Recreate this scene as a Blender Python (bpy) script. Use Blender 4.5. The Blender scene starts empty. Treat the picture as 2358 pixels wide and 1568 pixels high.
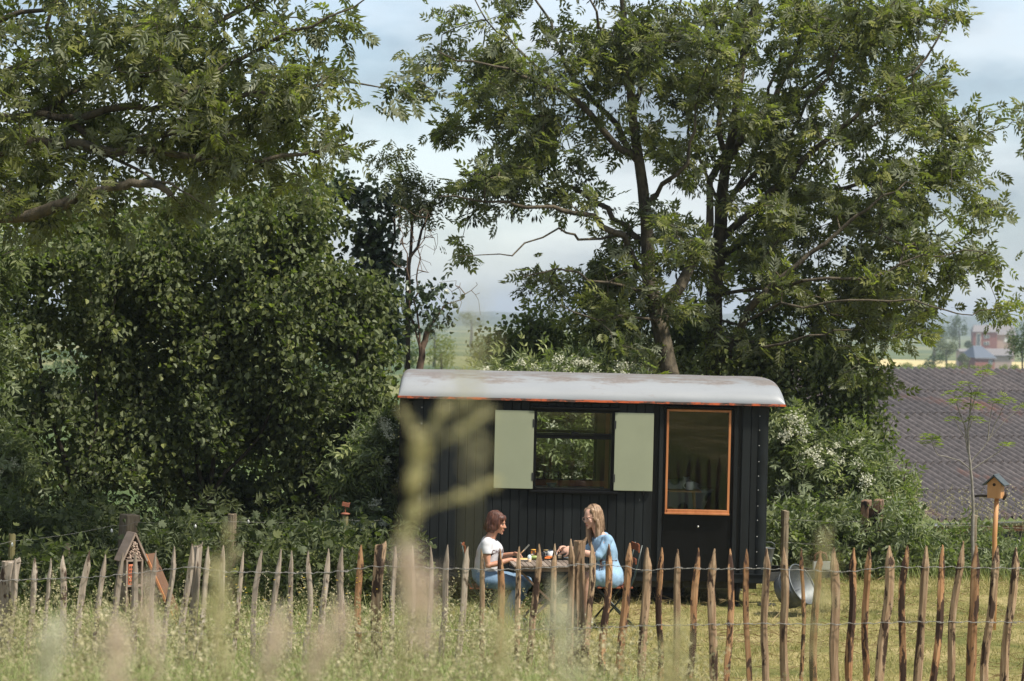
import bpy, bmesh, math, random
import numpy as np
from mathutils import Vector, Matrix, Euler
from mathutils.bvhtree import BVHTree

# ------------------------------------------------------------------ camera, sky, sun, exposure
SC = bpy.context.scene
COL = SC.collection
R = math.radians
FOC = 85.0 / 36.0 * 2358.0          # focal length in units of a 2358 px wide picture
CAM_POS = Vector((0.0, -27.84, 3.3))
cam_data = bpy.data.cameras.new('camera')
cam_data.lens = 85.0; cam_data.sensor_width = 36.0
cam_data.clip_start = 0.1; cam_data.clip_end = 12000.0
cam_data.dof.use_dof = True
cam_data.dof.focus_distance = 27.0
cam_data.dof.aperture_fstop = 3.4
cam = bpy.data.objects.new('camera', cam_data)
COL.objects.link(cam)
CAM_M = Matrix.Translation(CAM_POS) @ Matrix.Rotation(R(90 - 0.556), 4, 'X') @ Matrix.Rotation(R(1.2), 4, 'Z')
cam.matrix_world = CAM_M
SC.camera = cam

SUN_AZ, SUN_EL = R(120), R(57)        # compass angle clockwise from +Y: high on the right, a little to the camera's side
w = bpy.data.worlds.new('World'); SC.world = w; w.use_nodes = True
nt = w.node_tree; nt.nodes.clear()
out = nt.nodes.new('ShaderNodeOutputWorld'); bg = nt.nodes.new('ShaderNodeBackground')
sky = nt.nodes.new('ShaderNodeTexSky'); sky.sky_type = 'NISHITA'; sky.sun_disc = False
sky.sun_elevation = SUN_EL; sky.sun_rotation = SUN_AZ
sky.air_density = 1.0; sky.dust_density = 0.7; sky.ozone_density = 1.6
tc = nt.nodes.new('ShaderNodeTexCoord')
mp = nt.nodes.new('ShaderNodeMapping'); mp.inputs['Scale'].default_value = (1.0, 1.0, 2.6)
mp.inputs['Location'].default_value = (0.37, 0.2, 0.11)
n1 = nt.nodes.new('ShaderNodeTexNoise'); n1.inputs['Scale'].default_value = 5.0
n1.inputs['Detail'].default_value = 6; n1.inputs['Roughness'].default_value = 0.55
n1.inputs['Distortion'].default_value = 0.3
cr = nt.nodes.new('ShaderNodeValToRGB')
cr.color_ramp.elements[0].position = 0.40; cr.color_ramp.elements[0].color = (0.62,)*3 + (1,)
cr.color_ramp.elements[1].position = 0.60; cr.color_ramp.elements[1].color = (0.92,)*3 + (1,)
mix = nt.nodes.new('ShaderNodeMix'); mix.data_type = 'RGBA'
n2 = nt.nodes.new('ShaderNodeTexNoise'); n2.inputs['Scale'].default_value = 9.0; n2.inputs['Detail'].default_value = 5
cc = nt.nodes.new('ShaderNodeValToRGB')      # cloud tops and greyer cloud bellies
cc.color_ramp.elements[0].position = 0.41; cc.color_ramp.elements[0].color = (1.40, 1.68, 1.95, 1)
cc.color_ramp.elements[1].position = 0.60; cc.color_ramp.elements[1].color = (3.1, 3.3, 3.45, 1)
L = nt.links.new
L(tc.outputs['Generated'], mp.inputs['Vector']); L(mp.outputs['Vector'], n1.inputs['Vector']); L(mp.outputs['Vector'], n2.inputs['Vector'])
L(n1.outputs['Fac'], cr.inputs['Fac']); L(n2.outputs['Fac'], cc.inputs['Fac'])
L(cr.outputs['Color'], mix.inputs['Factor']); L(sky.outputs['Color'], mix.inputs['A']); L(cc.outputs['Color'], mix.inputs['B'])
L(mix.outputs['Result'], bg.inputs['Color']); bg.inputs['Strength'].default_value = 0.11
L(bg.outputs['Background'], out.inputs['Surface'])

sun_d = bpy.data.lights.new('sun', 'SUN'); sun_d.energy = 3.1; sun_d.angle = R(5); sun_d.color = (1.0, 0.94, 0.83)
sun = bpy.data.objects.new('sun', sun_d); COL.objects.link(sun)
sdir = Vector((math.sin(SUN_AZ)*math.cos(SUN_EL), math.cos(SUN_AZ)*math.cos(SUN_EL), math.sin(SUN_EL)))
sun.rotation_euler = sdir.to_track_quat('Z', 'Y').to_euler(); sun.location = (8, -20, 30)

SC.view_settings.view_transform = 'Standard'; SC.view_settings.look = 'None'
SC.view_settings.exposure = 1.2; SC.view_settings.gamma = 1.0; SC.view_settings.use_curve_mapping = False
SC.render.engine = 'CYCLES'
SC.cycles.use_denoising = True
SC.cycles.max_bounces = 7; SC.cycles.diffuse_bounces = 3; SC.cycles.glossy_bounces = 3
SC.cycles.transmission_bounces = 5; SC.cycles.transparent_max_bounces = 12; SC.cycles.volume_bounces = 0
SC.cycles.caustics_reflective = False; SC.cycles.caustics_refractive = False

# ------------------------------------------------------------------ helpers
def W(px, py, d):
    """point at depth d (m along the lens axis) seen at (px, py) of a 2358 x 1568 picture"""
    return CAM_M @ Vector(((px - 1179.0) / FOC * d, -(py - 784.0) / FOC * d, -d))

def terrain(x, y):
    x = np.asarray(x, float); y = np.asarray(y, float)
    z = np.zeros(np.broadcast(x, y).shape)
    up = np.clip(-7.5 - y, 0, None)
    z = z + 0.092*np.clip(up, 0, 60) + 0.13*np.clip(up - 30, 0, 25) + 0.03*np.clip(up - 60, 0, 400)
    z = z - 0.010*up*np.clip(x, 0, 6)/6
    dn = np.clip(y - 7.0, 0, None)
    z = z - 3.3*(1 - np.exp(-dn/32.0)) - 5.2*(1 - np.exp(-dn/260.0))
    z = z + 0.03*np.sin(x*1.3 + y*0.7) * np.cos(y*1.1 - x*0.4) * np.exp(-np.abs(y)/60)
    z = z + 0.012*np.clip(x, -8, 8)
    far = np.clip((y - 1400)/2200, 0, 1)
    z = z + far*far*8*(1 + np.sin(x*0.002 + 1)*0.6)
    return z

def TZ(x, y): return float(terrain(x, y))

def link(o, parent=None):
    COL.objects.link(o)
    if parent is not None: o.parent = parent
    return o

def tag(o, label=None, cat=None, group=None, kind=None):
    if label: o['label'] = label
    if cat: o['category'] = cat
    if group: o['group'] = group
    if kind: o['kind'] = kind
    return o

def empty(name, loc=(0, 0, 0), rot=(0, 0, 0)):
    o = bpy.data.objects.new(name, None); o.empty_display_size = 0.2
    o.location = loc; o.rotation_euler = rot
    COL.objects.link(o)
    return o

def np_mesh(name, V, faces, smooth=False, attr=None):
    """faces: list of integer arrays, each (n, 3) or (n, 4)"""
    V = np.asarray(V, np.float32).reshape(-1, 3)
    me = bpy.data.meshes.new(name)
    me.vertices.add(len(V)); me.vertices.foreach_set('co', V.ravel())
    faces = [np.asarray(f, np.int32) for f in faces if len(f)]
    loops = np.concatenate([f.ravel() for f in faces])
    tot = np.concatenate([np.full(len(f), f.shape[1], np.int32) for f in faces])
    st = np.concatenate([[0], np.cumsum(tot)[:-1]]).astype(np.int32)
    me.loops.add(len(loops)); me.loops.foreach_set('vertex_index', loops)
    me.polygons.add(len(tot)); me.polygons.foreach_set('loop_start', st); me.polygons.foreach_set('loop_total', tot)
    me.polygons.foreach_set('use_smooth', np.full(len(tot), bool(smooth)))
    if attr is not None:
        a = me.attributes.new('tint', 'FLOAT', 'POINT'); a.data.foreach_set('value', np.asarray(attr, np.float32))
    me.update(calc_edges=True); me.validate()
    return me

def add(name, me, mat=None, parent=None):
    o = bpy.data.objects.new(name, me)
    if mat is not None:
        me.materials.clear()
        for m in (mat if isinstance(mat, (list, tuple)) else [mat]): me.materials.append(m)
    return link(o, parent)

class MB:
    """collects simple solids and builds them as one mesh object"""
    def __init__(s): s.V = []; s.F = []; s.n = 0
    def raw(s, V, F):
        V = [tuple(v) for v in V]; s.V += V
        s.F += [tuple(i + s.n for i in f) for f in F]; s.n += len(V); return s
    def box(s, c, size, rot=None, taper=None):
        hx, hy, hz = (k*0.5 for k in size)
        P = [Vector((x, y, z)) for z in (-hz, hz) for x, y in ((-hx, -hy), (hx, -hy), (hx, hy), (-hx, hy))]
        if taper:
            for p in P[4:]: p.x *= taper; p.y *= taper
        if rot is not None:
            M = rot if isinstance(rot, Matrix) else Euler(rot).to_matrix()
            P = [M @ p for p in P]
        c = Vector(c); P = [p + c for p in P]
        return s.raw(P, [(0, 3, 2, 1), (4, 5, 6, 7), (0, 1, 5, 4), (1, 2, 6, 5), (2, 3, 7, 6), (3, 0, 4, 7)])
    def bar(s, a, b, wx, wy, up=(0, 0, 1)):
        a = Vector(a); b = Vector(b); z = (b - a); l = z.length; z.normalize()
        x = Vector(up).cross(z)
        if x.length < 1e-4: x = Vector((1, 0, 0))
        x.normalize(); y = z.cross(x)
        M = Matrix((x, y, z)).transposed()
        return s.box((a + b)/2, (wx, wy, l), M)
    def tube(s, pts, rad, n=8, cap=True):
        pts = [Vector(p) for p in pts]
        if not isinstance(rad, (list, tuple)): rad = [rad]*len(pts)
        rings = []; x = None
        for i, p in enumerate(pts):
            t = (pts[min(i+1, len(pts)-1)] - pts[max(i-1, 0)]).normalized()
            if x is None:
                x = t.orthogonal().normalized()
            else:
                x = (x - t*x.dot(t)); x = x.normalized() if x.length > 1e-6 else t.orthogonal().normalized()
            y = t.cross(x)
            rings.append([p + (x*math.cos(k*2*math.pi/n) + y*math.sin(k*2*math.pi/n))*rad[i] for k in range(n)])
        V = [v for r_ in rings for v in r_]; F = []
        for i in range(len(pts)-1):
            for k in range(n):
                F.append((i*n+k, i*n+(k+1) % n, (i+1)*n+(k+1) % n, (i+1)*n+k))
        if cap:
            F.append(tuple(range(n-1, -1, -1))); F.append(tuple((len(pts)-1)*n + k for k in range(n)))
        return s.raw(V, F)
    def lathe(s, prof, c=(0, 0, 0), n=20, rot=None, closed=False):
        V = []; F = []; c = Vector(c)
        for r_, z in prof:
            for k in range(n):
                p = Vector((r_*math.cos(k*2*math.pi/n), r_*math.sin(k*2*math.pi/n), z))
                if rot is not None: p = rot @ p
                V.append(p + c)
        m = len(prof)
        for i in range(m-1):
            for k in range(n): F.append((i*n+k, i*n+(k+1) % n, (i+1)*n+(k+1) % n, (i+1)*n+k))
        if closed:
            F.append(tuple(range(n-1, -1, -1))); F.append(tuple((m-1)*n+k for k in range(n)))
        return s.raw(V, F)
    def ell(s, c, r_, n=14, m=9, rot=None):
        V = []; F = []; c = Vector(c)
        for i in range(m+1):
            th = math.pi*i/m
            for k in range(n):
                ph = 2*math.pi*k/n
                p = Vector((r_[0]*math.sin(th)*math.cos(ph), r_[1]*math.sin(th)*math.sin(ph), -r_[2]*math.cos(th)))
                if rot is not None: p = rot @ p
                V.append(p + c)
        for i in range(m):
            for k in range(n): F.append((i*n+k, i*n+(k+1) % n, (i+1)*n+(k+1) % n, (i+1)*n+k))
        return s.raw(V, F)
    def eloft(s, rings, n=24):
        """body section through horizontal ellipses (centre, rx, ry), closed at both ends"""
        V = []; F = []
        for c, rx, ry in rings:
            for k in range(n): V.append((c[0] + rx*math.cos(k*2*math.pi/n), c[1] + ry*math.sin(k*2*math.pi/n), c[2]))
        for i in range(len(rings)-1):
            for k in range(n): F.append((i*n+k, i*n+(k+1) % n, (i+1)*n+(k+1) % n, (i+1)*n+k))
        F.append(tuple(range(n-1, -1, -1))); F.append(tuple((len(rings)-1)*n+k for k in range(n)))
        return s.raw(V, F)
    def mesh(s, name, smooth=False):
        me = bpy.data.meshes.new(name); me.from_pydata(s.V, [], s.F); me.validate()
        bm = bmesh.new(); bm.from_mesh(me)
        bmesh.ops.remove_doubles(bm, verts=bm.verts, dist=1e-5)
        bmesh.ops.recalc_face_normals(bm, faces=bm.faces)
        bm.to_mesh(me); bm.free()
        if smooth: me.polygons.foreach_set('use_smooth', [True]*len(me.polygons))
        me.update(); return me
    def build(s, name, mat, parent=None, smooth=False, bevel=0):
        o = add(name, s.mesh(name, smooth), mat, parent)
        if bevel:
            b = o.modifiers.new('bevel', 'BEVEL'); b.width = bevel; b.segments = 2; b.limit_method = 'ANGLE'
        return o

# ------------------------------------------------------------------ materials
def new_mat(name):
    m = bpy.data.materials.new(name); m.use_nodes = True
    t = m.node_tree; t.nodes.clear()
    o = t.nodes.new('ShaderNodeOutputMaterial'); b = t.nodes.new('ShaderNodeBsdfPrincipled')
    t.links.new(b.outputs[0], o.inputs['Surface'])
    return m, t, b, o

def ramp(t, stops, fac=None):
    r_ = t.nodes.new('ShaderNodeValToRGB'); e = r_.color_ramp.elements
    while len(e) < len(stops): e.new(0.5)
    for k, (p, c) in enumerate(stops):
        e[k].position = p; e[k].color = (c[0], c[1], c[2], 1)
    if fac is not None: t.links.new(fac, r_.inputs['Fac'])
    return r_

def noise(t, scale, detail=4, rough=0.55, stretch=None, coord='Object', dist=0.0):
    c = t.nodes.new('ShaderNodeTexCoord'); m = t.nodes.new('ShaderNodeMapping')
    m.inputs['Scale'].default_value = stretch or (1, 1, 1)
    n = t.nodes.new('ShaderNodeTexNoise'); n.inputs['Scale'].default_value = scale
    n.inputs['Detail'].default_value = detail; n.inputs['Roughness'].default_value = rough
    n.inputs['Distortion'].default_value = dist
    if coord == 'World':
        g_ = t.nodes.new('ShaderNodeNewGeometry'); t.links.new(g_.outputs['Position'], m.inputs['Vector'])
    else: t.links.new(c.outputs[coord], m.inputs['Vector'])
    t.links.new(m.outputs['Vector'], n.inputs['Vector'])
    return n

def mixc(t, fac, a, b, mode='MIX'):
    m = t.nodes.new('ShaderNodeMix'); m.data_type = 'RGBA'; m.blend_type = mode
    for v, k in ((fac, 'Factor'), (a, 'A'), (b, 'B')):
        if isinstance(v, (int, float)): m.inputs[k].default_value = v
        elif isinstance(v, (tuple, list)): m.inputs[k].default_value = (v[0], v[1], v[2], 1)
        else: t.links.new(v, m.inputs[k])
    return m.outputs['Result']

def bump(t, b, h, strength=0.3, dist=0.01):
    n = t.nodes.new('ShaderNodeBump'); n.inputs['Strength'].default_value = strength; n.inputs['Distance'].default_value = dist
    t.links.new(h, n.inputs['Height']); t.links.new(n.outputs['Normal'], b.inputs['Normal'])

def simple(name, c1, c2=None, rough=0.6, scale=6, stretch=None, bmp=0.0, metal=0.0, detail=5, spec=0.5, lo=0.35, hi=0.65, bd=0.01):
    m, t, b, o = new_mat(name)
    b.inputs['Roughness'].default_value = rough; b.inputs['Metallic'].default_value = metal
    b.inputs['Specular IOR Level'].default_value = spec
    if c2 is None:
        b.inputs['Base Color'].default_value = (*c1, 1)
    else:
        n = noise(t, scale, detail, 0.6, stretch)
        r_ = ramp(t, [(lo, c1), (hi, c2)], n.outputs['Fac'])
        t.links.new(r_.outputs['Color'], b.inputs['Base Color'])
        if bmp: bump(t, b, n.outputs['Fac'], bmp, bd)
    return m

def leaf_mat(name, dark, mid, light, under=None, trans=0.35, gloss=0.45, rough=0.42, tcol=None):
    """two-sided leaf: tint varies leaf by leaf, pale underside, light passes through"""
    m, t, b, o = new_mat(name)
    a = t.nodes.new('ShaderNodeAttribute'); a.attribute_name = 'tint'
    r_ = ramp(t, [(0.0, dark), (0.55, mid), (1.0, light)], a.outputs['Fac'])
    col = r_.outputs['Color']
    if under:
        g = t.nodes.new('ShaderNodeNewGeometry')
        col = mixc(t, g.outputs['Backfacing'], col, under)
    t.links.new(col, b.inputs['Base Color'])
    b.inputs['Roughness'].default_value = rough; b.inputs['Specular IOR Level'].default_value = gloss
    tr = t.nodes.new('ShaderNodeBsdfTranslucent')
    tcm = mixc(t, 1.0, r_.outputs['Color'], tcol or (1.5, 1.9, 0.7), 'MULTIPLY')
    t.links.new(tcm, tr.inputs['Color'])
    ms = t.nodes.new('ShaderNodeMixShader'); ms.inputs[0].default_value = trans
    t.links.new(b.outputs[0], ms.inputs[1]); t.links.new(tr.outputs[0], ms.inputs[2])
    t.links.new(ms.outputs[0], o.inputs['Surface'])
    return m

def glass_mat(name, tint=(0.95, 0.97, 0.96), refl=1.0):
    """thin pane: clear, with the mirror share rising at grazing angles"""
    m, t, b, o = new_mat(name); t.nodes.remove(b)
    tr = t.nodes.new('ShaderNodeBsdfTransparent'); tr.inputs['Color'].default_value = (*tint, 1)
    gl = t.nodes.new('ShaderNodeBsdfGlossy'); gl.inputs['Roughness'].default_value = 0.01
    lw = t.nodes.new('ShaderNodeFresnel'); lw.inputs['IOR'].default_value = 1.5
    mm = t.nodes.new('ShaderNodeMath'); mm.operation = 'MULTIPLY'; mm.inputs[1].default_value = refl
    t.links.new(lw.outputs[0], mm.inputs[0])
    ms = t.nodes.new('ShaderNodeMixShader')
    t.links.new(mm.outputs[0], ms.inputs[0]); t.links.new(tr.outputs[0], ms.inputs[1]); t.links.new(gl.outputs[0], ms.inputs[2])
    t.links.new(ms.outputs[0], o.inputs['Surface'])
    return m
# ------------------------------------------------------------------ terrain
def ground_material():
    m, t, b, o = new_mat('meadow_soil')
    g = t.nodes.new('ShaderNodeNewGeometry')
    sx = t.nodes.new('ShaderNodeSeparateXYZ'); t.links.new(g.outputs['Position'], sx.inputs[0])
    n = noise(t, 0.9, 6, 0.65); n2 = noise(t, 14, 5, 0.7); n3 = noise(t, 0.012, 5, 0.6)
    near = ramp(t, [(0.34, (0.10, 0.11, 0.035)), (0.50, (0.20, 0.18, 0.07)), (0.66, (0.33, 0.27, 0.14))], n.outputs['Fac'])
    fine = ramp(t, [(0.3, (0.55, 0.58, 0.5)), (0.7, (1.3, 1.25, 1.2))], n2.outputs['Fac'])
    nearc = mixc(t, 0.8, near.outputs['Color'], fine.outputs['Color'], 'MULTIPLY')
    farc = ramp(t, [(0.40, (0.055, 0.085, 0.028)), (0.5, (0.10, 0.125, 0.040)), (0.6, (0.20, 0.19, 0.075))], n3.outputs['Fac'])
    mr = t.nodes.new('ShaderNodeMapRange'); mr.inputs['From Min'].default_value = 8; mr.inputs['From Max'].default_value = 40
    t.links.new(sx.outputs['Y'], mr.inputs['Value'])
    c = mixc(t, mr.outputs['Result'], nearc, farc.outputs['Color'])
    t.links.new(c, b.inputs['Base Color']); b.inputs['Roughness'].default_value = 0.95
    b.inputs['Specular IOR Level'].default_value = 0.1
    bump(t, b, n2.outputs['Fac'], 0.6, 0.03)
    return m

xs = np.unique(np.concatenate([np.linspace(-14, 14, 71), np.linspace(-60, 60, 61), np.linspace(-400, 400, 41), np.linspace(-5000, 5000, 41)]))
ys = np.unique(np.concatenate([np.linspace(-40, 12, 131), np.linspace(-90, 80, 80), np.linspace(-400, 600, 60), np.linspace(-1500, 6000, 50)]))
gx, gy = np.meshgrid(xs, ys); gz = terrain(gx, gy)
nx, ny = len(xs), len(ys)
idx = np.arange(nx*ny).reshape(ny, nx)
gf = np.stack([idx[:-1, :-1], idx[:-1, 1:], idx[1:, 1:], idx[1:, :-1]], -1).reshape(-1, 4)
ground = add('ground', np_mesh('ground', np.stack([gx, gy, gz], -1), [gf], True), ground_material())
tag(ground, 'grassy hillside sloping down past the wagon into the valley', 'ground', kind='structure')

# ripe field far down the valley
def field(name, x0, x1, y0, y1, mat, label):
    X, Y = np.meshgrid(np.linspace(x0, x1, 30), np.linspace(y0, y1, 30)); Z = terrain(X, Y) + 0.25
    i = np.arange(900).reshape(30, 30)
    f = np.stack([i[:-1, :-1], i[:-1, 1:], i[1:, 1:], i[1:, :-1]], -1).reshape(-1, 4)
    o = add(name, np_mesh(name, np.stack([X, Y, Z], -1), [f], True), mat)
    return tag(o, label, 'field', kind='structure')
field('field', 78, 230, 620, 760, simple('ripe_crop', (0.45, 0.36, 0.15), (0.55, 0.45, 0.20), 0.95, 0.05), 'pale yellow ripe crop field far down the valley')

# wooded ridge along the horizon: layered hills, each a solid mass
def hill(y, h0, amp, seed, label, thick=500):
    rng = np.random.RandomState(seed)
    n = 500; X = np.linspace(-1600, 1600, n); prof = np.zeros(n)
    for k in range(1, 6): prof += amp/k*np.sin(X*0.0022*k + rng.rand()*6.28)
    prof += np.convolve(rng.rand(n), np.ones(3)/3, 'same')*5 + np.convolve(rng.rand(n), np.ones(15)/15, 'same')*8
    top = h0 + prof
    rows = [(0, -25), (60, 0.55), (150, 0.9), (230, 1.0), (thick, 0.8), (thick+200, -25)]
    V = []
    for dy, k in rows:
        zz = np.full(n, -25.0) if k == -25 else -12 + (top + 12)*k
        if 0 < k < 1: zz = zz + rng.rand(n)*3
        V.append(np.stack([X, np.full(n, y + dy), zz], -1))
    V = np.concatenate(V); i = np.arange(len(rows)*n).reshape(len(rows), n)
    f = np.stack([i[:-1, :-1], i[:-1, 1:], i[1:, 1:], i[1:, :-1]], -1).reshape(-1, 4)
    o = add('hill', np_mesh('hill', V, [f]), M_FOREST)
    return tag(o, label, 'hill', kind='structure')
M_FOREST = simple('woodland', (0.022, 0.035, 0.014), (0.06, 0.08, 0.03), 0.95, 0.06, bmp=0.8, bd=3.0)
hill(2300, -3, 1.5, 3, 'low wooded rise in front of the blue ridge')
hill(3300, 8.5, 4, 8, 'long blue wooded ridge on the horizon')
# ------------------------------------------------------------------ the wagon
rnd = random.Random(11)
WL, WD = 4.138, 2.08
WAG_O = Vector((-1.100, -0.26, 0.0))
wagon = empty('caravan_wagon', WAG_O, (0, R(0.12), R(0.7))); wagon.scale = (0.976, 1, 1)
tag(wagon, 'black plank-clad caravan wagon with rounded white roof and pale green shutters', 'caravan')
WAG_M = Matrix.Translation(WAG_O) @ Euler((0, R(0.12), R(0.7))).to_matrix().to_4x4() @ Matrix.Diagonal((0.976, 1, 1, 1))
def WG(s, t, z): return WAG_M @ Vector((s, t, z))

def black_paint(name, c, rough):
    m, t, b, o = new_mat(name)
    n = noise(t, 9, 6, 0.65, (1, 1, 0.12), 'World'); n2 = noise(t, 60, 3, 0.6, (1, 1, 0.2), 'World')
    info = t.nodes.new('ShaderNodeObjectInfo')
    r_ = ramp(t, [(0.3, tuple(k*0.75 for k in c)), (0.7, tuple(k*1.25 for k in c))], n.outputs['Fac'])
    v = ramp(t, [(0, (0.82,)*3), (1, (1.18,)*3)], info.outputs['Random'])
    c2 = mixc(t, 1.0, r_.outputs['Color'], v.outputs['Color'], 'MULTIPLY')
    sp = ramp(t, [(0.765, (0, 0, 0)), (0.80, (0.5,)*3)], noise(t, 26, 2, 0.5, (1, 1, 0.35), 'World').outputs['Fac'])
    c3 = mixc(t, sp.outputs['Color'], c2, (0.30, 0.30, 0.29))
    t.links.new(c3, b.inputs['Base Color']); b.inputs['Roughness'].default_value = rough
    b.inputs['Specular IOR Level'].default_value = 0.22
    bump(t, b, n2.outputs['Fac'], 0.25, 0.004)
    return m
M_PLANK = black_paint('black_stained_plank', (0.0115, 0.0135, 0.0142), 0.5)
M_BLACK = black_paint('black_gloss_paint', (0.003, 0.003, 0.003), 0.4)
M_TRIM = black_paint('dark_sheet_metal', (0.012, 0.0145, 0.016), 0.40)
M_STEEL = simple('black_steel', (0.02, 0.022, 0.024), (0.05, 0.05, 0.05), 0.45, 12, metal=0.3)
M_RIVET = simple('bare_rivet_metal', (0.5, 0.5, 0.5), rough=0.35, metal=0.8)
M_INT = simple('varnished_interior_wood', (0.085, 0.055, 0.022), (0.15, 0.10, 0.045), 0.5, 5, (1, 1, 0.1), lo=.3, hi=.7)
M_INTDARK = simple('dark_interior', (0.03, 0.025, 0.018), (0.05, 0.04, 0.03), 0.7, 5)
M_ORANGEWOOD = simple('oiled_orange_wood', (0.36, 0.125, 0.042), (0.50, 0.20, 0.075), 0.45, 8, (1, 1, 0.15), bmp=0.1)
M_SAGE = simple('sage_green_paint', (0.265, 0.285, 0.195), (0.285, 0.305, 0.21), 0.55, 3, bmp=0.05)
M_GLASS = glass_mat('window_glass', refl=0.85)
M_RUBBER = simple('tyre_rubber', (0.012, 0.012, 0.012), rough=0.8)

def roof_mat():
    m, t, b, o = new_mat('weathered_white_roof')
    c = t.nodes.new('ShaderNodeTexCoord'); s = t.nodes.new('ShaderNodeSeparateXYZ')
    t.links.new(c.outputs['Object'], s.inputs[0])
    n = noise(t, 3.4, 8, 0.72, (0.8, 2.2, 1)); n2 = noise(t, 1.3, 5, 0.6, (0.35, 1, 3)); n3 = noise(t, 30, 4, 0.6)
    mr = t.nodes.new('ShaderNodeMapRange')
    mr.inputs['From Min'].default_value = 2.53; mr.inputs['From Max'].default_value = 2.60
    t.links.new(s.outputs['Z'], mr.inputs['Value'])
    mul = t.nodes.new('ShaderNodeMath'); mul.operation = 'MULTIPLY_ADD'; mul.inputs[1].default_value = 0.22
    t.links.new(mr.outputs['Result'], mul.inputs[0]); t.links.new(n.outputs['Fac'], mul.inputs[2])
    st = ramp(t, [(0.62, (0, 0, 0)), (0.74, (0.8,)*3)], mul.outputs[0])
    base = ramp(t, [(0.3, (0.225, 0.238, 0.255)), (0.7, (0.275, 0.285, 0.297))], n2.outputs['Fac'])
    dirt = ramp(t, [(0.35, (0.13, 0.10, 0.085)), (0.65, (0.22, 0.19, 0.175))], n3.outputs['Fac'])
    c1 = mixc(t, st.outputs['Color'], base.outputs['Color'], dirt.outputs['Color'])
    drip = ramp(t, [(0.62, (1, 1, 1)), (0.8, (0.80, 0.78, 0.75))], noise(t, 16, 4, 0.6, (1, 1, 0.12)).outputs['Fac'])
    c1 = mixc(t, 0.7, c1, drip.outputs['Color'], 'MULTIPLY')
    t.links.new(c1, b.inputs['Base Color']); b.inputs['Roughness'].default_value = 0.42
    bump(t, b, n2.outputs['Fac'], 0.15, 0.02)
    return m
def rim_mat():
    m, t, b, o = new_mat('flaking_orange_rim')
    n = noise(t, 4.5, 7, 0.75, (1, 1, 2.5))
    r_ = ramp(t, [(0.36, (0.035, 0.022, 0.02)), (0.47, (0.10, 0.05, 0.035)), (0.53, (0.52, 0.10, 0.03)), (0.7, (0.62, 0.13, 0.035)), (0.8, (0.05, 0.03, 0.03))], n.outputs['Fac'])
    t.links.new(r_.outputs['Color'], b.inputs['Base Color']); b.inputs['Roughness'].default_value = 0.7
    bump(t, b, n.outputs['Fac'], 0.5, 0.01)
    return m

# roof shell
ROH, ROF = 0.19, 0.10
def roof_z(s, t):
    a = abs((s - WL/2)/(WL/2 + ROH)); c = abs((t - WD/2)/(WD/2 + ROF))
    a = min(a, 1.0); c = min(c, 1.0)
    e_ = 44 if s > WL/2 else 90
    return 2.375 + (0.255*(max(0, 1 - c**4.5))**0.56 + 0.03*(1 - c*c))*(max(0, 1 - a**e_))**0.42
def spread(n, p):
    u = np.linspace(-1, 1, n); return np.sign(u)*(1 - (1 - np.abs(u))**p)
us = WL/2 + (WL/2 + ROH)*spread(81, 3.2); ts = WD/2 + (WD/2 + ROF)*spread(41, 2.6)
V = []; F = []
for t_ in ts:
    for s_ in us: V.append((s_, t_, roof_z(s_, t_) + 0.0025*math.sin(s_*7+t_*3)))
n_u, n_t = len(us), len(ts)
for i in range(n_t-1):
    for j in range(n_u-1): F.append((i*n_u+j, i*n_u+j+1, (i+1)*n_u+j+1, (i+1)*n_u+j))
mb = MB(); mb.raw(V, F)
roof = mb.build('roof', roof_mat(), wagon, True)
mb = MB()   # rolled rim round the eaves
e = 0.006
x0, x1, y0, y1 = -ROH - e, WL + ROH + e, -ROF - e, WD + ROF + e
nseg = 40
front = [(x0 + (x1-x0)*k/nseg, y0, 2.366 + 0.0012*math.sin(k*1.7) + 0.001*math.sin(k*4.1)) for k in range(nseg+1)]
side = [(x1, y0 + (y1-y0)*k/6, 2.366) for k in range(1, 7)]
back = [(x1 + (x0-x1)*k/8, y1, 2.366) for k in range(1, 9)]
left = [(x0, y1 + (y0-y1)*k/6, 2.366) for k in range(1, 6)]
loop = front + side + back + left; nl = len(loop)
Vr = []; cx, cy = WL/2, WD/2
for p in loop:
    ix = p[0] + (0.016 if p[0] < cx else -0.016)*(1 if abs(p[0]-cx) > WL/2+ROH-0.02 else 0); iy = p[1] + (0.016 if p[1] < cy else -0.016)*(1 if abs(p[1]-cy) > WD/2+ROF-0.02 else 0)
    Vr += [(p[0], p[1], p[2]+0.013), (p[0], p[1], p[2]-0.012), (ix, iy, p[2]-0.012), (ix, iy, p[2]+0.013)]
Fr = []
for k in range(nl):
    a, b_ = k*4, ((k+1) % nl)*4
    for q in range(4): Fr.append((a+q, b_+q, b_+(q+1) % 4, a+(q+1) % 4))
mb.raw(Vr, Fr); mb.build('rim', rim_mat(), roof)
MB().box((WL/2, WD/2, 2.352), (WL+2*ROH-0.04, WD+2*ROF-0.04, 0.012)).build('soffit', M_BLACK, roof)

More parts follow.
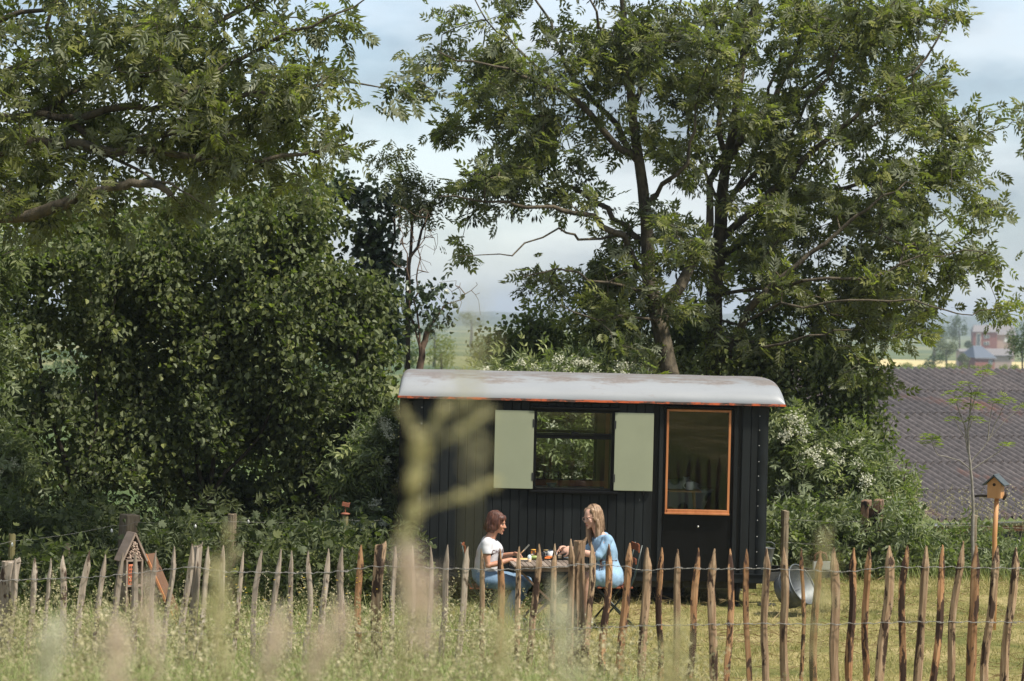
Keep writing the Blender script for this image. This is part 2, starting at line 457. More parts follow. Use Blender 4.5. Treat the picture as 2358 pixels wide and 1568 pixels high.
# plank cladding
WIN = (1.408, 2.337, 1.345, 2.257); DOOR = (2.924, 3.74)
Z0, Z1 = 0.42, 2.345
PW = 0.1038
_pl = {}
def plank_mesh(w_, h_):
    k = (round(w_, 4), round(h_, 4))
    if k not in _pl:
        c = 0.006   # chamfered long edges leave the V joint
        P = [(-w_/2, 0), (-w_/2, -0.012), (-w_/2+c, -0.018), (w_/2-c, -0.018), (w_/2, -0.012), (w_/2, 0)]
        V = [(x, y, 0) for x, y in P] + [(x, y, h_) for x, y in P]
        F = [(i, (i+1) % 6, (i+1) % 6+6, i+6) for i in range(6)] + [tuple(range(5, -1, -1)), tuple(range(6, 12))]
        _pl[k] = MB().raw(V, F).mesh('plank')
        _pl[k].materials.append(M_PLANK)
    return _pl[k]
wall = MB()   # inner board the planks are nailed to, with openings left free
def wallbox(a, b_, c, d): wall.box(((a+b_)/2, 0.025, (c+d)/2), (b_-a, 0.048, d-c))
wallbox(0.0, WIN[0], 0.32, Z1); wallbox(WIN[1], DOOR[0], 0.32, Z1); wallbox(DOOR[1], WL, 0.32, Z1)
wallbox(WIN[0], WIN[1], 0.32, WIN[2]); wallbox(WIN[0], WIN[1], WIN[3], Z1); wallbox(DOOR[0], DOOR[1], 2.315, Z1)
front_wall = wall.build('front_wall', M_BLACK, wagon)
def put_plank(s_, z_, h_, parent, rotz=0.0, loc=None):
    o = bpy.data.objects.new('plank', plank_mesh(PW - 0.003, h_)); link(o, parent)
    o.location = loc or (s_, -0.0005 + rnd.uniform(-0.0015, 0.0015), z_); o.rotation_euler.z = rotz
for k in range(100):
    s_ = 0.102 + PW*(k + 0.5)
    if s_ + PW/2 > WL - 0.08: break
    a, b_ = s_ - PW/2, s_ + PW/2
    if b_ > DOOR[0] - 0.03 and a < DOOR[1] + 0.03: continue
    if b_ > WIN[0] and a < WIN[1]:
        put_plank(s_, Z0, round(WIN[2] - 0.02 - Z0, 3), front_wall); put_plank(s_, WIN[3] + 0.02, round(Z1 - WIN[3] - 0.02, 3), front_wall)
    else: put_plank(s_, Z0, Z1 - Z0, front_wall)
# narrow fillers beside the window and door
for s_, w_ in ((DOOR[0]-0.03, 0.05), (DOOR[1]+0.03, 0.05)):
    o = bpy.data.objects.new('plank', plank_mesh(w_, Z1-Z0)); link(o, front_wall); o.location = (s_, -0.004, Z0)
# end walls and rear wall
for name, sx, sg in (('left_wall', 0.0, -1), ('right_wall', WL, 1)):
    ow = MB().box((sx - sg*0.025, WD/2, (Z1+0.32)/2), (0.046, WD-0.1, Z1-0.32)).build(name, M_INT, wagon)
    for k in range(19):
        put_plank(0, 0, Z1-0.33, ow, R(90*sg), (sx + sg*0.001, 0.05 + PW*(k+0.5), 0.33))
RW = (0.95, 2.24, 1.30, 2.27)
rw = MB()
def rbox(a, b_, c, d): rw.box(((a+b_)/2, WD-0.025, (c+d)/2), (b_-a, 0.048, d-c))
rbox(0, RW[0], 0.32, Z1); rbox(RW[1], WL, 0.32, Z1); rbox(RW[0], RW[1], 0.32, RW[2]); rbox(RW[0], RW[1], RW[3], Z1)
rear = rw.build('rear_wall', M_INT, wagon)
mb = MB()
for a, b_, c, d in ((RW[0], RW[0]+0.04, RW[2], RW[3]), (RW[1]-0.035, RW[1], RW[2], RW[3]), (RW[0]+0.04, RW[1]-0.035, RW[2], RW[2]+0.03), (RW[0]+0.04, RW[1]-0.035, RW[3]-0.03, RW[3]), (RW[0]+0.04, RW[1]-0.035, 1.90, 1.935)):
    mb.box(((a+b_)/2, WD-0.03, (c+d)/2), (b_-a, 0.07, d-c))
rwin = mb.build('rear_window', M_BLACK, wagon)
MB().box(((RW[0]+RW[1])/2, WD-0.03, (RW[2]+RW[3])/2), (RW[1]-RW[0]-0.02, 0.004, RW[3]-RW[2]-0.02)).build('pane', M_GLASS, rwin)
MB().box((WL/2, WD/2, 0.37), (WL-0.12, WD-0.12, 0.05)).build('floor', M_INT, wagon)
MB().box((WL/2, WD/2, 2.33), (WL-0.1, WD-0.1, 0.02)).build('ceiling', M_INT, wagon)
mb = MB(); mb.box((2.37, WD-0.062, 1.35), (0.05, 0.02, 1.9)); mb.box((RW[0]/2+RW[1]/2, WD-0.075, 1.285), (1.6, 0.03, 0.07))
mb.build('rear_window_trim', M_ORANGEWOOD, wagon)
MB().box((1.60, WD-0.25, 1.235), (1.45, 0.40, 0.025)).build('worktop', simple('pale_worktop', (0.5, 0.48, 0.43), rough=0.5), wagon)
# skirt board and corner sheets
mb = MB(); mb.box((DOOR[0]/2-0.002, -0.016, 0.37), (DOOR[0]-0.004, 0.034, 0.095)); mb.box((WL/2+DOOR[1]/2, -0.016, 0.37), (WL-DOOR[1]-0.01, 0.034, 0.095))
skirt = mb.build('skirt_board', M_TRIM, wagon, bevel=0.004)
mb = MB(); mb.box((DOOR[0]/2, -0.022, 0.424), (DOOR[0]-0.01, 0.05, 0.012)); mb.box((WL/2+DOOR[1]/2, -0.022, 0.424), (WL-DOOR[1]-0.015, 0.05, 0.012))
mb.build('skirt_cap', M_TRIM, skirt)
rv = MB()
for sx, w_ in ((0.0, 0.100), (WL, -0.112)):
    # folded sheet with shallow dents between its rivets
    V = []; F = []; nz = 60
    for i in range(nz+1):
        z_ = 0.43 + (2.34-0.43)*i/nz
        dent = 0.004*math.sin(i/nz*math.pi*11)
        V += [(sx, 0.06, z_), (sx - math.copysign(0.002, w_), -0.0225 + dent*0.2, z_), (sx + w_*0.5, -0.0225 + dent, z_), (sx + w_, -0.0215, z_), (sx + w_, 0.0, z_)]
    for i in range(nz):
        for q in range(4): F.append((i*5+q, i*5+q+1, i*5+q+6, i*5+q+5))
    MB().raw(V, F).build('corner_sheet', M_TRIM, wagon, True)
    for k in range(11):
        rv.ell((sx + w_*0.86, -0.0235, 0.52 + k*0.172 + rnd.uniform(-0.01, 0.01)), (0.0065, 0.004, 0.0065), 8, 6)
o = rv.build('rivet_row', M_RIVET, wagon, True); o['kind'] = 'stuff'

# front window
wc = (WIN[0]+WIN[1])/2; ww = WIN[1]-WIN[0]
mb = MB()
mb.box((WIN[0]+0.012, 0.005, 1.80), (0.03, 0.075, WIN[3]-WIN[2])); mb.box((WIN[1]-0.012, 0.005, 1.80), (0.03, 0.075, WIN[3]-WIN[2]))
mb.box((wc, -0.006, WIN[2]+0.004), (ww-0.056, 0.07, 0.034)); mb.box((wc, 0.0, WIN[3]-0.014), (ww-0.056, 0.07, 0.03))
window = mb.build('window', M_BLACK, wagon, bevel=0.003)
mb = MB(); mb.box((wc, -0.004, 1.951), (ww-0.056, 0.05, 0.046)); mb.box((wc, -0.012, 1.985), (ww-0.056, 0.06, 0.014)); mb.box((wc+0.01, -0.03, 1.985), (0.085, 0.03, 0.04))
mb.build('transom', M_BLACK, window, bevel=0.002)
MB().box((wc, 0.012, 1.65), (ww-0.05, 0.004, 0.56)).build('pane', M_GLASS, window)
MB().box((wc, 0.012, 2.115), (ww-0.05, 0.004, 0.235)).build('pane', M_GLASS, window)
mb = MB(); mb.box((wc+0.01, -0.045, WIN[2]-0.022), (1.03, 0.075, 0.03)); mb.build('sill', M_BLACK, window, bevel=0.004)
mb = MB(); mb.box((wc+0.01, -0.045, WIN[3]+0.022), (1.03, 0.08, 0.026), (R(8), 0, 0)); mb.build('drip_cap', M_BLACK, window, bevel=0.004)
# shutters folded back against the wall
for a, b_, zz, nm in ((0.944, 1.400, 1.350, 'pale green shutter with its hook left of the window'), (2.345, 2.798, 1.352, 'pale green shutter beside the door')):
    sh = MB().box(((a+b_)/2, -0.052, zz+0.445), (b_-a, 0.026, 0.89)).build('shutter', M_SAGE, wagon, bevel=0.003)
    sgn = 1 if a < 1.2 else -1
    hx = b_ - 0.004 if sgn > 0 else a + 0.004
    for z_ in (zz+0.14, zz+0.75):
        MB().box((hx, -0.044, z_), (0.022, 0.05, 0.09)).build('hinge', M_STEEL, sh)
    cx_ = a + 0.045 if sgn > 0 else b_ - 0.10
    MB().tube([(cx_, -0.02, zz-0.02), (cx_, -0.06, zz-0.03), (cx_, -0.07, zz+0.006)], 0.006, 6).ell((cx_, -0.024, zz-0.045), (0.008,)*3, 8, 6).build('hook', M_STEEL, sh, True)

# door
mb = MB(); dw = DOOR[1]-DOOR[0]; dc = (DOOR[0]+DOOR[1])/2
GX0, GX1, GZ0, GZ1 = 2.953, 3.706, 1.118, 2.295
mb.box((dc, 0.03, (0.33+GZ0)/2), (dw-0.012, 0.04, GZ0-0.33)); mb.box(((DOOR[0]+GX0)/2, 0.03, (GZ0+2.31)/2), (GX0-DOOR[0]-0.006, 0.04, 2.31-GZ0))
mb.box(((DOOR[1]+GX1)/2, 0.03, (GZ0+2.31)/2), (DOOR[1]-GX1-0.006, 0.04, 2.31-GZ0))
door = mb.build('door', M_BLACK, wagon)
mb = MB(); f_ = 0.026
mb.box((GX0+f_/2, -0.004, (GZ0+GZ1)/2), (f_, 0.05, GZ1-GZ0)); mb.box((GX1-f_/2, -0.004, (GZ0+GZ1)/2), (f_, 0.05, GZ1-GZ0))
mb.box((dc-0.003, -0.004, GZ1-f_/2), (GX1-GX0-2*f_, 0.05, f_)); mb.box((dc-0.003, -0.010, GZ0+0.014), (GX1-GX0-2*f_, 0.062, 0.036))
mb.box((dc-0.003, -0.018, GZ0-0.012), (GX1-GX0+0.006, 0.075, 0.022))
fr = mb.build('glazing_frame', M_ORANGEWOOD, door, bevel=0.003)
MB().box((dc-0.003, 0.004, (GZ0+GZ1)/2), (GX1-GX0-0.03, 0.004, GZ1-GZ0-0.03)).build('pane', M_GLASS, door)
MB().box((dc, -0.05, 2.325), (dw+0.04, 0.07, 0.02), (R(10), 0, 0)).build('drip_cap', M_BLACK, door, bevel=0.003)
MB().tube([(3.35, 0.005, 0.955), (3.35, -0.012, 0.955)], 0.012, 10).build('lock', M_RIVET, door, True)
# tall black cupboard closing the end under the roof overhang
MB().box((-0.094, WD/2+0.1, 1.33), (0.18, WD-0.5, 2.0)).build('end_cupboard', M_BLACK, wagon)
# running gear
mb = MB()
for y_ in (0.35, WD-0.35): mb.box((WL/2, y_, 0.27), (WL-0.1, 0.06, 0.10))
mb.box((0.9, WD/2, 0.27), (0.07, WD-0.45, 0.07)); mb.box((WL-0.9, WD/2, 0.27), (0.07, WD-0.45, 0.07))
mb.build('chassis', M_STEEL, wagon)
for sx in (1.0, WL-1.15):
    for y_ in (0.42, WD-0.42):
        T = Matrix.Rotation(R(90), 3, 'X')
        tyre = MB().lathe([(0.15, -0.07), (0.24, -0.08), (0.275, -0.05), (0.275, 0.05), (0.24, 0.08), (0.15, 0.07), (0.15, -0.07)], (sx, y_, 0.29), 24, T).build('wheel', M_RUBBER, wagon, True)
        MB().lathe([(0.0, -0.02), (0.09, -0.03), (0.15, -0.065), (0.15, 0.06), (0.0, 0.05)], (sx, y_, 0.29), 20, T).build('rim', M_STEEL, tyre, True)
for sx, y_ in ((WL-0.30, 0.25), (WL-0.12, WD-0.3), (0.15, 0.3)):
    MB().tube([(sx+0.03, y_, 0.33), (sx, y_, 0.04)], [0.035, 0.032], 10).box((sx, y_, 0.045), (0.12, 0.12, 0.015)).build('support_leg', M_STEEL, wagon, True)
mb = MB(); yb = WD/2
mb.bar((WL+0.0, yb-0.55, 0.34), (WL+0.80, yb-0.06, 0.34), 0.06, 0.10); mb.bar((WL+0.0, yb+0.55, 0.34), (WL+0.80, yb+0.06, 0.34), 0.06, 0.10)
mb.box((WL+0.85, yb, 0.345), (0.30, 0.10, 0.09))
db = mb.build('drawbar', M_STEEL, wagon)
mb = MB(); mb.box((WL+0.84, yb, 0.44), (0.24, 0.11, 0.09)); mb.build('coupling', simple('zinc_plate', (0.42, 0.44, 0.45), (0.55, 0.56, 0.57), 0.4, 20, metal=0.6), db)
MB().tube([(WL+0.74, yb, 0.48), (WL+0.74, yb, 0.56), (WL+0.80, yb, 0.60), (WL+0.87, yb, 0.58), (WL+0.89, yb, 0.50)], 0.014, 8).build('lock_hook', simple('rust', (0.12, 0.05, 0.025), rough=0.8), db, True)
mb = MB(); mb.tube([(-0.34, 0.45, 0.395), (-0.19, 0.45, 0.395)], 0.016, 8); mb.tube([(-0.34, 1.6, 0.395), (-0.19, 1.6, 0.395)], 0.016, 8); mb.tube([(-0.34, 0.4, 0.395), (-0.34, 1.65, 0.395)], 0.016, 8)
mb.build('bumper_bar', simple('galvanised_bar', (0.42, 0.43, 0.44), rough=0.4, metal=0.5), wagon, True)

# things inside: glasses and bowl on the worktop, mug, side table and cushion behind the door
M_CLEAR = glass_mat('drinking_glass', (0.96, 0.98, 0.98), 1.5)
def wine_glass(s_, t_):
    o = MB().lathe([(0.0, 0.0), (0.032, 0.001), (0.030, 0.004), (0.004, 0.010), (0.004, 0.085), (0.020, 0.095), (0.037, 0.125), (0.038, 0.15), (0.033, 0.185), (0.031, 0.185), (0.036, 0.15), (0.035, 0.127), (0.018, 0.098), (0.0, 0.095)], (0, 0, 0), 20).build('wine_glass', M_CLEAR, None, True)
    o.location = WG(s_, t_, 1.2475); return o
for s_, t_, lb in ((1.605, WD-0.30, 'stemmed wine glass standing beside the small bowl in the window'), (1.735, WD-0.22, 'stemmed wine glass in the window on the shutter and door side')):
    tag(wine_glass(s_, t_), lb, 'glass', 'wine glasses inside the wagon')
o = MB().lathe([(0.0, 0.0), (0.028, 0.0), (0.05, 0.03), (0.062, 0.055), (0.059, 0.055), (0.045, 0.03), (0.0, 0.012)], (0, 0, 0), 20).build('bowl', simple('pale_blue_glaze', (0.42, 0.50, 0.50), rough=0.3), None, True)
o.location = WG(1.67, WD-0.40, 1.2475); tag(o, 'small pale blue bowl between the wine glasses inside the wagon', 'bowl')

st = empty('side_table', WG(3.17, 0.62, 0.395), (0, 0, R(1)))
tag(st, 'small thin-topped wooden side table behind the glazed door', 'table')
M_PALEWOOD = simple('pale_pine', (0.34, 0.19, 0.085), (0.42, 0.25, 0.12), 0.5, 6, (0.2, 1, 1))
MB().box((0.02, 0, 0.925), (0.46, 0.30, 0.018)).build('table_top', M_PALEWOOD, st)
for dx, dy in ((0.17, -0.10), (0.17, 0.10), (-0.17, -0.10), (-0.17, 0.10)):
    MB().tube([(dx, dy, 0.916), (dx*1.55, dy*1.3, 0.0)], [0.011, 0.008], 8).build('leg', M_PALEWOOD, st, True)
M_ENAMEL = simple('white_enamel', (0.72, 0.73, 0.72), rough=0.25)
M_BLUERIM = simple('navy_enamel_rim', (0.03, 0.04, 0.08), rough=0.3)
def enamel_mug(loc, rotz, label, r_=0.042, h_=0.085):
    m = empty('enamel_mug', loc, (0, 0, rotz)); tag(m, label, 'mug')
    MB().lathe([(0, 0), (r_*0.94, 0), (r_, 0.006), (r_, h_), (r_-0.003, h_), (r_-0.004, 0.006), (0, 0.005)], n=22).build('cup', M_ENAMEL, m, True)
    MB().lathe([(r_-0.004, h_-0.001), (r_+0.0015, h_), (r_-0.001, h_+0.003), (r_-0.004, h_-0.001)], n=22).build('rim', M_BLUERIM, m, True)
    MB().tube([(-r_+0.002, 0, h_*0.82), (-r_-0.024, 0, h_*0.78), (-r_-0.030, 0, h_*0.5), (-r_-0.020, 0, h_*0.25), (-r_+0.002, 0, h_*0.18)], 0.0045, 8).build('handle', M_ENAMEL, m, True)
    return m
enamel_mug(WG(3.295, 0.60, 1.332), R(10), 'white enamel mug on the side table inside the door', 0.045, 0.10)
# printed cushion on the bench
def cushion_mat():
    m, t, b, o = new_mat('printed_cushion')
    n = t.nodes.new('ShaderNodeTexVoronoi'); n.inputs['Scale'].default_value = 5.5
    c = t.nodes.new('ShaderNodeTexCoord'); t.links.new(c.outputs['Object'], n.inputs['Vector'])
    r_ = ramp(t, [(0.30, (0.05, 0.075, 0.05)), (0.42, (0.50, 0.50, 0.46))], n.outputs['Distance'])
    t.links.new(r_.outputs['Color'], b.inputs['Base Color']); b.inputs['Roughness'].default_value = 0.9
    return m
M_CUSH = cushion_mat()
def cushion(loc, rot, w_, h_, label):
    V = []; F = []; n = 12
    for sd in (1, -1):
        for i in range(n+1):
            for j in range(n+1):
                a, c = i/n*2-1, j/n*2-1
                th = 0.075*(max(0, (1-a**4)*(1-c**4)))**0.5
                V.append((a*w_/2*(1-0.06*(1-c*c)), sd*th, c*h_/2*(1-0.06*(1-a*a))))
        base = 0 if sd == 1 else (n+1)**2
        for i in range(n):
            for j in range(n):
                q = base+i*(n+1)+j; F.append((q, q+1, q+n+2, q+n+1))
    o = MB().raw(V, F).build('cushion', M_CUSH, None, True); o.location = loc; o.rotation_euler = rot
    return tag(o, label, 'cushion', 'cushions on the wagon bench')
bench = empty('bench', WG(3.15, 1.35, 0.395), (0, 0, R(1)))
tag(bench, 'wooden bench with pale seat pad inside the wagon door', 'bench')
MB().box((0, 0.1, 0.26), (1.3, 0.55, 0.5)).build('base', M_INT, bench)
MB().box((0, 0.1, 0.56), (1.3, 0.56, 0.09)).build('seat_pad', simple('grey_linen', (0.35, 0.35, 0.32), (0.42, 0.42, 0.39), 0.9, 40), bench, bevel=0.02)
cushion(WG(3.14, 1.36, 1.215), (R(14), R(-6), R(1)), 0.46, 0.42, 'printed cushion leaning behind the mug inside the door')
cushion(WG(3.40, 1.40, 1.20), (R(18), R(22), R(1)), 0.40, 0.38, 'printed cushion leaning behind the side table leg')
# ------------------------------------------------------------------ foliage tools
def leaflet(L_, w_, fold=0.25, pts=4):
    """one folded blade along +X, lying in XY, two or four triangles"""
    if pts == 4:
        V = [(0, 0, 0), (L_*0.42, w_/2, w_*fold), (L_, 0, -L_*0.08), (L_*0.42, -w_/2, w_*fold)]
        F = [(0, 2, 1), (0, 3, 2)]
    else:
        V = [(0, 0, 0), (L_*0.28, w_*0.42, w_*fold), (L_*0.66, w_*0.40, w_*fold*0.9), (L_, 0, -L_*0.1), (L_*0.66, -w_*0.40, w_*fold*0.9), (L_*0.28, -w_*0.42, w_*fold)]
        F = [(0, 2, 1), (0, 3, 2), (0, 4, 3), (0, 5, 4)]
    return np.array(V, float), np.array(F)

def pinnate(pairs, length, ll, lw, droop=0.25, ang=55):
    """compound leaf: a rachis with opposite leaflets and one at the tip"""
    Vs, Fs, n = [], [], 0
    def put(pos, yaw, L_, w_):
        nonlocal n
        V, F = leaflet(L_, w_)
        c, s = math.cos(yaw), math.sin(yaw)
        V = V @ np.array([[c, s, 0], [-s, c, 0], [0, 0, 1]]) + pos
        Vs.append(V); Fs.append(F + n); n += len(V)
    for k in range(pairs):
        u = 0.30 + 0.62*k/max(1, pairs-1)
        p = np.array([u*length, 0, -droop*length*u*u])
        L_ = ll*(0.8 + 0.4*math.sin(math.pi*(k+0.6)/pairs))
        put(p, R(ang - 8*k/pairs), L_, lw); put(p, -R(ang - 8*k/pairs), L_, lw)
    put(np.array([length*0.96, 0, -droop*length*0.92]), 0, ll*1.05, lw)
    V = np.array([[0, 0.0015, 0], [0, -0.0015, 0], [length*0.97, 0, -droop*length*0.93]]); Vs.append(V); Fs.append(np.array([[0, 1, 2]]) + n)
    return np.concatenate(Vs), np.concatenate(Fs)

def roundleaf(L_, w_):
    V, F = leaflet(L_, w_, 0.18, 6)
    return V, F

def lobedleaf(L_):
    """five-lobed maple or ivy leaf"""
    P = [(0, 0), (0.08, 0.30), (0.42, 0.55), (0.45, 0.25), (0.80, 0.35), (0.72, 0.13), (1.0, 0), (0.72, -0.13), (0.80, -0.35), (0.45, -0.25), (0.42, -0.55), (0.08, -0.30)]
    V = [(x*L_, y*L_, abs(y)*L_*0.15) for x, y in P] + [(0.4*L_, 0, -0.02*L_)]
    F = [(12, (i+1) % 12, i) for i in range(12)]
    return np.array(V), np.array(F)

def keybunch(n, size, rng):
    """hanging bunch of ash keys"""
    Vs, Fs, k = [], [], 0
    for i in range(n):
        d = rng.normal(size=3); d[2] = -abs(d[2])*0.9 - 0.4; d /= np.linalg.norm(d)
        p = d*size*(0.25 + 0.5*rng.rand()); s = np.cross(d, rng.normal(size=3)); s /= np.linalg.norm(s)
        L_ = size*0.42; w_ = size*0.055
        V = np.array([p, p + d*L_*0.5 + s*w_, p + d*L_, p + d*L_*0.5 - s*w_]); Vs.append(V); Fs.append(np.array([(0, 1, 2), (0, 2, 3)]) + k); k += 4
    return np.concatenate(Vs), np.concatenate(Fs)

def scatter(tmpl, pos, xdir, zdir, scale, rng, tint):
    """copies of a template with +X along xdir and +Z near zdir, as one vertex and triangle array"""
    V, F = tmpl; n = len(pos); m = len(V)
    x = xdir/np.linalg.norm(xdir, axis=1, keepdims=True)
    y = np.cross(zdir, x); ln = np.linalg.norm(y, axis=1, keepdims=True); y = np.where(ln < 1e-4, np.array([[0, 1.0, 0]]), y/np.maximum(ln, 1e-6))
    z = np.cross(x, y)
    P = (V[None, :, 0, None]*x[:, None] + V[None, :, 1, None]*y[:, None] + V[None, :, 2, None]*z[:, None])*scale[:, None, None] + pos[:, None]
    FF = F[None] + (np.arange(n)*m)[:, None, None]
    return P.reshape(-1, 3), FF.reshape(-1, F.shape[1]), np.repeat(tint, m)

def join(parts):
    Vs, Fs, Ts, n = [], [], [], 0
    for V, F, T in parts:
        Vs.append(V); Fs.append(F + n); Ts.append(T); n += len(V)
    return np.concatenate(Vs), np.concatenate(Fs), np.concatenate(Ts)

class Skeleton:
    """limbs given as polylines; twigs then grow to reach the leaf clumps"""
    def __init__(s, seed): s.P = []; s.par = []; s.r = []; s.rng = np.random.RandomState(seed)
    def limb(s, pts, r0, r1, parent=-1, sub=3, wob=0.03):
        pts = [np.array(p, float) for p in pts]
        if parent == 'near' and s.P:
            d = np.linalg.norm(np.array(s.P) - pts[0], axis=1); parent = int(d.argmin()); pts[0] = s.P[parent].copy()
        elif parent == 'near': parent = -1
        dense = [pts[0]]
        for a, b in zip(pts[:-1], pts[1:]):
            for k in range(1, sub+1): dense.append(a + (b-a)*k/sub + s.rng.normal(size=3)*wob*np.linalg.norm(b-a)*(0.35 if k == sub else 1))
        prev = parent; n = len(dense)
        for i, p in enumerate(dense):
            s.P.append(p); s.par.append(prev); s.r.append(r0 + (r1-r0)*i/(n-1)); prev = len(s.P)-1
    def reach(s, clumps, rt=0.004, step=0.25, lift=0.0, bias=0.0):
        """connect every clump to the nearest wood; returns the twig direction at each clump"""
        C = np.asarray(clumps); D = np.array([np.linalg.norm(np.array(s.P) - c, axis=1).min() for c in C])
        dirs = np.zeros_like(C); grown = len(s.P)
        own = [0]*len(s.P)
        for i in np.argsort(D):
            P = np.array(s.P); d = np.linalg.norm(P - C[i], axis=1)
            d = d + bias*np.clip(P[:, 2] - C[i][2], 0, None)
            j = int(d.argmin()); a = P[j]; v = C[i] - a; l = np.linalg.norm(v)
            n = max(1, int(l/step)); prev = j
            side = s.rng.normal(size=3)*l*0.10; side[2] += lift*l
            for k in range(1, n+1):
                u = k/n; q = a + v*u + side*math.sin(math.pi*u)
                s.P.append(q); s.par.append(prev); s.r.append(rt); prev = len(s.P)-1
            pp = s.P[s.par[prev]]; t = s.P[prev] - pp; dirs[i] = t/max(1e-6, np.linalg.norm(t))
        # pipe model: wood thickens by what it carries
        acc = np.zeros(len(s.P)); par = np.array(s.par); r = np.array(s.r)
        acc += 1e-9
        kids = np.bincount(par[par >= 0], minlength=len(s.P)); acc[kids == 0] = rt**2.3
        for i in range(len(s.P)-1, -1, -1):
            if par[i] >= 0: acc[par[i]] += acc[i]
        thick = acc**(1/2.3)
        s.r = list(np.where(np.arange(len(s.P)) < grown, np.maximum(r, np.minimum(thick, r*1.3)), np.minimum(thick, 0.035)))
        return dirs
    def tubes(s, sides=6, rmin=0.0):
        P = np.array(s.P); par = np.array(s.par); r = np.array(s.r)
        ids = np.where(par >= 0)[0]; ids = ids[r[ids] >= rmin]
        a, b = P[par[ids]], P[ids]; ra = np.minimum(r[par[ids]], r[ids]*1.6); rb = r[ids]
        t = b - a; l = np.linalg.norm(t, axis=1, keepdims=True); t = t/np.maximum(l, 1e-6)
        ref = np.where(np.abs(t[:, 2:3]) > 0.9, np.array([[1.0, 0, 0]]), np.array([[0, 0, 1.0]]))
        x = np.cross(ref, t); x /= np.linalg.norm(x, axis=1, keepdims=True); y = np.cross(t, x)
        ang = np.arange(sides)*2*math.pi/sides
        ring = x[:, None]*np.cos(ang)[None, :, None] + y[:, None]*np.sin(ang)[None, :, None]
        b2 = b + t*rb[:, None]*0.35
        V = np.concatenate([a[:, None] + ring*ra[:, None, None], b2[:, None] + ring*rb[:, None, None]], 1)
        n = len(ids); base = (np.arange(n)*2*sides)[:, None]; k = np.arange(sides)[None]; k1 = (k+1) % sides
        F = np.stack([base+k, base+k1, base+sides+k1, base+sides+k], -1).reshape(-1, 4)
        return V.reshape(-1, 3), F

def blob_points(blobs, n, depth, thick, rng, spray=1, slen=0.5, droop=0.3):
    """clump centres spread through ellipsoids; blobs give picture-plane centre and radii at the tree's own distance"""
    wts = np.array([b[2]*b[3]*(b[5] if len(b) > 5 else 1) for b in blobs], float); wts /= wts.sum()
    out = []
    for b, k in zip(blobs, rng.multinomial(int(n/spray), wts)):
        off = b[4] if len(b) > 4 else 0.0
        for _ in range(k):
            v = rng.normal(size=3); v *= rng.rand()**0.42/np.linalg.norm(v)
            c = np.array(W(b[0] + v[0]*b[2], b[1] + v[1]*b[3], depth + off + v[2]*thick))
            d = rng.normal(size=3)*np.array([1, 0.8, 0.35]) + np.array([v[0]*0.8, v[2]*0.6, -v[1]*0.3]); d /= np.linalg.norm(d)
            for q in range(spray):      # a spray of clumps along one drooping shoot
                u = (q + rng.rand()*0.6)/spray - 0.4
                out.append(c + d*slen*u + np.array([0, 0, -droop*slen*(u+0.4)**2]) + rng.normal(size=3)*0.04*slen)
    return np.array(out)

def clump_leaves(tmpls, C, dirs, per, spread, rng, size=(0.8, 1.2), droop=0.35, outw=0.6, flat=0.6, tmean=0.45, tsd=0.22, wind=(0, 0, 0)):
    n = len(C)*per
    c = np.repeat(C, per, 0); d = np.repeat(dirs, per, 0)
    v = rng.normal(size=(n, 3))
    pos = c + v*spread - d*rng.rand(n, 1)*spread*1.5
    x = d*outw + rng.normal(size=(n, 3))*0.75 + np.array([[0, 0, -droop]]) + np.array([wind]); 
    z = rng.normal(size=(n, 3))*(1-flat) + np.array([[0, 0, flat]])
    sc = rng.uniform(size[0], size[1], n)
    ct = np.repeat(rng.normal(0, tsd*0.7, len(C)), per)
    tint = np.clip(tmean + ct + rng.normal(0, tsd, n), 0, 1)
    which = rng.randint(len(tmpls), size=n); parts = []
    for k, tm in enumerate(tmpls):
        m = which == k
        if m.any(): parts.append(scatter(tm, pos[m], x[m], z[m], sc[m], rng, tint[m]))
    return parts

M_BARK = simple('ash_bark', (0.038, 0.031, 0.020), (0.125, 0.100, 0.065), 0.9, 11, (1, 1, 0.6), bmp=1.0, bd=0.03, detail=8, lo=0.38, hi=0.66)
M_BARKD = simple('dark_bark', (0.022, 0.017, 0.012), (0.06, 0.045, 0.03), 0.9, 12, bmp=0.6)
M_ASH = leaf_mat('ash_leaf', (0.050, 0.056, 0.020), (0.125, 0.134, 0.040), (0.245, 0.245, 0.072), (0.205, 0.22, 0.14), 0.38, 0.3, 0.5)
M_KEYS = leaf_mat('ash_keys', (0.022, 0.030, 0.012), (0.040, 0.050, 0.018), (0.075, 0.085, 0.03), None, 0.15, 0.2, 0.6)
M_HAZEL = leaf_mat('hazel_leaf', (0.036, 0.048, 0.016), (0.094, 0.112, 0.033), (0.20, 0.215, 0.068), (0.145, 0.17, 0.085), 0.33, 0.28, 0.55)
M_IVY = leaf_mat('ivy_leaf', (0.018, 0.032, 0.013), (0.035, 0.055, 0.02), (0.07, 0.10, 0.035), (0.06, 0.085, 0.04), 0.15, 0.5, 0.4)
M_ELDER = leaf_mat('elder_leaf', (0.062, 0.080, 0.032), (0.140, 0.165, 0.062), (0.255, 0.275, 0.112), (0.20, 0.23, 0.13), 0.30, 0.3, 0.5)
M_FLOWER = leaf_mat('elder_flower', (0.42, 0.42, 0.30), (0.62, 0.62, 0.48), (0.74, 0.73, 0.62), None, 0.3, 0.1, 0.8, (1, 1, 0.9))
M_SPRING = leaf_mat('young_leaf', (0.12, 0.15, 0.035), (0.19, 0.22, 0.06), (0.27, 0.29, 0.10), None, 0.4, 0.3, 0.5)

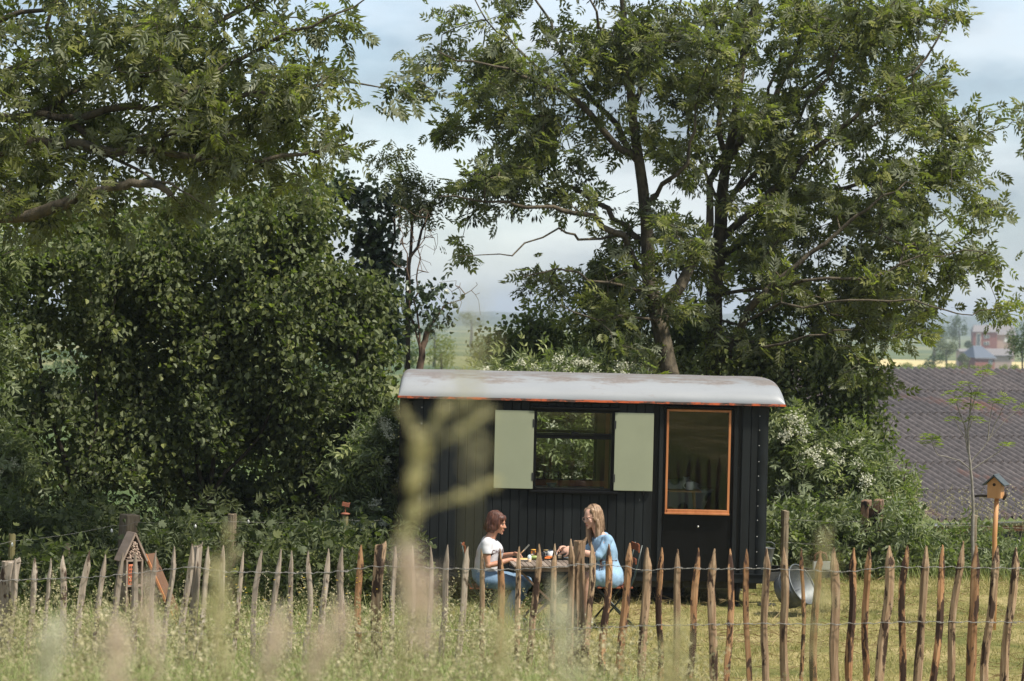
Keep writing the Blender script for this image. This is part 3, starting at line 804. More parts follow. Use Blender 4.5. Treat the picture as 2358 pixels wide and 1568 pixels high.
def finish_tree(root, sk, leafparts, mat, bark, rmin=0.0, sides=6, crown='crown', trunk='trunk'):
    V, F = sk.tubes(sides, rmin)
    loc = np.array(root.location)
    add(trunk, np_mesh(trunk, V - loc, [F], True), bark, root)
    V, F, T = join(leafparts)
    o = add(crown, np_mesh(crown, V - loc, [F], False, T), mat, root); o['kind'] = 'stuff'
    return o

ASH1 = pinnate(3, 0.17, 0.100, 0.044, 0.30); ASH2 = pinnate(3, 0.15, 0.095, 0.040, 0.55); ASH3 = pinnate(4, 0.20, 0.100, 0.040, 0.12, 48)

# ------------------------------------------------------------------ ash behind the wagon (two neighbours)
def px(lst, d): return [W(x, y, d if len(q) == 0 else d + q[0]) for x, y, *q in lst]
def ash_behind():
    rng = np.random.RandomState(5); D = 33.0
    base = W(1546, 960, D); base.z = TZ(base.x, base.y)
    sk = Skeleton(2)
    b = [tuple(base)]
    sk.limb(b + px([(1540, 863), (1530, 797), (1508, 705), (1494, 638), (1490, 513), (1480, 430), (1463, 320), (1452, 200), (1440, 90), (1430, -40), (1420, -160)], D), 0.150, 0.030, sub=2, wob=0.012)
    def lm(p, r0, r1, d=D): sk.limb(px(p, d), r0, r1, 'near', wob=0.045)
    lm([(1524, 752), (1540, 688, .1), (1590, 613, .3), (1624, 551, .4), (1638, 472, .5), (1655, 300, .8), (1690, 100, 1.0), (1720, -80, 1.2)], 0.10, 0.02)
    lm([(1481, 610), (1436, 543, -.4), (1365, 500, -.7), (1298, 485, -.9), (1215, 478, -1.0), (1120, 466, -1.0), (1010, 452, -1.0)], 0.055, 0.010)
    lm([(1470, 590), (1444, 521, .3), (1365, 462, .6), (1298, 425, .8), (1267, 348, 1.0), (1190, 300, 1.1), (1080, 250, 1.2)], 0.050, 0.010)
    lm([(1472, 385), (1408, 323, -.2), (1342, 241, -.5), (1308, 216, -.6), (1236, 185, -.8), (1142, 150, -1.0), (1010, 120, -1.1)], 0.055, 0.009)
    lm([(1458, 372), (1424, 288, .4), (1349, 210, .7), (1292, 116, .8), (1230, 0, .9), (1200, -90, 1.0)], 0.050, 0.009)
    lm([(1290, 170), (1189, 116, 0), (1120, 47, .1), (1060, -40, .1)], 0.022, 0.006)
    lm([(1436, 543), (1336, 551, -1.0), (1286, 526, -1.3), (1180, 590, -1.5), (1060, 590, -1.5)], 0.022, 0.006)
    lm([(1515, 742), (1450, 730, -.6), (1373, 737, -.9), (1290, 700, -1.1)], 0.025, 0.008)
    lm([(1500, 680), (1400, 650, -.6), (1280, 620, -.9), (1200, 640, -1.0)], 0.025, 0.008)
    lm([(1455, 230), (1500, 120, .5), (1560, 20, .8), (1600, -120, 1.0)], 0.04, 0.01)
    lm([(1445, 150), (1380, 60, -.5), (1340, -60, -.8)], 0.03, 0.01)
    lm([(1490, 470), (1560, 400, -.7), (1600, 300, -.9), (1620, 180, -1.0)], 0.04, 0.01)
    blobs = [(1005, 130, 55, 45), (960, 185, 28, 26), (1100, 50, 95, 65, 0, .7), (1135, 190, 100, 80, 0, .8), (1065, 300, 65, 40), (1125, 400, 90, 70), (1230, 330, 100, 90, 0, 1.1),
             (1260, 130, 120, 110, 0, .6), (1380, 50, 120, 90, 0, .6), (1400, 240, 110, 110, 0, .55), (1190, 475, 100, 30), (1062, 578, 22, 12), (1120, 560, 26, 14), (1350, 440, 100, 70, 0, .8), (1500, 120, 110, 120, 0, .9),
             (1560, 300, 100, 130, 0, .9), (1230, 640, 60, 40), (1330, 650, 100, 55), (1440, 590, 90, 60, 0, .8), (1430, 700, 110, 60, 0, 1.1), (1560, 520, 90, 90, 0, .8), (1590, 660, 90, 70, 0, .9), (1480, 800, 100, 55, 0, .9),
             (1250, 560, 60, 30, 0, .3), (1500, -90, 260, 90, 0, .5), (1180, -70, 160, 60, 0, .5), (1640, 130, 110, 120, 0, .8)]
    C = blob_points(blobs, 700, D, 1.5, rng, 3, 0.5, 0.1)
    dirs = sk.reach(C, 0.0045, 0.22, 0.06)
    root = empty('ash_tree', base)
    parts = clump_leaves([ASH1, ASH2, ASH3], C, dirs, 7, 0.08, rng, (0.75, 1.15), 0.12, 0.8, 0.5, 0.50)
    finish_tree(root, sk, parts, M_ASH, M_BARK)
    # hanging key bunches, mostly on the open side of the crown
    kb = [keybunch(26, 0.16, rng) for _ in range(4)]
    ck = C[rng.choice(len(C), 330, False)]; ck = ck + rng.normal(size=ck.shape)*0.07 + np.array([[0, 0, -0.05]])
    kp = []
    for q in range(4):
        sel = ck[q::4]; n = len(sel); ang = rng.rand(n)*6.28
        xd = np.stack([np.cos(ang), np.sin(ang), np.zeros(n)], -1)
        kp.append(scatter(kb[q], sel, xd, np.tile([[0, 0, 1.0]], (n, 1)), rng.uniform(0.9, 1.6, n), rng, np.clip(rng.normal(.45, .25, n), 0, 1)))
    V, F, T = join(kp); o = add('key_bunches', np_mesh('key_bunches', V - np.array(base), [F], False, T), M_KEYS, root); o['kind'] = 'stuff'
    tag(root, 'tall ash tree with open airy branches and dark key bunches behind the wagon window', 'tree', 'ash trees')

def ash_behind_right():
    rng = np.random.RandomState(9); D = 34.0
    base = W(1650, 960, D); base.z = TZ(base.x, base.y)
    sk = Skeleton(4)
    sk.limb([tuple(base)] + px([(1648, 863), (1644, 784), (1644, 680), (1656, 555), (1660, 470), (1672, 380), (1700, 200), (1740, 0), (1760, -140)], D), 0.165, 0.035, sub=2, wob=0.012)
    def lm(p, r0, r1, d=D): sk.limb(px(p, d), r0, r1, 'near', wob=0.045)
    lm([(1650, 870), (1673, 826, -.3), (1706, 747, -.6), (1731, 701, -.8), (1800, 640, -1.0), (1900, 560, -1.1), (2000, 480, -1.2), (2090, 420, -1.2)], 0.085, 0.010)  # lit side of the wing is put into the colour as paler brick
    lm([(1660, 540), (1780, 440, -.3), (1900, 330, -.6), (2000, 240, -.7), (2100, 170, -.8), (2180, 50, -.8)], 0.06, 0.01)
    lm([(1655, 600), (1760, 500, .5), (1900, 440, .8), (2050, 400, 1.0), (2200, 360, 1.0), (2320, 290, 1.0)], 0.055, 0.008)
    lm([(1731, 701), (1850, 650, -1.2), (2000, 640, -1.4), (2120, 590, -1.4), (2270, 580, -1.4)], 0.030, 0.006)
    lm([(1720, 740), (1800, 705, -1.4), (1950, 690, -1.8), (2100, 692, -1.9), (2180, 715, -1.9), (2240, 725, -1.9), (2310, 705, -1.9)], 0.020, 0.006)
    lm([(1665, 520), (1740, 330, .2), (1790, 150, .4), (1830, -50, .5)], 0.04, 0.009)
    lm([(1690, 480), (1800, 330, -.4), (1900, 180, -.7), (1980, 20, -.9)], 0.035, 0.008)
    lm([(1700, 560), (1850, 420, .2), (1990, 300, .3), (2120, 230, .4)], 0.032, 0.008)
    lm([(1645, 470), (1605, 350, -.6), (1590, 200, -.8), (1600, 20, -1.0)], 0.030, 0.008)
    lm([(1690, 380), (1800, 200, .4), (1850, 60, .6), (1900, -100, .7)], 0.06, 0.012)
    lm([(1800, 300), (1950, 120, .2), (2050, 0, .2), (2100, -100, .3)], 0.03, 0.008)
    lm([(1670, 760), (1760, 800, -1.0), (1860, 770, -1.5), (1960, 760, -1.6)], 0.03, 0.007)
    lm([(1700, 200), (1650, 60, .6), (1620, -90, .9)], 0.04, 0.01)
    blobs = [(1680, 90, 110, 110, 0, .8), (1830, 70, 150, 110), (2000, 50, 150, 100), (2140, 50, 80, 75), (1720, 300, 120, 120, 0, .8), (1870, 290, 140, 130, 0, .9), (2040, 230, 130, 110), (2140, 190, 60, 50),
             (2150, 330, 90, 80), (2240, 300, 60, 60), (2305, 225, 28, 30), (2340, 290, 30, 20), (1780, 500, 130, 110, 0, .9), (1930, 480, 140, 120), (2080, 430, 120, 90), (2190, 400, 70, 55), (2235, 480, 35, 35),
             (1750, 640, 110, 80), (1880, 680, 130, 80), (2010, 630, 120, 80), (2110, 570, 90, 60), (2190, 610, 60, 50, 0, .8), (2270, 590, 40, 40), (2110, 690, 70, 40), (2040, 740, 90, 50), (1880, 790, 120, 60), (2310, 712, 30, 24),
             (2000, 840, 90, 50), (1730, 780, 80, 60, 0, .7), (1800, -90, 250, 80, 0, .5), (2050, -80, 150, 60, 0, .5)]
    C = blob_points(blobs, 1050, D, 1.6, rng, 3, 0.5, 0.1)
    dirs = sk.reach(C, 0.0045, 0.22, 0.06)
    root = empty('ash_tree', base)
    parts = clump_leaves([ASH1, ASH2, ASH3], C, dirs, 7, 0.09, rng, (0.75, 1.15), 0.12, 0.8, 0.45, 0.60)
    finish_tree(root, sk, parts, M_ASH, M_BARK)
    kb = [keybunch(24, 0.15, rng) for _ in range(3)]
    ck = C[rng.choice(len(C), 210, False)]; kp = []
    for q in range(3):
        sel = ck[q::3]; n = len(sel); ang = rng.rand(n)*6.28
        xd = np.stack([np.cos(ang), np.sin(ang), np.zeros(n)], -1)
        kp.append(scatter(kb[q], sel, xd, np.tile([[0, 0, 1.0]], (n, 1)), rng.uniform(0.9, 1.5, n), rng, np.clip(rng.normal(.45, .25, n), 0, 1)))
    V, F, T = join(kp); o = add('key_bunches', np_mesh('key_bunches', V - np.array(base), [F], False, T), M_KEYS, root); o['kind'] = 'stuff'
    tag(root, 'broad leafy ash tree rising behind the wagon door and leaning over the barn', 'tree', 'ash trees')

def ash_near():
    rng = np.random.RandomState(21); D = 25.5
    base = W(-330, 1500, D); base.z = TZ(base.x, base.y)
    sk = Skeleton(7)
    sk.limb([tuple(base)] + px([(-330, 900), (-320, 600), (-290, 420), (-260, 250), (-200, 60), (-150, -150)], D), 0.26, 0.08, sub=3, wob=0.015)
    def lm(p, r0, r1, d=D): sk.limb(px(p, d), r0, r1, 'near', wob=0.04)
    lm([(-300, 450), (-120, 380, -.2), (0, 345, -.3), (100, 325, -.4), (190, 333, -.5), (260, 352, -.5), (350, 345, -.5), (480, 372, -.6), (600, 372, -.6), (740, 345, -.6), (800, 330, -.6)], 0.095, 0.008)
    lm([(-290, 560), (-100, 530, -.5), (60, 500, -.8), (150, 468, -.9), (200, 446, -.9), (250, 430, -.9), (300, 420, -.9), (345, 421, -.9), (372, 430, -.9), (392, 448, -.9)], 0.075, 0.034)
    lm([(-260, 300), (-100, 285, 0), (0, 272, 0), (90, 262, 0), (150, 272, 0), (210, 320, 0), (240, 350, 0)], 0.07, 0.03)
    lm([(-260, 260), (-80, 190, .5), (60, 150, .6), (170, 120, .6), (300, 90, .6), (450, 60, .6), (600, 0, .6), (720, -60, .6)], 0.07, 0.01)
    lm([(150, 272), (300, 250, -.3), (420, 220, -.5), (520, 150, -.7), (640, 90, -.8), (760, 40, -.9), (840, 0, -.9)], 0.045, 0.007)
    lm([(300, 345), (430, 300, -.6), (560, 215, -.6), (680, 200, -.6), (800, 190, -.6), (900, 205, -.6)], 0.04, 0.006)
    lm([(90, 262), (180, 200, .2), (260, 160, .3), (400, 130, .4), (560, 110, .4)], 0.04, 0.008)
    lm([(-220, 120), (-60, 60, 0), (100, 20, 0), (200, -60, 0)], 0.05, 0.01)
    lm([(60, 150), (110, 60, .3), (150, -40, .3)], 0.035, 0.012)
    lm([(240, 350), (330, 400, -.8), (420, 440, -1.0), (470, 470, -1.0)], 0.02, 0.006)
    blobs = [(60, 60, 160, 100), (260, 50, 160, 90), (460, 60, 150, 90), (640, 50, 130, 90), (765, 50, 60, 55), (60, 190, 170, 80), (260, 190, 160, 90), (450, 200, 140, 90), (620, 190, 130, 80), (740, 170, 75, 42), (785, 255, 38, 40),
             (895, 205, 22, 18), (825, 50, 14, 30), (100, 330, 170, 80), (300, 310, 160, 80), (480, 320, 130, 80), (640, 300, 120, 60), (750, 320, 45, 26), (70, 430, 140, 60), (250, 420, 130, 50), (430, 440, 60, 60), (560, 400, 90, 45), (690, 385, 60, 30), (80, 490, 90, 30),
             (200, -90, 350, 70, 0, .5), (650, -80, 150, 50, 0, .5), (-150, 250, 120, 250, 0, .5)]
    C = blob_points(blobs, 580, D, 1.7, rng, 3, 0.5, 0.25)
    dirs = sk.reach(C, 0.004, 0.2, 0.05)
    root = empty('ash_tree', base)
    parts = clump_leaves([ASH1, ASH2, ASH3], C, dirs, 7, 0.11, rng, (0.75, 1.1), 0.40, 0.6, 0.55, 0.5)
    finish_tree(root, sk, parts, M_ASH, M_BARK)
    kb = [keybunch(26, 0.15, rng) for _ in range(3)]
    ck = C[rng.choice(len(C), 130, False)]; kp = []
    for q in range(3):
        sel = ck[q::3]; n = len(sel); ang = rng.rand(n)*6.28
        xd = np.stack([np.cos(ang), np.sin(ang), np.zeros(n)], -1)
        kp.append(scatter(kb[q], sel, xd, np.tile([[0, 0, 1.0]], (n, 1)), rng.uniform(0.9, 1.5, n), rng, np.clip(rng.normal(.45, .25, n), 0, 1)))
    V, F, T = join(kp); o = add('key_bunches', np_mesh('key_bunches', V - np.array(base), [F], False, T), M_KEYS, root); o['kind'] = 'stuff'
    tag(root, 'ash tree reaching long mossy limbs over the hazel hedge', 'tree', 'ash trees')
ash_behind(); ash_behind_right(); ash_near()

# ------------------------------------------------------------------ hazels, ivy column, elders, brambles
HAZ = [roundleaf(0.075, 0.062), roundleaf(0.062, 0.054), roundleaf(0.085, 0.068)]
IVY = [lobedleaf(0.075), roundleaf(0.07, 0.06)]
ELD = [pinnate(2, 0.15, 0.095, 0.038, 0.25, 60), pinnate(3, 0.17, 0.090, 0.034, 0.35, 60)]
MAP = [lobedleaf(0.10), lobedleaf(0.085)]
BRA = [roundleaf(0.07, 0.05), roundleaf(0.05, 0.04), pinnate(1, 0.06, 0.06, 0.035, 0.2, 70)]

def shrub(name, label, cat, base_px, D, blobs, nclump, per, tmpl, mat, stems, seed, thick=0.9, spread=0.16, size=(0.8, 1.25), droop=0.5, flat=0.5, tmean=0.45, bark=None, group=None, flowers=0, outw=0.5, fsize=0.12, rmin=0.0, spray=1, slen=0.5):
    rng = np.random.RandomState(seed)
    base = W(base_px, 1350, D); base.z = TZ(base.x, base.y)
    sk = Skeleton(seed)
    for k, st in enumerate(stems):
        a = np.array(base) + np.array([rng.normal()*0.12, rng.normal()*0.12, 0])
        sk.limb([tuple(a)] + px(st, D), 0.028 + 0.02*rng.rand(), 0.008, -1, wob=0.03)
    C = blob_points(blobs, nclump, D, thick, rng, spray, slen, 0.45)
    gz = terrain(C[:, 0], C[:, 1]) + 0.05; C[:, 2] = np.maximum(C[:, 2], gz)
    dirs = sk.reach(C, 0.0035, 0.22, 0.08)
    root = empty(name, base)
    parts = clump_leaves(tmpl, C, dirs, per, spread, rng, size, droop, outw, flat, tmean)
    finish_tree(root, sk, parts, mat, bark or M_BARKD, rmin, 5)
    if flowers:
        # flat white flower heads facing the light and the open side
        fp = []; sel = C[np.argsort(C[:, 1] + rng.normal(size=len(C))*0.5)[:max(flowers*2, 4)]]
        sel = sel[rng.choice(len(sel), min(flowers, len(sel)), False)] + np.array([[0, -0.30, 0.06]])
        P, X, Z, S, T = [], [], [], [], []
        for c in sel:
            nrm = np.array([rng.normal()*0.4, -0.9 + rng.normal()*0.3, 0.6]); nrm /= np.linalg.norm(nrm)
            u = np.cross(nrm, [0, 0, 1]); u /= np.linalg.norm(u); v = np.cross(nrm, u)
            rr = fsize*rng.uniform(0.6, 1.15)
            for q in range(70):
                a = rng.rand()*6.28; r_ = rr*math.sqrt(rng.rand())*(0.75 + 0.25*math.sin(a*5))
                P.append(c + u*math.cos(a)*r_ + v*math.sin(a)*r_ + nrm*rng.normal()*0.012); X.append(rng.normal(size=3)); Z.append(nrm + rng.normal(size=3)*0.4); S.append(rng.uniform(0.7, 1.4)); T.append(rng.rand())
        V, F, T = scatter(leaflet(0.022, 0.020, 0.1), np.array(P), np.array(X), np.array(Z), np.array(S), rng, np.array(T))
        o = add('flower_heads', np_mesh('flower_heads', V - np.array(base), [F], False, T), M_FLOWER, root); o['kind'] = 'stuff'
    return tag(root, label, cat, group)

HG = 'hazel shrubs in the hedge'
shrub('hazel_shrub', 'hazel shrub in the dark hedge behind the insect hotel', 'shrub', 190, 30.0,
      [(40, 620, 170, 110), (200, 560, 150, 90), (60, 780, 170, 100), (230, 730, 150, 110), (100, 900, 180, 70), (270, 870, 110, 70), (80, 1050, 180, 110, .6, .7), (250, 1060, 140, 110, .6, .7), (120, 1210, 200, 80, .5, .7), (330, 970, 70, 60)],
      520, 46, HAZ, M_HAZEL, [[(180, 1150), (120, 950), (60, 750), (40, 600)], [(200, 1150), (220, 900), (260, 700), (240, 520)], [(190, 1180), (60, 1000), (-30, 850)], [(210, 1150), (300, 1000), (340, 900)]], 31, 1.1, tmean=0.42, group=HG, spray=6, slen=0.75, spread=0.12)
shrub('hazel_shrub', 'hazel shrub in the hedge under the broken ash limb', 'shrub', 470, 30.3,
      [(400, 560, 150, 90), (560, 530, 140, 90), (420, 700, 160, 100), (580, 680, 140, 100), (470, 850, 140, 70), (380, 940, 120, 60), (460, 960, 90, 55), (560, 950, 110, 90, .5), (430, 1090, 150, 100, .8, .55), (580, 1100, 120, 110, .8, .6), (480, 1220, 150, 70, .6, .7)],
      540, 46, HAZ, M_HAZEL, [[(470, 1150), (430, 900), (390, 700), (400, 520)], [(480, 1150), (540, 900), (600, 700), (580, 480)], [(470, 1180), (350, 1000), (330, 900)], [(480, 1150), (600, 1000), (640, 850)]], 32, 1.0, tmean=0.45, group=HG, spray=6, slen=0.75, spread=0.12)
shrub('hazel_shrub', 'hazel shrub at the end of the hedge beside the wagon', 'shrub', 760, 30.6,
      [(700, 500, 110, 80), (690, 620, 120, 90), (790, 660, 90, 80), (720, 770, 140, 90), (850, 770, 70, 80), (740, 890, 140, 80), (860, 880, 60, 80), (700, 1000, 140, 80, .3), (830, 1000, 80, 90, .3), (700, 1110, 150, 90, .6, .8), (840, 1120, 80, 80, .5), (720, 1220, 150, 60, .5, .8)],
      500, 46, HAZ, M_HAZEL, [[(760, 1150), (700, 900), (690, 700), (690, 480)], [(770, 1150), (820, 900), (830, 700)], [(750, 1180), (650, 1000), (620, 900)], [(770, 1150), (850, 1000), (880, 850)]], 33, 1.0, tmean=0.47, group=HG, spray=6, slen=0.75, spread=0.12)
shrub('hazel_shrub', 'tall hazel growing behind the hedge under the long ash limb', 'shrub', 380, 33.5,
      [(120, 520, 220, 90), (400, 500, 240, 80), (640, 470, 130, 70), (300, 640, 300, 120, .5, .8), (620, 620, 200, 140, .5, .8), (200, 850, 280, 160, .5, .5), (600, 850, 250, 160, .5, .5), (400, 1050, 420, 130, .5, .35)],
      460, 44, HAZ, M_HAZEL, [[(380, 1100), (300, 800), (200, 560)], [(400, 1100), (450, 800), (480, 500)], [(420, 1100), (580, 800), (640, 480)], [(360, 1100), (150, 800), (60, 600)]], 34, 1.2, tmean=0.5, size=(0.9, 1.3), group=HG, spray=6, slen=0.75, spread=0.12)

shrub('ivy_clad_tree', 'dark ivy-clad dead stem standing against the sky beside the hazels', 'tree', 880, 34.0,
      [(800, 440, 40, 22), (850, 450, 40, 30), (900, 470, 35, 45), (860, 520, 45, 45), (880, 590, 40, 50), (850, 640, 45, 50), (890, 680, 40, 50), (870, 760, 55, 60), (840, 560, 25, 40), (920, 620, 25, 25), (760, 430, 20, 12)],
      120, 26, IVY, M_IVY, [[(880, 1000), (885, 800), (870, 620), (850, 500), (790, 430)], [(880, 1000), (890, 700), (905, 480), (915, 420)]], 41, 0.35, 0.10, size=(0.8, 1.5), droop=0.7, flat=0.2, tmean=0.35)
shrub('ash_sapling', 'dark spindly ash sapling top poking up beside the ivy stem', 'tree', 935, 33.0,
      [(925, 400, 30, 30), (905, 360, 14, 16), (960, 430, 35, 25), (985, 465, 25, 18), (940, 470, 30, 20)], 34, 9, [ASH2], M_ASH,
      [[(935, 1000), (940, 700), (950, 520), (935, 430), (905, 355)], [(945, 600), (985, 500), (1010, 440)]], 42, 0.3, 0.10, size=(0.6, 0.9), tmean=0.25)

EG = 'elder bushes in white flower'
shrub('elder_bush', 'elder bush with white flower heads at the hedge end of the wagon', 'bush', 850, 28.9,
      [(850, 1080, 60, 60), (880, 1170, 50, 60), (830, 1230, 60, 50), (890, 1270, 50, 40), (880, 1000, 40, 40, .3), (800, 1290, 60, 40)], 150, 18, ELD, M_ELDER,
      [[(850, 1280), (840, 1150), (860, 1030)], [(855, 1280), (890, 1150), (895, 1050)]], 51, 0.5, 0.13, tmean=0.45, flowers=44, group=EG, fsize=0.10)
shrub('elder_bush', 'elder bush in full white flower seen through the wagon window', 'bush', 1330, 32.2,
      [(1180, 920, 120, 60), (1300, 900, 130, 70), (1420, 930, 110, 70), (1230, 1020, 120, 70), (1350, 1040, 110, 80), (1450, 1060, 80, 80), (1250, 1130, 130, 70), (1380, 1160, 120, 80), (1200, 870, 120, 35), (1330, 850, 130, 30)], 380, 18, ELD, M_ELDER,
      [[(1330, 1250), (1250, 1050), (1200, 900)], [(1330, 1250), (1340, 1050), (1330, 880)], [(1340, 1250), (1420, 1050), (1440, 900)]], 52, 0.7, 0.14, tmean=0.7, flowers=170, group=EG, fsize=0.11)
shrub('elder_bush', 'elder bush with cream flower heads beside the wagon door end', 'bush', 1880, 33.0,
      [(1820, 1010, 70, 70), (1900, 1060, 85, 70), (1965, 1085, 70, 65), (1850, 1130, 80, 60), (1950, 1170, 90, 60), (2015, 1180, 55, 55), (1830, 1220, 60, 50), (1930, 1260, 90, 40), (2030, 1265, 70, 40)], 360, 18, ELD, M_ELDER,
      [[(1880, 1280), (1840, 1100), (1810, 980)], [(1890, 1280), (1920, 1100), (1930, 1010)], [(1890, 1280), (2000, 1150), (2050, 1060)]], 53, 0.7, 0.13, tmean=0.6, flowers=70, group=EG, fsize=0.11)
shrub('elder_bush', 'elder bush with cream flower heads at the far end of the hedge', 'bush', -20, 28.3,
      [(5, 590, 45, 45), (10, 1030, 50, 55), (40, 1070, 35, 25), (-50, 800, 60, 180), (-40, 1150, 60, 100), (-60, 600, 60, 80)], 130, 18, ELD, M_ELDER,
      [[(-20, 1250), (-40, 1000), (-30, 800), (0, 600)], [(-20, 1250), (0, 1100), (20, 1030)]], 57, 0.5, 0.13, tmean=0.5, flowers=34, group=EG, fsize=0.12)
shrub('hedge_shrub', 'dense dark green shrub between the wagon roof and the barn roof', 'shrub', 1890, 33.8,
      [(1780, 870, 60, 60), (1860, 850, 90, 50), (1960, 870, 80, 60), (1990, 930, 45, 45), (1830, 950, 90, 60), (1930, 980, 80, 60), (1800, 1060, 70, 70), (1700, 850, 80, 40), (1600, 850, 60, 30), (2030, 1000, 35, 30), (1880, 1100, 90, 60), (1980, 1020, 60, 40)], 400, 30, HAZ, M_HAZEL,
      [[(1890, 1250), (1850, 1050), (1800, 880)], [(1890, 1250), (1900, 1050), (1880, 850)], [(1890, 1250), (1960, 1050), (1990, 890)]], 54, 0.8, 0.14, tmean=0.5, size=(0.8, 1.2))
shrub('hedge_shrub', 'low leafy shrub above the white wagon roof under the ash', 'shrub', 1400, 35.0,
      [(1180, 800, 60, 70), (1240, 760, 60, 60), (1310, 780, 70, 60), (1400, 800, 80, 60), (1500, 830, 80, 50), (1600, 800, 70, 70), (1700, 830, 70, 50), (1240, 830, 120, 40), (1760, 760, 60, 60), (1560, 760, 70, 60), (1420, 740, 70, 40)], 330, 28, HAZ, M_HAZEL,
      [[(1400, 1150), (1300, 900), (1220, 760)], [(1400, 1150), (1400, 900), (1390, 760)], [(1400, 1150), (1560, 900), (1650, 780)]], 55, 0.8, 0.14, tmean=0.36, size=(0.8, 1.2))
shrub('hedge_shrub', 'pale green sunlit shrub leaning over the barn gutter', 'shrub', 2080, 33.4,
      [(2050, 1120, 36, 45), (2020, 1185, 50, 50), (2065, 1200, 35, 40), (2050, 1270, 70, 35), (1990, 1220, 55, 40)], 130, 24, BRA + ELD, M_ELDER,
      [[(2080, 1300), (2070, 1150), (2090, 1060)], [(2080, 1300), (2040, 1200), (2030, 1120)]], 56, 0.5, 0.12, tmean=0.8)

# bare dead sapling between the hazels and the wagon roof
def dead_tree():
    D = 31.5; base = W(965, 1000, D); base.z = TZ(base.x, base.y); rng = np.random.RandomState(61)
    sk = Skeleton(61)
    sk.limb([tuple(base)] + px([(968, 860), (972, 800), (988, 755)], D), 0.060, 0.040, sub=3, wob=0.02)
    def lm(p, r0, r1): sk.limb(px(p, D), r0, r1, 'near', wob=0.05)
    lm([(970, 830), (958, 770), (945, 700), (940, 640), (930, 560), (920, 500)], 0.018, 0.004)
    lm([(962, 790), (955, 690), (962, 620), (975, 550), (985, 490)], 0.016, 0.004)
    lm([(985, 760), (1020, 710), (1060, 690), (1100, 655)], 0.012, 0.003)
    tips = np.array([W(rng.uniform(900, 1010), rng.uniform(470, 640), D + rng.normal()*0.3) for _ in range(60)] + [W(rng.uniform(1000, 1110), rng.uniform(645, 730), D + rng.normal()*0.2) for _ in range(24)])
    sk.reach(tips, 0.0028, 0.12, 0.02)
    sk.r = list(np.minimum(np.array(sk.r), 0.06))
    root = empty('dead_tree', base); V, F = sk.tubes(6)
    add('trunk', np_mesh('trunk', V - np.array(base), [F], True), simple('dead_wood', (0.05, 0.032, 0.02), (0.14, 0.09, 0.06), 0.9, 10, bmp=0.6), root)
    C = np.array([W(x + rng.normal()*18, y + rng.normal()*14, D + rng.normal()*0.15) for x, y in [(975, 690), (1000, 670), (960, 700), (1010, 700), (985, 720), (940, 660), (1030, 720), (1000, 730), (955, 730)] for _ in range(4)])
    V, F, T = join(clump_leaves(IVY, C, rng.normal(size=C.shape), 9, 0.06, rng, (0.8, 1.3), 0.6, 0.4, 0.2, 0.3))
    o = add('ivy', np_mesh('ivy', V - np.array(base), [F], False, T), M_IVY, root); o['kind'] = 'stuff'
    tag(root, 'bare dead sapling with a split brown stump and a little ivy', 'tree')
dead_tree()

# young tree with tufted new leaves in front of the barn
def young_tree():
    D = 26.5; base = W(2243, 1400, D); base.z = TZ(base.x, base.y); rng = np.random.RandomState(71)
    sk = Skeleton(71)
    sk.limb([tuple(base)] + px([(2240, 1270), (2241, 1180), (2238, 1100), (2232, 1050), (2229, 1000), (2233, 950), (2238, 900)], D), 0.021, 0.006, sub=3, wob=0.008)
    def lm(p, r0=0.0075, r1=0.003): sk.limb(px(p, D), r0, r1, 'near', wob=0.02)
    tufts = []
    for p in ([(2238, 1085), (2210, 1060), (2160, 1048), (2150, 1030), (2140, 1000)], [(2240, 1070), (2265, 1030), (2300, 985), (2350, 935)], [(2275, 1020), (2300, 960), (2316, 915)], [(2234, 1055), (2218, 1000), (2195, 960)], [(2238, 950), (2255, 890), (2270, 855)],
              [(2230, 1030), (2215, 960), (2200, 920)], [(2270, 1020), (2280, 960), (2290, 920)], [(2238, 900), (2225, 880)], [(2233, 960), (2240, 930)], [(2229, 1010), (2238, 970), (2246, 960)], [(2240, 1075), (2300, 1040), (2322, 1020)], [(2229, 990), (2205, 940), (2196, 900)]):
        lm(p); tufts.append(p[-1])
    tufts += [(2237, 905), (2250, 905), (2144, 1010), (2150, 1020)]
    root = empty('young_tree', base); V, F = sk.tubes(7)
    add('trunk', np_mesh('trunk', V - np.array(base), [F], True), simple('smooth_grey_bark', (0.16, 0.145, 0.125), (0.25, 0.23, 0.20), 0.8, 20, bmp=0.3), root)
    tm = pinnate(3, 0.12, 0.075, 0.022, 0.7, 60)
    for t_ in tufts:
        c = np.array(W(t_[0], t_[1], D)); n = 11
        d = rng.normal(size=(n, 3)); d[:, 2] = np.abs(d[:, 2])*0.3
        V, F, T = scatter(tm, np.tile(c, (n, 1)), d, np.tile([[0, 0, 1.0]], (n, 1)), rng.uniform(0.45, 0.85, n), rng, rng.rand(n))
        add('leaf_tuft', np_mesh('leaf_tuft', V - np.array(base), [F], False, T), M_SPRING, root)
    tag(root, 'slender young tree with sparse tufts of fresh leaves before the barn roof', 'tree')
young_tree()
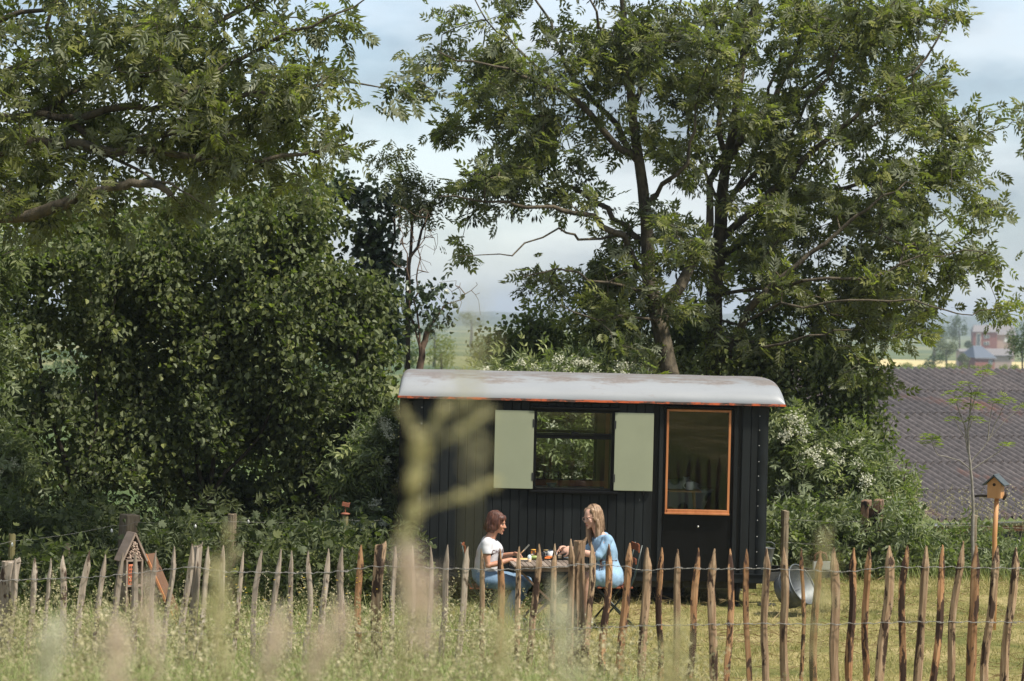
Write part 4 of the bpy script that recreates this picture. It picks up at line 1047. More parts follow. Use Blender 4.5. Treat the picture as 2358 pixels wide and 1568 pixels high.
# ------------------------------------------------------------------ paling fence
def wood_mat(name, cols, bark, barkamt, rough=0.8, zs=0.10, scale=14):
    """split or peeled wood: grain along the stake, patches of bark left on"""
    m, t, b, o = new_mat(name)
    info = t.nodes.new('ShaderNodeObjectInfo')
    c = t.nodes.new('ShaderNodeTexCoord'); mp_ = t.nodes.new('ShaderNodeMapping'); mp_.inputs['Scale'].default_value = (1, 1, zs)
    av = t.nodes.new('ShaderNodeVectorMath'); av.operation = 'MULTIPLY_ADD'; av.inputs[1].default_value = (37, 53, 71)
    t.links.new(info.outputs['Random'], av.inputs[0]); t.links.new(c.outputs['Object'], av.inputs[2])
    t.links.new(av.outputs[0], mp_.inputs['Vector'])
    def nz(sc_, det, vec):
        n = t.nodes.new('ShaderNodeTexNoise'); n.inputs['Scale'].default_value = sc_; n.inputs['Detail'].default_value = det; n.inputs['Roughness'].default_value = 0.65
        t.links.new(vec, n.inputs['Vector']); return n
    g = nz(scale*2.6, 7, mp_.outputs['Vector']); mp2 = t.nodes.new('ShaderNodeMapping'); mp2.inputs['Scale'].default_value = (1, 1, 0.28); t.links.new(av.outputs[0], mp2.inputs['Vector']); pch = nz(13.0, 6, mp2.outputs['Vector']); big = nz(3.0, 3, av.outputs[0])
    base = ramp(t, [(0.30, cols[0]), (0.5, cols[1]), (0.68, cols[2])], g.outputs['Fac'])
    tone = ramp(t, [(0, (0.72, 0.70, 0.68)), (1, (1.22, 1.20, 1.18))], info.outputs['Random'])
    c1 = mixc(t, 1.0, base.outputs['Color'], tone.outputs['Color'], 'MULTIPLY')
    sh = t.nodes.new('ShaderNodeMath'); sh.operation = 'MULTIPLY_ADD'; sh.inputs[1].default_value = 0.07
    t.links.new(info.outputs['Random'], sh.inputs[0]); t.links.new(pch.outputs['Fac'], sh.inputs[2])
    bm_ = ramp(t, [(barkamt - 0.02, (0, 0, 0)), (barkamt + 0.015, (1, 1, 1))], sh.outputs[0])
    c2 = mixc(t, bm_.outputs['Color'], c1, bark)
    t.links.new(c2, b.inputs['Base Color']); b.inputs['Roughness'].default_value = rough; b.inputs['Specular IOR Level'].default_value = 0.25
    bump(t, b, g.outputs['Fac'], 0.6, 0.01)
    return m
M_STAKE_GREY = wood_mat('weathered_grey_chestnut', [(0.19, 0.15, 0.115), (0.33, 0.275, 0.22), (0.45, 0.395, 0.335)], (0.075, 0.045, 0.032), 0.64)
M_STAKE_TAN = wood_mat('sunned_tan_chestnut', [(0.17, 0.105, 0.062), (0.33, 0.225, 0.14), (0.45, 0.34, 0.235)], (0.055, 0.032, 0.022), 0.60)
M_STAKE_BARK = wood_mat('brown_chestnut_with_bark', [(0.17, 0.082, 0.040), (0.34, 0.185, 0.092), (0.45, 0.285, 0.16)], (0.055, 0.030, 0.021), 0.555)
M_WIRE = simple('galvanised_wire', (0.17, 0.16, 0.145), (0.26, 0.25, 0.23), 0.6, 30, metal=0.2)
FD = 21.0
fy = W(1179, 1260, FD).y
fence = empty('paling_fence', (0, fy, 0))
tag(fence, 'chestnut paling fence of pointed split stakes joined by twisted wire', 'fence')
rs = random.Random(3)
def stake_mesh(h_, r_, point, lean, seed, flat=0.8, cut=False):
    q = random.Random(seed); n = 8; V = []; F = []
    ang0 = q.random()*6.28; rad = [1 + q.uniform(-0.24, 0.24) for _ in range(n)]
    nr = 9; zs_ = [h_*(k/(nr-1)) for k in range(nr)]
    zs_ = [-0.25] + [z for z in zs_ if z < h_-point-0.02] + [h_-point, h_-point*0.45, h_]
    b1, b2, ph = q.uniform(-0.026, 0.026), q.uniform(-0.013, 0.013), q.random()*6
    for i, z in enumerate(zs_):
        u = z/h_
        cx_ = lean*(u-1) + b1*math.sin(u*4+ph) + b2*math.sin(u*9+ph*2) + q.uniform(-0.003, 0.003); cy_ = b2*math.sin(u*5+ph*1.7) + lean*0.1*(u-1)
        k = 1.06 - 0.12*u
        if cut: k = 1.0
        elif z >= h_-1e-6: k = 0.18
        elif z > h_-point*0.5: k = 0.56
        for j in range(n):
            a = ang0 + j*2*math.pi/n; rr = r_*rad[j]*k*(1 + q.uniform(-0.11, 0.11))
            dz = (0.05*math.cos(a) - 0.02) if (cut and i == len(zs_)-1) else (q.uniform(-0.012, 0.012) if z > h_-point and not cut else 0)
            V.append((cx_ + rr*math.cos(a), cy_ + rr*flat*math.sin(a), z + dz))
    m_ = len(zs_)
    for i in range(m_-1):
        for j in range(n): F.append((i*n+j, i*n+(j+1) % n, (i+1)*n+(j+1) % n, (i+1)*n+j))
    F.append(tuple((m_-1)*n+j for j in range(n)))
    return MB().raw(V, F).mesh('stake', False)
# tops (picture x, y) along the fence, foot shift, diameter in picture units
ST = [(39,1286,-10,19),(83,1286,-14,17),(117,1287,-9,12),(152,1280,-5,17),(197,1269,-11,16),(236,1278,-10,14),(282,1274,-11,15),(316,1273,-5,15),(362,1267,-8,14),(403,1260,-15,15),(444,1253,-14,17),(479,1258,-13,15),(519,1256,-11,15),(561,1271,-12,11),(601,1269,-9,15),
      (646,1266,-13,15),(672,1268,-1,14),(715,1269,-6,15),(756,1265,-9,16),(795,1262,-5,18),(833,1255,-5,16),(909,1256,-2,12),(951,1257,-1,16),(991,1259,-2,13),(1032,1257,-3,15),(1076,1260,-7,16),(1113,1264,-3,13),(1154,1264,-3,17),(1198,1259,-4,15),(1237,1255,-4,15),(1275,1253,2,17),
      (1318,1243,-3,20),(1358,1249,-1,14),(1401,1253,-3,19),(1449,1252,-9,20),(1490,1260,-4,22),(1524,1262,0,15),(1566,1266,-5,16),(1607,1264,-7,18),(1645,1265,2,20),(1684,1264,-3,18),(1723,1265,2,16),(1763,1264,2,20),(1807,1261,2,20),(1848,1262,2,11),(1886,1266,-2,16),(1923,1262,2,21),(1971,1262,-6,18),(2005,1261,-4,15),(2050,1257,-9,22),(2085,1256,0,21),(2132,1258,-6,20),(2170,1257,-5,18),(2213,1247,-7,19),(2249,1258,-5,21),(2298,1258,-12,20),(2340,1263,-9,21)]
for k in range(1, 7):
    ST.append((39-41*k, 1288+rs.uniform(-6, 6), -9, 16)); ST.append((2340+41*k, 1260+rs.uniform(-6, 6), -8, 19))
def base_z(x): return TZ(x, fy)
for i, (x_, y_, ft, dia) in enumerate(ST):
    p = W(x_, y_, FD); bz = base_z(p.x); h_ = p.z - bz
    lean = -ft/150.0*h_
    me = stake_mesh(h_, dia/FOC*FD/2*0.90, rs.uniform(0.11, 0.19), lean, 100+i, rs.uniform(0.7, 0.95))
    mt = M_STAKE_GREY if x_ < 1080 else (M_STAKE_TAN if (x_ < 1480 or rs.random() < 0.35) else M_STAKE_BARK)
    if x_ in (833, 1449, 1154, 1401): mt = M_STAKE_BARK
    o = add('stake', me, mt, fence); o.location = (p.x, rs.uniform(-0.012, 0.012), bz)
for x_, y_, ft, dia, sd in ((29, 1290, -12, 40, 1), (457, 1255, -9, 24, 2), (879, 1252, -2, 25, 3), (1340, 1243, 0, 30, 4)):
    p = W(x_, y_, FD+0.10); bz = base_z(p.x); h_ = p.z - bz
    me = stake_mesh(h_, dia/FOC*FD/2, 0.02, -ft/150*h_, 500+sd, 0.9, True)
    o = add('post', me, M_STAKE_TAN if x_ > 800 else M_STAKE_GREY, fence); o.location = (p.x, 0.10, bz)
def wire_path(pts, d, wob=0.006, n=6):
    """twisted wire through picture points, sagging a little and kinked"""
    P = []
    xs_ = np.arange(pts[0][0], pts[-1][0], 7.0); ysn = np.interp(xs_, [p[0] for p in pts], [p[1] for p in pts])
    q = random.Random(int(pts[0][1]))
    for k, (a, b_) in enumerate(zip(xs_, ysn)):
        v = W(a, b_ + 1.5*math.sin(a*0.16) + q.uniform(-0.7, 0.7), d); P.append(v)
    return P
UP = [(-250, 1338), (0, 1337), (156, 1331), (247, 1327), (443, 1305), (521, 1317), (600, 1318), (717, 1320), (788, 1316), (858, 1304), (952, 1305), (1023, 1310), (1083, 1310), (1181, 1312), (1240, 1308), (1299, 1304), (1330, 1299), (1377, 1300), (1436, 1304), (1480, 1314), (1560, 1308), (1650, 1310), (1744, 1309), (1850, 1313), (1951, 1317), (2040, 1306), (2187, 1306), (2358, 1309), (2620, 1312)]
LO = [(-250, 1475), (400, 1462), (900, 1455), (1300, 1448), (1500, 1440), (1744, 1436), (1900, 1438), (2100, 1432), (2358, 1433), (2620, 1436)]
for pts in (UP, LO):
    P = wire_path(pts, FD - 0.055); loc = Vector((0, fy, 0))
    mb = MB(); mb.tube([p - loc for p in P], 0.0023, 5)
    mb.tube([p - loc + Vector((0, 0.002, 0.0045*math.sin(k*1.9))) for k, p in enumerate(P)], 0.0021, 5)
    mb.build('wire', M_WIRE, fence, True)
    for i, (x_, y_, ft, dia) in enumerate(ST):     # the twist that grips each stake
        yy = np.interp(x_, [p[0] for p in pts], [p[1] for p in pts]); sx_ = x_ + ft*(yy-y_)/150
        c = W(sx_, yy, FD) - loc; r_ = dia/FOC*FD/2*1.06
        mb = MB(); mb.tube([(c.x + r_*math.cos(a*0.6283), c.y + r_*0.95*math.sin(a*0.6283), c.z + 0.006*math.sin(a*0.6283*2+i)) for a in range(11)], 0.0028, 5, False)
        mb.build('wire_loop', M_WIRE, fence, True)

# ------------------------------------------------------------------ old wire fences behind
M_OLD = wood_mat('old_oak_post', [(0.10, 0.075, 0.05), (0.20, 0.16, 0.11), (0.28, 0.235, 0.17)], (0.05, 0.06, 0.028), 0.66)
M_ROT = wood_mat('rotten_sleeper', [(0.07, 0.04, 0.025), (0.16, 0.10, 0.065), (0.26, 0.19, 0.14)], (0.015, 0.010, 0.008), 0.62)
M_GREENPOST = simple('mossy_treated_post', (0.13, 0.115, 0.045), (0.20, 0.17, 0.075), 0.8, 10, (1, 1, 0.2), bmp=0.4)
M_TERRA = simple('weathered_orange_cap', (0.20, 0.065, 0.035), (0.28, 0.10, 0.055), 0.7, 20)
def round_post(parent, x_, y_, d, dia, mat, name='post'):
    p = W(x_, y_, d); bz = TZ(p.x, p.y); l = Vector(parent.location)
    q = random.Random(int(x_)); n = 10; V = []; F = []; h_ = p.z-bz
    zz = [-0.3, 0.2*h_, 0.5*h_, 0.8*h_, h_]; r_ = dia/FOC*d/2
    for i, z in enumerate(zz):
        for j in range(n):
            a = j*2*math.pi/n; rr = r_*(1 + q.uniform(-0.06, 0.06)); V.append((rr*math.cos(a), rr*math.sin(a), z + (q.uniform(-0.01, 0.01) if i == 4 else 0)))
    for i in range(4):
        for j in range(n): F.append((i*n+j, i*n+(j+1) % n, (i+1)*n+(j+1) % n, (i+1)*n+j))
    F.append(tuple(4*n+j for j in range(n)))
    o = MB().raw(V, F).build(name, mat, parent); o.location = Vector((p.x, p.y, bz)) - l
    return o, p
def square_post(parent, x_, y_, d, wid, mat, rot, split=False):
    p = W(x_, y_, d); bz = TZ(p.x, p.y); h_ = p.z-bz; l = Vector(parent.location)
    mb = MB(); w_ = wid/FOC*d
    if split:
        mb.box((-w_*0.30, 0, h_/2-0.15), (w_*0.40, w_*0.8, h_+0.3)); mb.box((w_*0.30, 0.01, h_/2-0.14), (w_*0.38, w_*0.75, h_+0.32)); mb.box((0, 0.06, h_/2-0.18), (w_*0.22, w_*0.6, h_+0.24))
    else: mb.box((0, 0, h_/2-0.15), (w_, w_, h_+0.3))
    o = mb.build('post', mat, parent, bevel=0.012); o.location = Vector((p.x, p.y, bz)) - l; o.rotation_euler = (R(1.5), R(2), rot)
    return o, p
wf = empty('wire_fence', W(400, 1400, 26.5)); wf.location.z = 0
tag(wf, 'old wire fence with mossy wooden posts along the foot of the hedge', 'fence', 'old wire fences')
square_post(wf, 289, 1184, 26.3, 36, M_OLD, R(38)); round_post(wf, 535, 1184, 27.2, 20, M_OLD); round_post(wf, 28, 1230, 25.0, 16, M_GREENPOST); round_post(wf, 154, 1249, 26.0, 15, M_OLD)
gp, gpt = round_post(wf, 795, 1185, 27.4, 15, M_GREENPOST)
h_ = gpt.z - TZ(gpt.x, gpt.y)
MB().lathe([(0, 0), (0.05, 0), (0.056, 0.012), (0.03, 0.022), (0, 0.026)], (0, 0, h_), 16).build('cap', M_TERRA, gp, True)
MB().tube([(0, 0, h_+0.02), (0, 0, h_+0.10)], 0.006, 8).box((0.005, 0, h_+0.115), (0.085, 0.03, 0.045), (0, R(12), 0)).tube([(0.03, 0, h_+0.12), (0.055, 0, h_+0.135)], [0.014, 0.004], 8).build('bird_figure', M_TERRA, gp)
def span(parent, pts, r_=0.0016):
    l = Vector(parent.location); P = []
    for (a, b_) in zip(pts[:-1], pts[1:]):
        A, B = W(*a), W(*b_)
        for k in range(8):
            u = k/8; v = A.lerp(B, u); v.z -= 0.02*math.sin(math.pi*u); P.append(v-l)
    P.append(W(*pts[-1])-l)
    MB().tube(P, r_, 5).build('wire', M_WIRE, parent, True)
span(wf, [(-200, 1290, 24), (28, 1246, 24.9), (262, 1210, 26.1), (312, 1202, 26.1), (535, 1201, 27.1), (795, 1197, 27.3), (935, 1192, 28.2)])
span(wf, [(-200, 1330, 24), (28, 1300, 24.9), (289, 1260, 26.1), (535, 1245, 27.1), (795, 1250, 27.3), (930, 1255, 28.2)])
mi = simple('white_insulator', (0.6, 0.6, 0.58), rough=0.4)
for (a, b_, d) in ((400, 1205, 26.4), (450, 1212, 26.6), (572, 1201, 27.1), (28, 1254, 24.8), (257, 1222, 26.0)):
    MB().ell(W(a, b_, d) - Vector(wf.location), (0.012, 0.012, 0.022), 8, 6).build('insulator', mi, wf, True)
wf2 = empty('wire_fence', W(2000, 1350, 31)); wf2.location.z = 0
tag(wf2, 'old wire fence with rotten split post below the barn gutter', 'fence', 'old wire fences')
round_post(wf2, 1808, 1176, 30.3, 19, M_OLD); square_post(wf2, 2004, 1152, 31.0, 47, M_ROT, R(-20), True); round_post(wf2, 2243, 1187, 31.5, 15, M_OLD)
span(wf2, [(1780, 1196, 30.3), (1808, 1194, 30.2), (1990, 1200, 30.8), (2243, 1210, 31.4), (2450, 1215, 31.6)]); span(wf2, [(1780, 1250, 30.3), (1808, 1248, 30.2), (2004, 1255, 30.8), (2243, 1262, 31.4), (2450, 1265, 31.6)])

# ------------------------------------------------------------------ insect hotel, leaning board
M_HOTELWOOD = simple('reddish_hotel_board', (0.20, 0.145, 0.11), (0.31, 0.235, 0.19), 0.75, 7, (1, 0.15, 1), bmp=0.3)
M_REED = simple('cut_reeds', (0.36, 0.25, 0.19), (0.55, 0.42, 0.34), 0.8, 60)
M_BRICK = simple('orange_brick', (0.50, 0.13, 0.06), (0.60, 0.19, 0.09), 0.85, 25, bmp=0.2)
M_HOLE = simple('painted_hole_shade', (0.03, 0.015, 0.012), rough=0.9)
hp = W(300, 1400, 25.0); hp.z = TZ(hp.x, hp.y)
ih = empty('insect_hotel', hp, (0, 0, R(32))); ih.scale = (0.8, 0.8, 1.0)
tag(ih, 'wooden insect hotel with steep roof, packed reeds and an orange brick', 'insect hotel')
top = W(298, 1226, 25.0).z - hp.z; ev = top - 0.26
hw = 0.135
for sg in (-1, 1):
    MB().bar((0, 0, top), (sg*hw*1.3, 0, ev-0.03), 0.022, 0.26, (0, 1, 0)).build('roof_board', M_HOTELWOOD, ih)
    MB().box((sg*(hw-0.03), 0, ev/2+0.1), (0.022, 0.24, ev-0.22)).build('side_board', M_HOTELWOOD, ih)
MB().box((0, 0.11, ev*0.55), (hw*2-0.09, 0.018, ev*0.85)).build('back_board', M_HOTELWOOD, ih)
for z_ in (ev-0.02, ev-0.28, 0.12): MB().box((0, 0, z_), (hw*2-0.085, 0.24, 0.02)).build('shelf', M_HOTELWOOD, ih)
rr_ = random.Random(8); mb = MB()
for k in range(150):
    z_ = rr_.uniform(ev, top-0.09); half = (top-0.05-z_)/(0.29)*hw*0.98
    x_ = rr_.uniform(-half, half); mb.tube([(x_, -0.11 + rr_.uniform(-0.02, 0.01), z_), (x_ + rr_.uniform(-.01, .01), 0.09, z_ + rr_.uniform(-.01, .01))], rr_.uniform(0.005, 0.009), 6)
o = mb.build('reeds', M_REED, ih); o['kind'] = 'stuff'
bk = MB().box((-0.03, -0.03, ev-0.165), (0.10, 0.16, 0.21)).build('brick', M_BRICK, ih, bevel=0.004)
for i in range(3):
    for j in range(5):
        MB().box((-0.03 + (i-1)*0.03, -0.112, ev-0.165 + (j-2)*0.038), (0.016, 0.004, 0.022)).build('hole', M_HOLE, bk)  # dark patches on the face, painted for the shade inside the holes
mb = MB()
for k in range(26): mb.tube([(rr_.uniform(0.03, 0.085), -0.10, ev-0.25+rr_.random()*0.19), (rr_.uniform(0.03, 0.085), 0.08, ev-0.25+rr_.random()*0.19)], 0.009, 6)
o = mb.build('twigs', M_BARKD if 'M_BARKD' in globals() else M_HOTELWOOD, ih); o['kind'] = 'stuff'
for k in range(3): MB().tube([(-0.06+0.06*k, -0.02, 0.13), (-0.06+0.06*k, -0.02, ev-0.30)], 0.026, 10).build('log', M_OLD, ih, True)
lb = W(352, 1400, 25.2); lb.z = TZ(lb.x, lb.y)
lbo = empty('leaning_board', lb, (0, 0, R(-12)))
tag(lbo, 'orange brown board leaning against the insect hotel', 'board')
hh = W(337, 1276, 25.2).z - lb.z
MB().bar((-0.06, 0.02, hh), (0.40, -0.02, -0.12), 0.02, 0.28, (0, 1, 0)).build('panel', simple('brown_board', (0.11, 0.055, 0.032), (0.17, 0.09, 0.052), 0.7, 6, (0.2, 1, 0.2)), lbo)
MB().bar((-0.045, -0.13, hh+0.012), (0.415, -0.17, -0.105), 0.022, 0.02, (0, 1, 0)).build('edge_batten', M_ORANGEWOOD, lbo)

# ------------------------------------------------------------------ wash tub, zinc jug, bird house
M_ZINC = simple('galvanised_zinc', (0.085, 0.095, 0.098), (0.15, 0.16, 0.165), 0.5, 9, metal=0.55, bmp=0.05)
tc_ = W(1838, 1350, 26.9)
tub = empty('wash_tub', tc_, (0, 0, 0))
ax = Vector((0.72, -0.52, 0.46)).normalized(); tub.rotation_euler = ax.to_track_quat('Z', 'Y').to_euler()
tag(tub, 'round galvanised wash tub tipped on its side by the drawbar', 'tub')
MB().lathe([(0, -0.20), (0.185, -0.20), (0.19, -0.19), (0.235, 0.055), (0.229, 0.055), (0.183, -0.188), (0, -0.190)], n=36).build('bowl', M_ZINC, tub, True)
MB().lathe([(0.229, 0.050), (0.243, 0.052), (0.246, 0.062), (0.236, 0.068), (0.228, 0.060), (0.229, 0.050)], n=36).build('rim', M_ZINC, tub, True)
for z_ in (-0.03, -0.10): MB().lathe([(0.20+0.1*(z_+0.2)*1.7, z_-0.006), (0.208+0.1*(z_+0.2)*1.7, z_), (0.20+0.1*(z_+0.2)*1.7+0.002, z_+0.006)], n=36).build('rib', M_ZINC, tub, True)
for sg in (1, -1): MB().tube([(sg*0.225, -0.06, 0.0), (sg*0.27, -0.05, -0.01), (sg*0.275, 0, -0.012), (sg*0.27, 0.05, -0.01), (sg*0.225, 0.06, 0.0)], 0.007, 8).build('handle', M_ZINC, tub, True)
tub.location.z = max(tub.location.z, TZ(tc_.x, tc_.y) + 0.20)
zj = empty('zinc_jug', WG(WL+0.075, 0.30, 0.0)); zj.location.z = TZ(zj.location.x, zj.location.y)
tag(zj, 'tall zinc jug with bail handle at the corner of the wagon', 'jug')
MB().lathe([(0, 0.40), (0.045, 0.40), (0.052, 0.52), (0.078, 0.66), (0.084, 0.67), (0.079, 0.67), (0.048, 0.52), (0, 0.42)], n=24).build('body', M_ZINC, zj, True)
MB().tube([(-0.08, 0, 0.66), (-0.075, 0, 0.71), (-0.03, 0, 0.735), (0.04, 0, 0.735), (0.078, 0, 0.71), (0.08, 0, 0.66)], 0.005, 8).build('handle', M_ZINC, zj, True)
MB().tube([(0, 0, 0.0), (0, 0, 0.41)], [0.02, 0.018], 8).box((0, 0, 0.01), (0.2, 0.2, 0.02)).build('stand', M_STEEL, zj)

bd = 25.8; bb = W(2286, 1440, bd); bb.z = TZ(bb.x, bb.y)
bh = empty('bird_house', bb, (0, 0, R(-24)))
tag(bh, 'orange wooden bird house with dark gable roof on a tall pole', 'bird house')
t0_ = W(2283, 1146, bd).z - bb.z; t1_ = W(2283, 1112, bd).z - bb.z; tp = W(2276, 1094, bd).z - bb.z
M_PINE = simple('new_pine', (0.42, 0.20, 0.075), (0.55, 0.29, 0.125), 0.6, 7, (1, 1, 0.2), bmp=0.15)
hw, hd = 0.072, 0.085
V = [(-hw, -hd, t0_), (hw, -hd, t0_), (hw, -hd, t1_), (0, -hd, tp-0.012), (-hw, -hd, t1_)]; V += [(x, -y, z) for x, y, z in V]
F = [(4, 3, 2, 1, 0), (5, 6, 7, 8, 9), (0, 1, 6, 5), (1, 2, 7, 6), (2, 3, 8, 7), (3, 4, 9, 8), (4, 0, 5, 9)]
bx_ = MB().raw(V, F).build('box', M_PINE, bh)
MB().tube([(0, -hd-0.002, t1_-0.012), (0, -hd+0.01, t1_-0.012)], 0.017, 14).build('entrance_hole', M_HOLE, bx_)  # dark disc, colour stands in for the shade inside the entrance
M_SLATE = simple('blue_black_roofing', (0.035, 0.045, 0.05), (0.06, 0.075, 0.08), 0.6, 30)
for sg in (-1, 1): MB().bar((-sg*0.008, 0, tp+0.010), (sg*(hw+0.045), 0, t1_-0.020), 0.014, 2*hd+0.07, (0, 1, 0)).build('roof', M_SLATE, bh)
MB().tube([(-hw-0.14, -0.06, t0_+0.012), (-hw-0.07, -0.055, t0_+0.020), (0.0, -0.04, t0_+0.016)], [0.012, 0.013, 0.016], 8).build('perch', M_BARKD if 'M_BARKD' in globals() else M_PINE, bh, True)
MB().tube([(0.0, 0, -0.3), (0.012, 0, t0_*0.4), (-0.004, 0.01, t0_*0.7), (0.012, 0.0, t0_)], [0.032, 0.030, 0.026, 0.024], 10).build('pole', M_PINE, bh, True)
MB().tube([(hw, 0.04, t0_-0.02), (hw+0.03, 0.03, t0_+0.03), (hw+0.028, 0.03, t0_+0.07)], [0.012, 0.018, 0.008], 8).build('bark_piece', M_BARKD if 'M_BARKD' in globals() else M_PINE, bh, True)
# ------------------------------------------------------------------ table, chairs and breakfast
TABZ = 0.72
M_TEAK = wood_mat('weathered_teak', [(0.13, 0.10, 0.08), (0.21, 0.17, 0.14), (0.28, 0.235, 0.195)], (0.10, 0.075, 0.055), 0.9)
M_TEAKD = simple('brown_teak', (0.10, 0.060, 0.035), (0.17, 0.105, 0.065), 0.6, 8, (0.2, 1, 1), bmp=0.2)
M_REDWOOD = simple('red_brown_varnish', (0.17, 0.045, 0.020), (0.25, 0.075, 0.033), 0.4, 8, (0.15, 1, 1))
M_GREENSTEEL = simple('dark_green_steel', (0.012, 0.022, 0.018), rough=0.4)
tcen = W(1263, 1296, 25.45)
table = empty('folding_table', (tcen.x, tcen.y, 0.0), (0, 0, R(6)))
tag(table, 'weathered slatted folding table laid for breakfast', 'table')
q = random.Random(2); nsl = 15; TWd, TDp = 0.80, 0.60
for k in range(nsl):
    x_ = -TWd/2 + TWd*(k+0.5)/nsl
    o = MB().box((0, 0, 0), (TWd/nsl-0.006, TDp, 0.018)).build('slat', M_TEAK, table, bevel=0.002)
    o.location = (x_, 0, TABZ-0.009 + q.uniform(-0.001, 0.001)); o.rotation_euler = (0, q.uniform(-0.01, 0.01), 0)
for y_ in (-TDp/2+0.03, TDp/2-0.03): MB().box((0, y_, TABZ-0.040), (TWd-0.03, 0.022, 0.042)).build('rail', M_TEAKD, table)
for y_, sg in ((-0.22, 1), (0.20, 1), (-0.19, -1), (0.23, -1)):
    MB().bar((-sg*0.36, y_, TABZ-0.03), (sg*0.36, y_, 0.0), 0.022, 0.045, (0, 1, 0)).build('leg', M_TEAKD if sg > 0 else M_TEAK, table)
for x_, z_ in ((0.33, 0.04), (-0.33, 0.04)): MB().box((x_, 0.005, z_), (0.03, 0.46, 0.022)).build('stretcher', M_TEAKD, table)

def chair(px_, py_, d, face, label):
    """folding chair with slatted wooden seat and back on a steel frame; +X of the root is the way it faces"""
    s = W(px_, py_, d); root = empty('folding_chair', (s.x, s.y, 0), (0, 0, face)); tag(root, label, 'chair', 'folding chairs at the breakfast table')
    sz = s.z; 
    for k in range(6):
        MB().box((-0.17+0.066*k, 0, sz-0.012), (0.052, 0.40, 0.018)).build('seat_slat', M_REDWOOD, root, bevel=0.003)
    for z_, h_ in ((0.40, 0.085), (0.26, 0.05)):
        V = []; F = []
        for i in range(9):
            u = i/8*2-1; y_ = u*0.205; x_ = -0.235 + 0.025*u*u - (z_-0.25)*0.22
            hh = h_/2*(1 - 0.12*abs(math.sin(u*3)))
            for dx, dz in ((0, -hh), (0, hh), (-0.016, hh), (-0.016, -hh)): V.append((x_+dx, y_, sz+z_+dz))
        for i in range(8):
            for k in range(4): F.append((i*4+k, i*4+(k+1) % 4, i*4+4+(k+1) % 4, i*4+4+k))
        F += [(3, 2, 1, 0), (32, 33, 34, 35)]
        MB().raw(V, F).build('back_slat', M_REDWOOD, root, bevel=0.003)
    for y_ in (-0.19, 0.19):
        MB().tube([(0.22, y_*1.02, 0.0), (-0.17, y_, sz*0.98), (-0.215, y_, sz+0.12), (-0.285, y_, sz+0.44)], 0.010, 8).build('leg', M_GREENSTEEL, root, True)
        MB().tube([(-0.27, y_*0.9, 0.0), (0.17, y_*0.9, sz-0.03)], 0.010, 8).build('leg', M_GREENSTEEL, root, True)
    MB().tube([(0.19, -0.19, 0.06), (0.19, 0.19, 0.06)], 0.008, 8).build('stretcher', M_GREENSTEEL, root, True)
    return root
chair(1122, 1348, 25.80, R(3), 'red brown folding chair under the person in the white shirt')
chair(1408, 1346, 25.75, R(188), 'red brown folding chair under the person in the denim dress')

def on_table(px_, py_):
    d = (3.3 - TABZ)*FOC/(py_ - 730 - (px_-1179)*0.0209)
    p = W(px_, py_, d); return Vector((p.x, p.y, TABZ + 0.0015))
# jars
M_JAM = simple('orange_marmalade', (0.62, 0.20, 0.015), (0.75, 0.30, 0.02), 0.2, 20)
M_LID = simple('golden_lid', (0.45, 0.33, 0.14), rough=0.35, metal=0.5); M_LIDO = simple('orange_lid', (0.7, 0.36, 0.06), rough=0.4)
M_CREAMSPREAD = simple('pale_spread', (0.5, 0.40, 0.32), (0.62, 0.5, 0.4), 0.4, 10)
M_LABEL = simple('cream_label', (0.7, 0.66, 0.58), rough=0.6); M_DARKPRINT = simple('dark_print', (0.05, 0.04, 0.05), rough=0.6)
def jar(loc, r_, h_, fill, lid, label, cat='jar', paper=False):
    j = empty('jar', loc); tag(j, label, cat)
    MB().lathe([(0, 0.002), (r_*0.9, 0.002), (r_*0.97, 0.008), (r_*0.97, h_*0.80), (0, h_*0.80)], n=22).build('contents', fill, j, True)
    MB().lathe([(0, 0), (r_*0.95, 0), (r_, 0.006), (r_, h_*0.82), (r_*0.82, h_*0.88), (r_*0.82, h_*0.9)], n=22).build('glass', M_CLEAR, j, True)
    MB().lathe([(0, h_), (r_*0.88, h_), (r_*0.92, h_*0.985), (r_*0.92, h_*0.88), (r_*0.80, h_*0.88)], n=22).build('lid', lid, j, True)
    if paper:
        MB().lathe([(r_*1.012, h_*0.18), (r_*1.012, h_*0.70)], n=22).build('label', M_LABEL, j, True)
        MB().tube([(0.3*r_, -r_*0.98, h_*0.42), (0.3*r_, -r_*1.03, h_*0.42)], 0.010, 12).box((-0.35*r_, -r_*0.99, h_*0.5), (r_*0.5, 0.004, 0.004)).build('print', M_DARKPRINT, j)
    return j
jar(on_table(1228, 1284), 0.030, 0.088, M_JAM, M_LIDO, 'jar of orange marmalade on the breakfast table')
jar(on_table(1257, 1283), 0.030, 0.080, M_CREAMSPREAD, M_LID, 'jar of brown spread with gold lid and cream label', paper=True)
jar(on_table(1224.5, 1287), 0.016, 0.050, M_CREAMSPREAD, simple('pale_pink_lid', (0.6, 0.5, 0.48), rough=0.5), 'small pot with pink lid beside the marmalade jar', 'pot')
enamel_mug(on_table(1268, 1284), R(160), 'white enamel mug on the table near the clasped hands', 0.036, 0.075)
def tumbler(loc, label):
    t_ = empty('tumbler', loc); tag(t_, label, 'glass')
    MB().lathe([(0, 0), (0.026, 0), (0.030, 0.004), (0.036, 0.088), (0.034, 0.088), (0.028, 0.008), (0, 0.008)], n=22).build('glass', M_CLEAR, t_, True)
    MB().lathe([(0, 0.009), (0.0275, 0.009), (0.031, 0.055), (0, 0.055)], n=22).build('drink', glass_mat('pinkish_drink', (0.85, 0.62, 0.55), 1.0), t_, True)
tumbler(on_table(1247.5, 1291), 'tumbler of pinkish juice at the table edge')
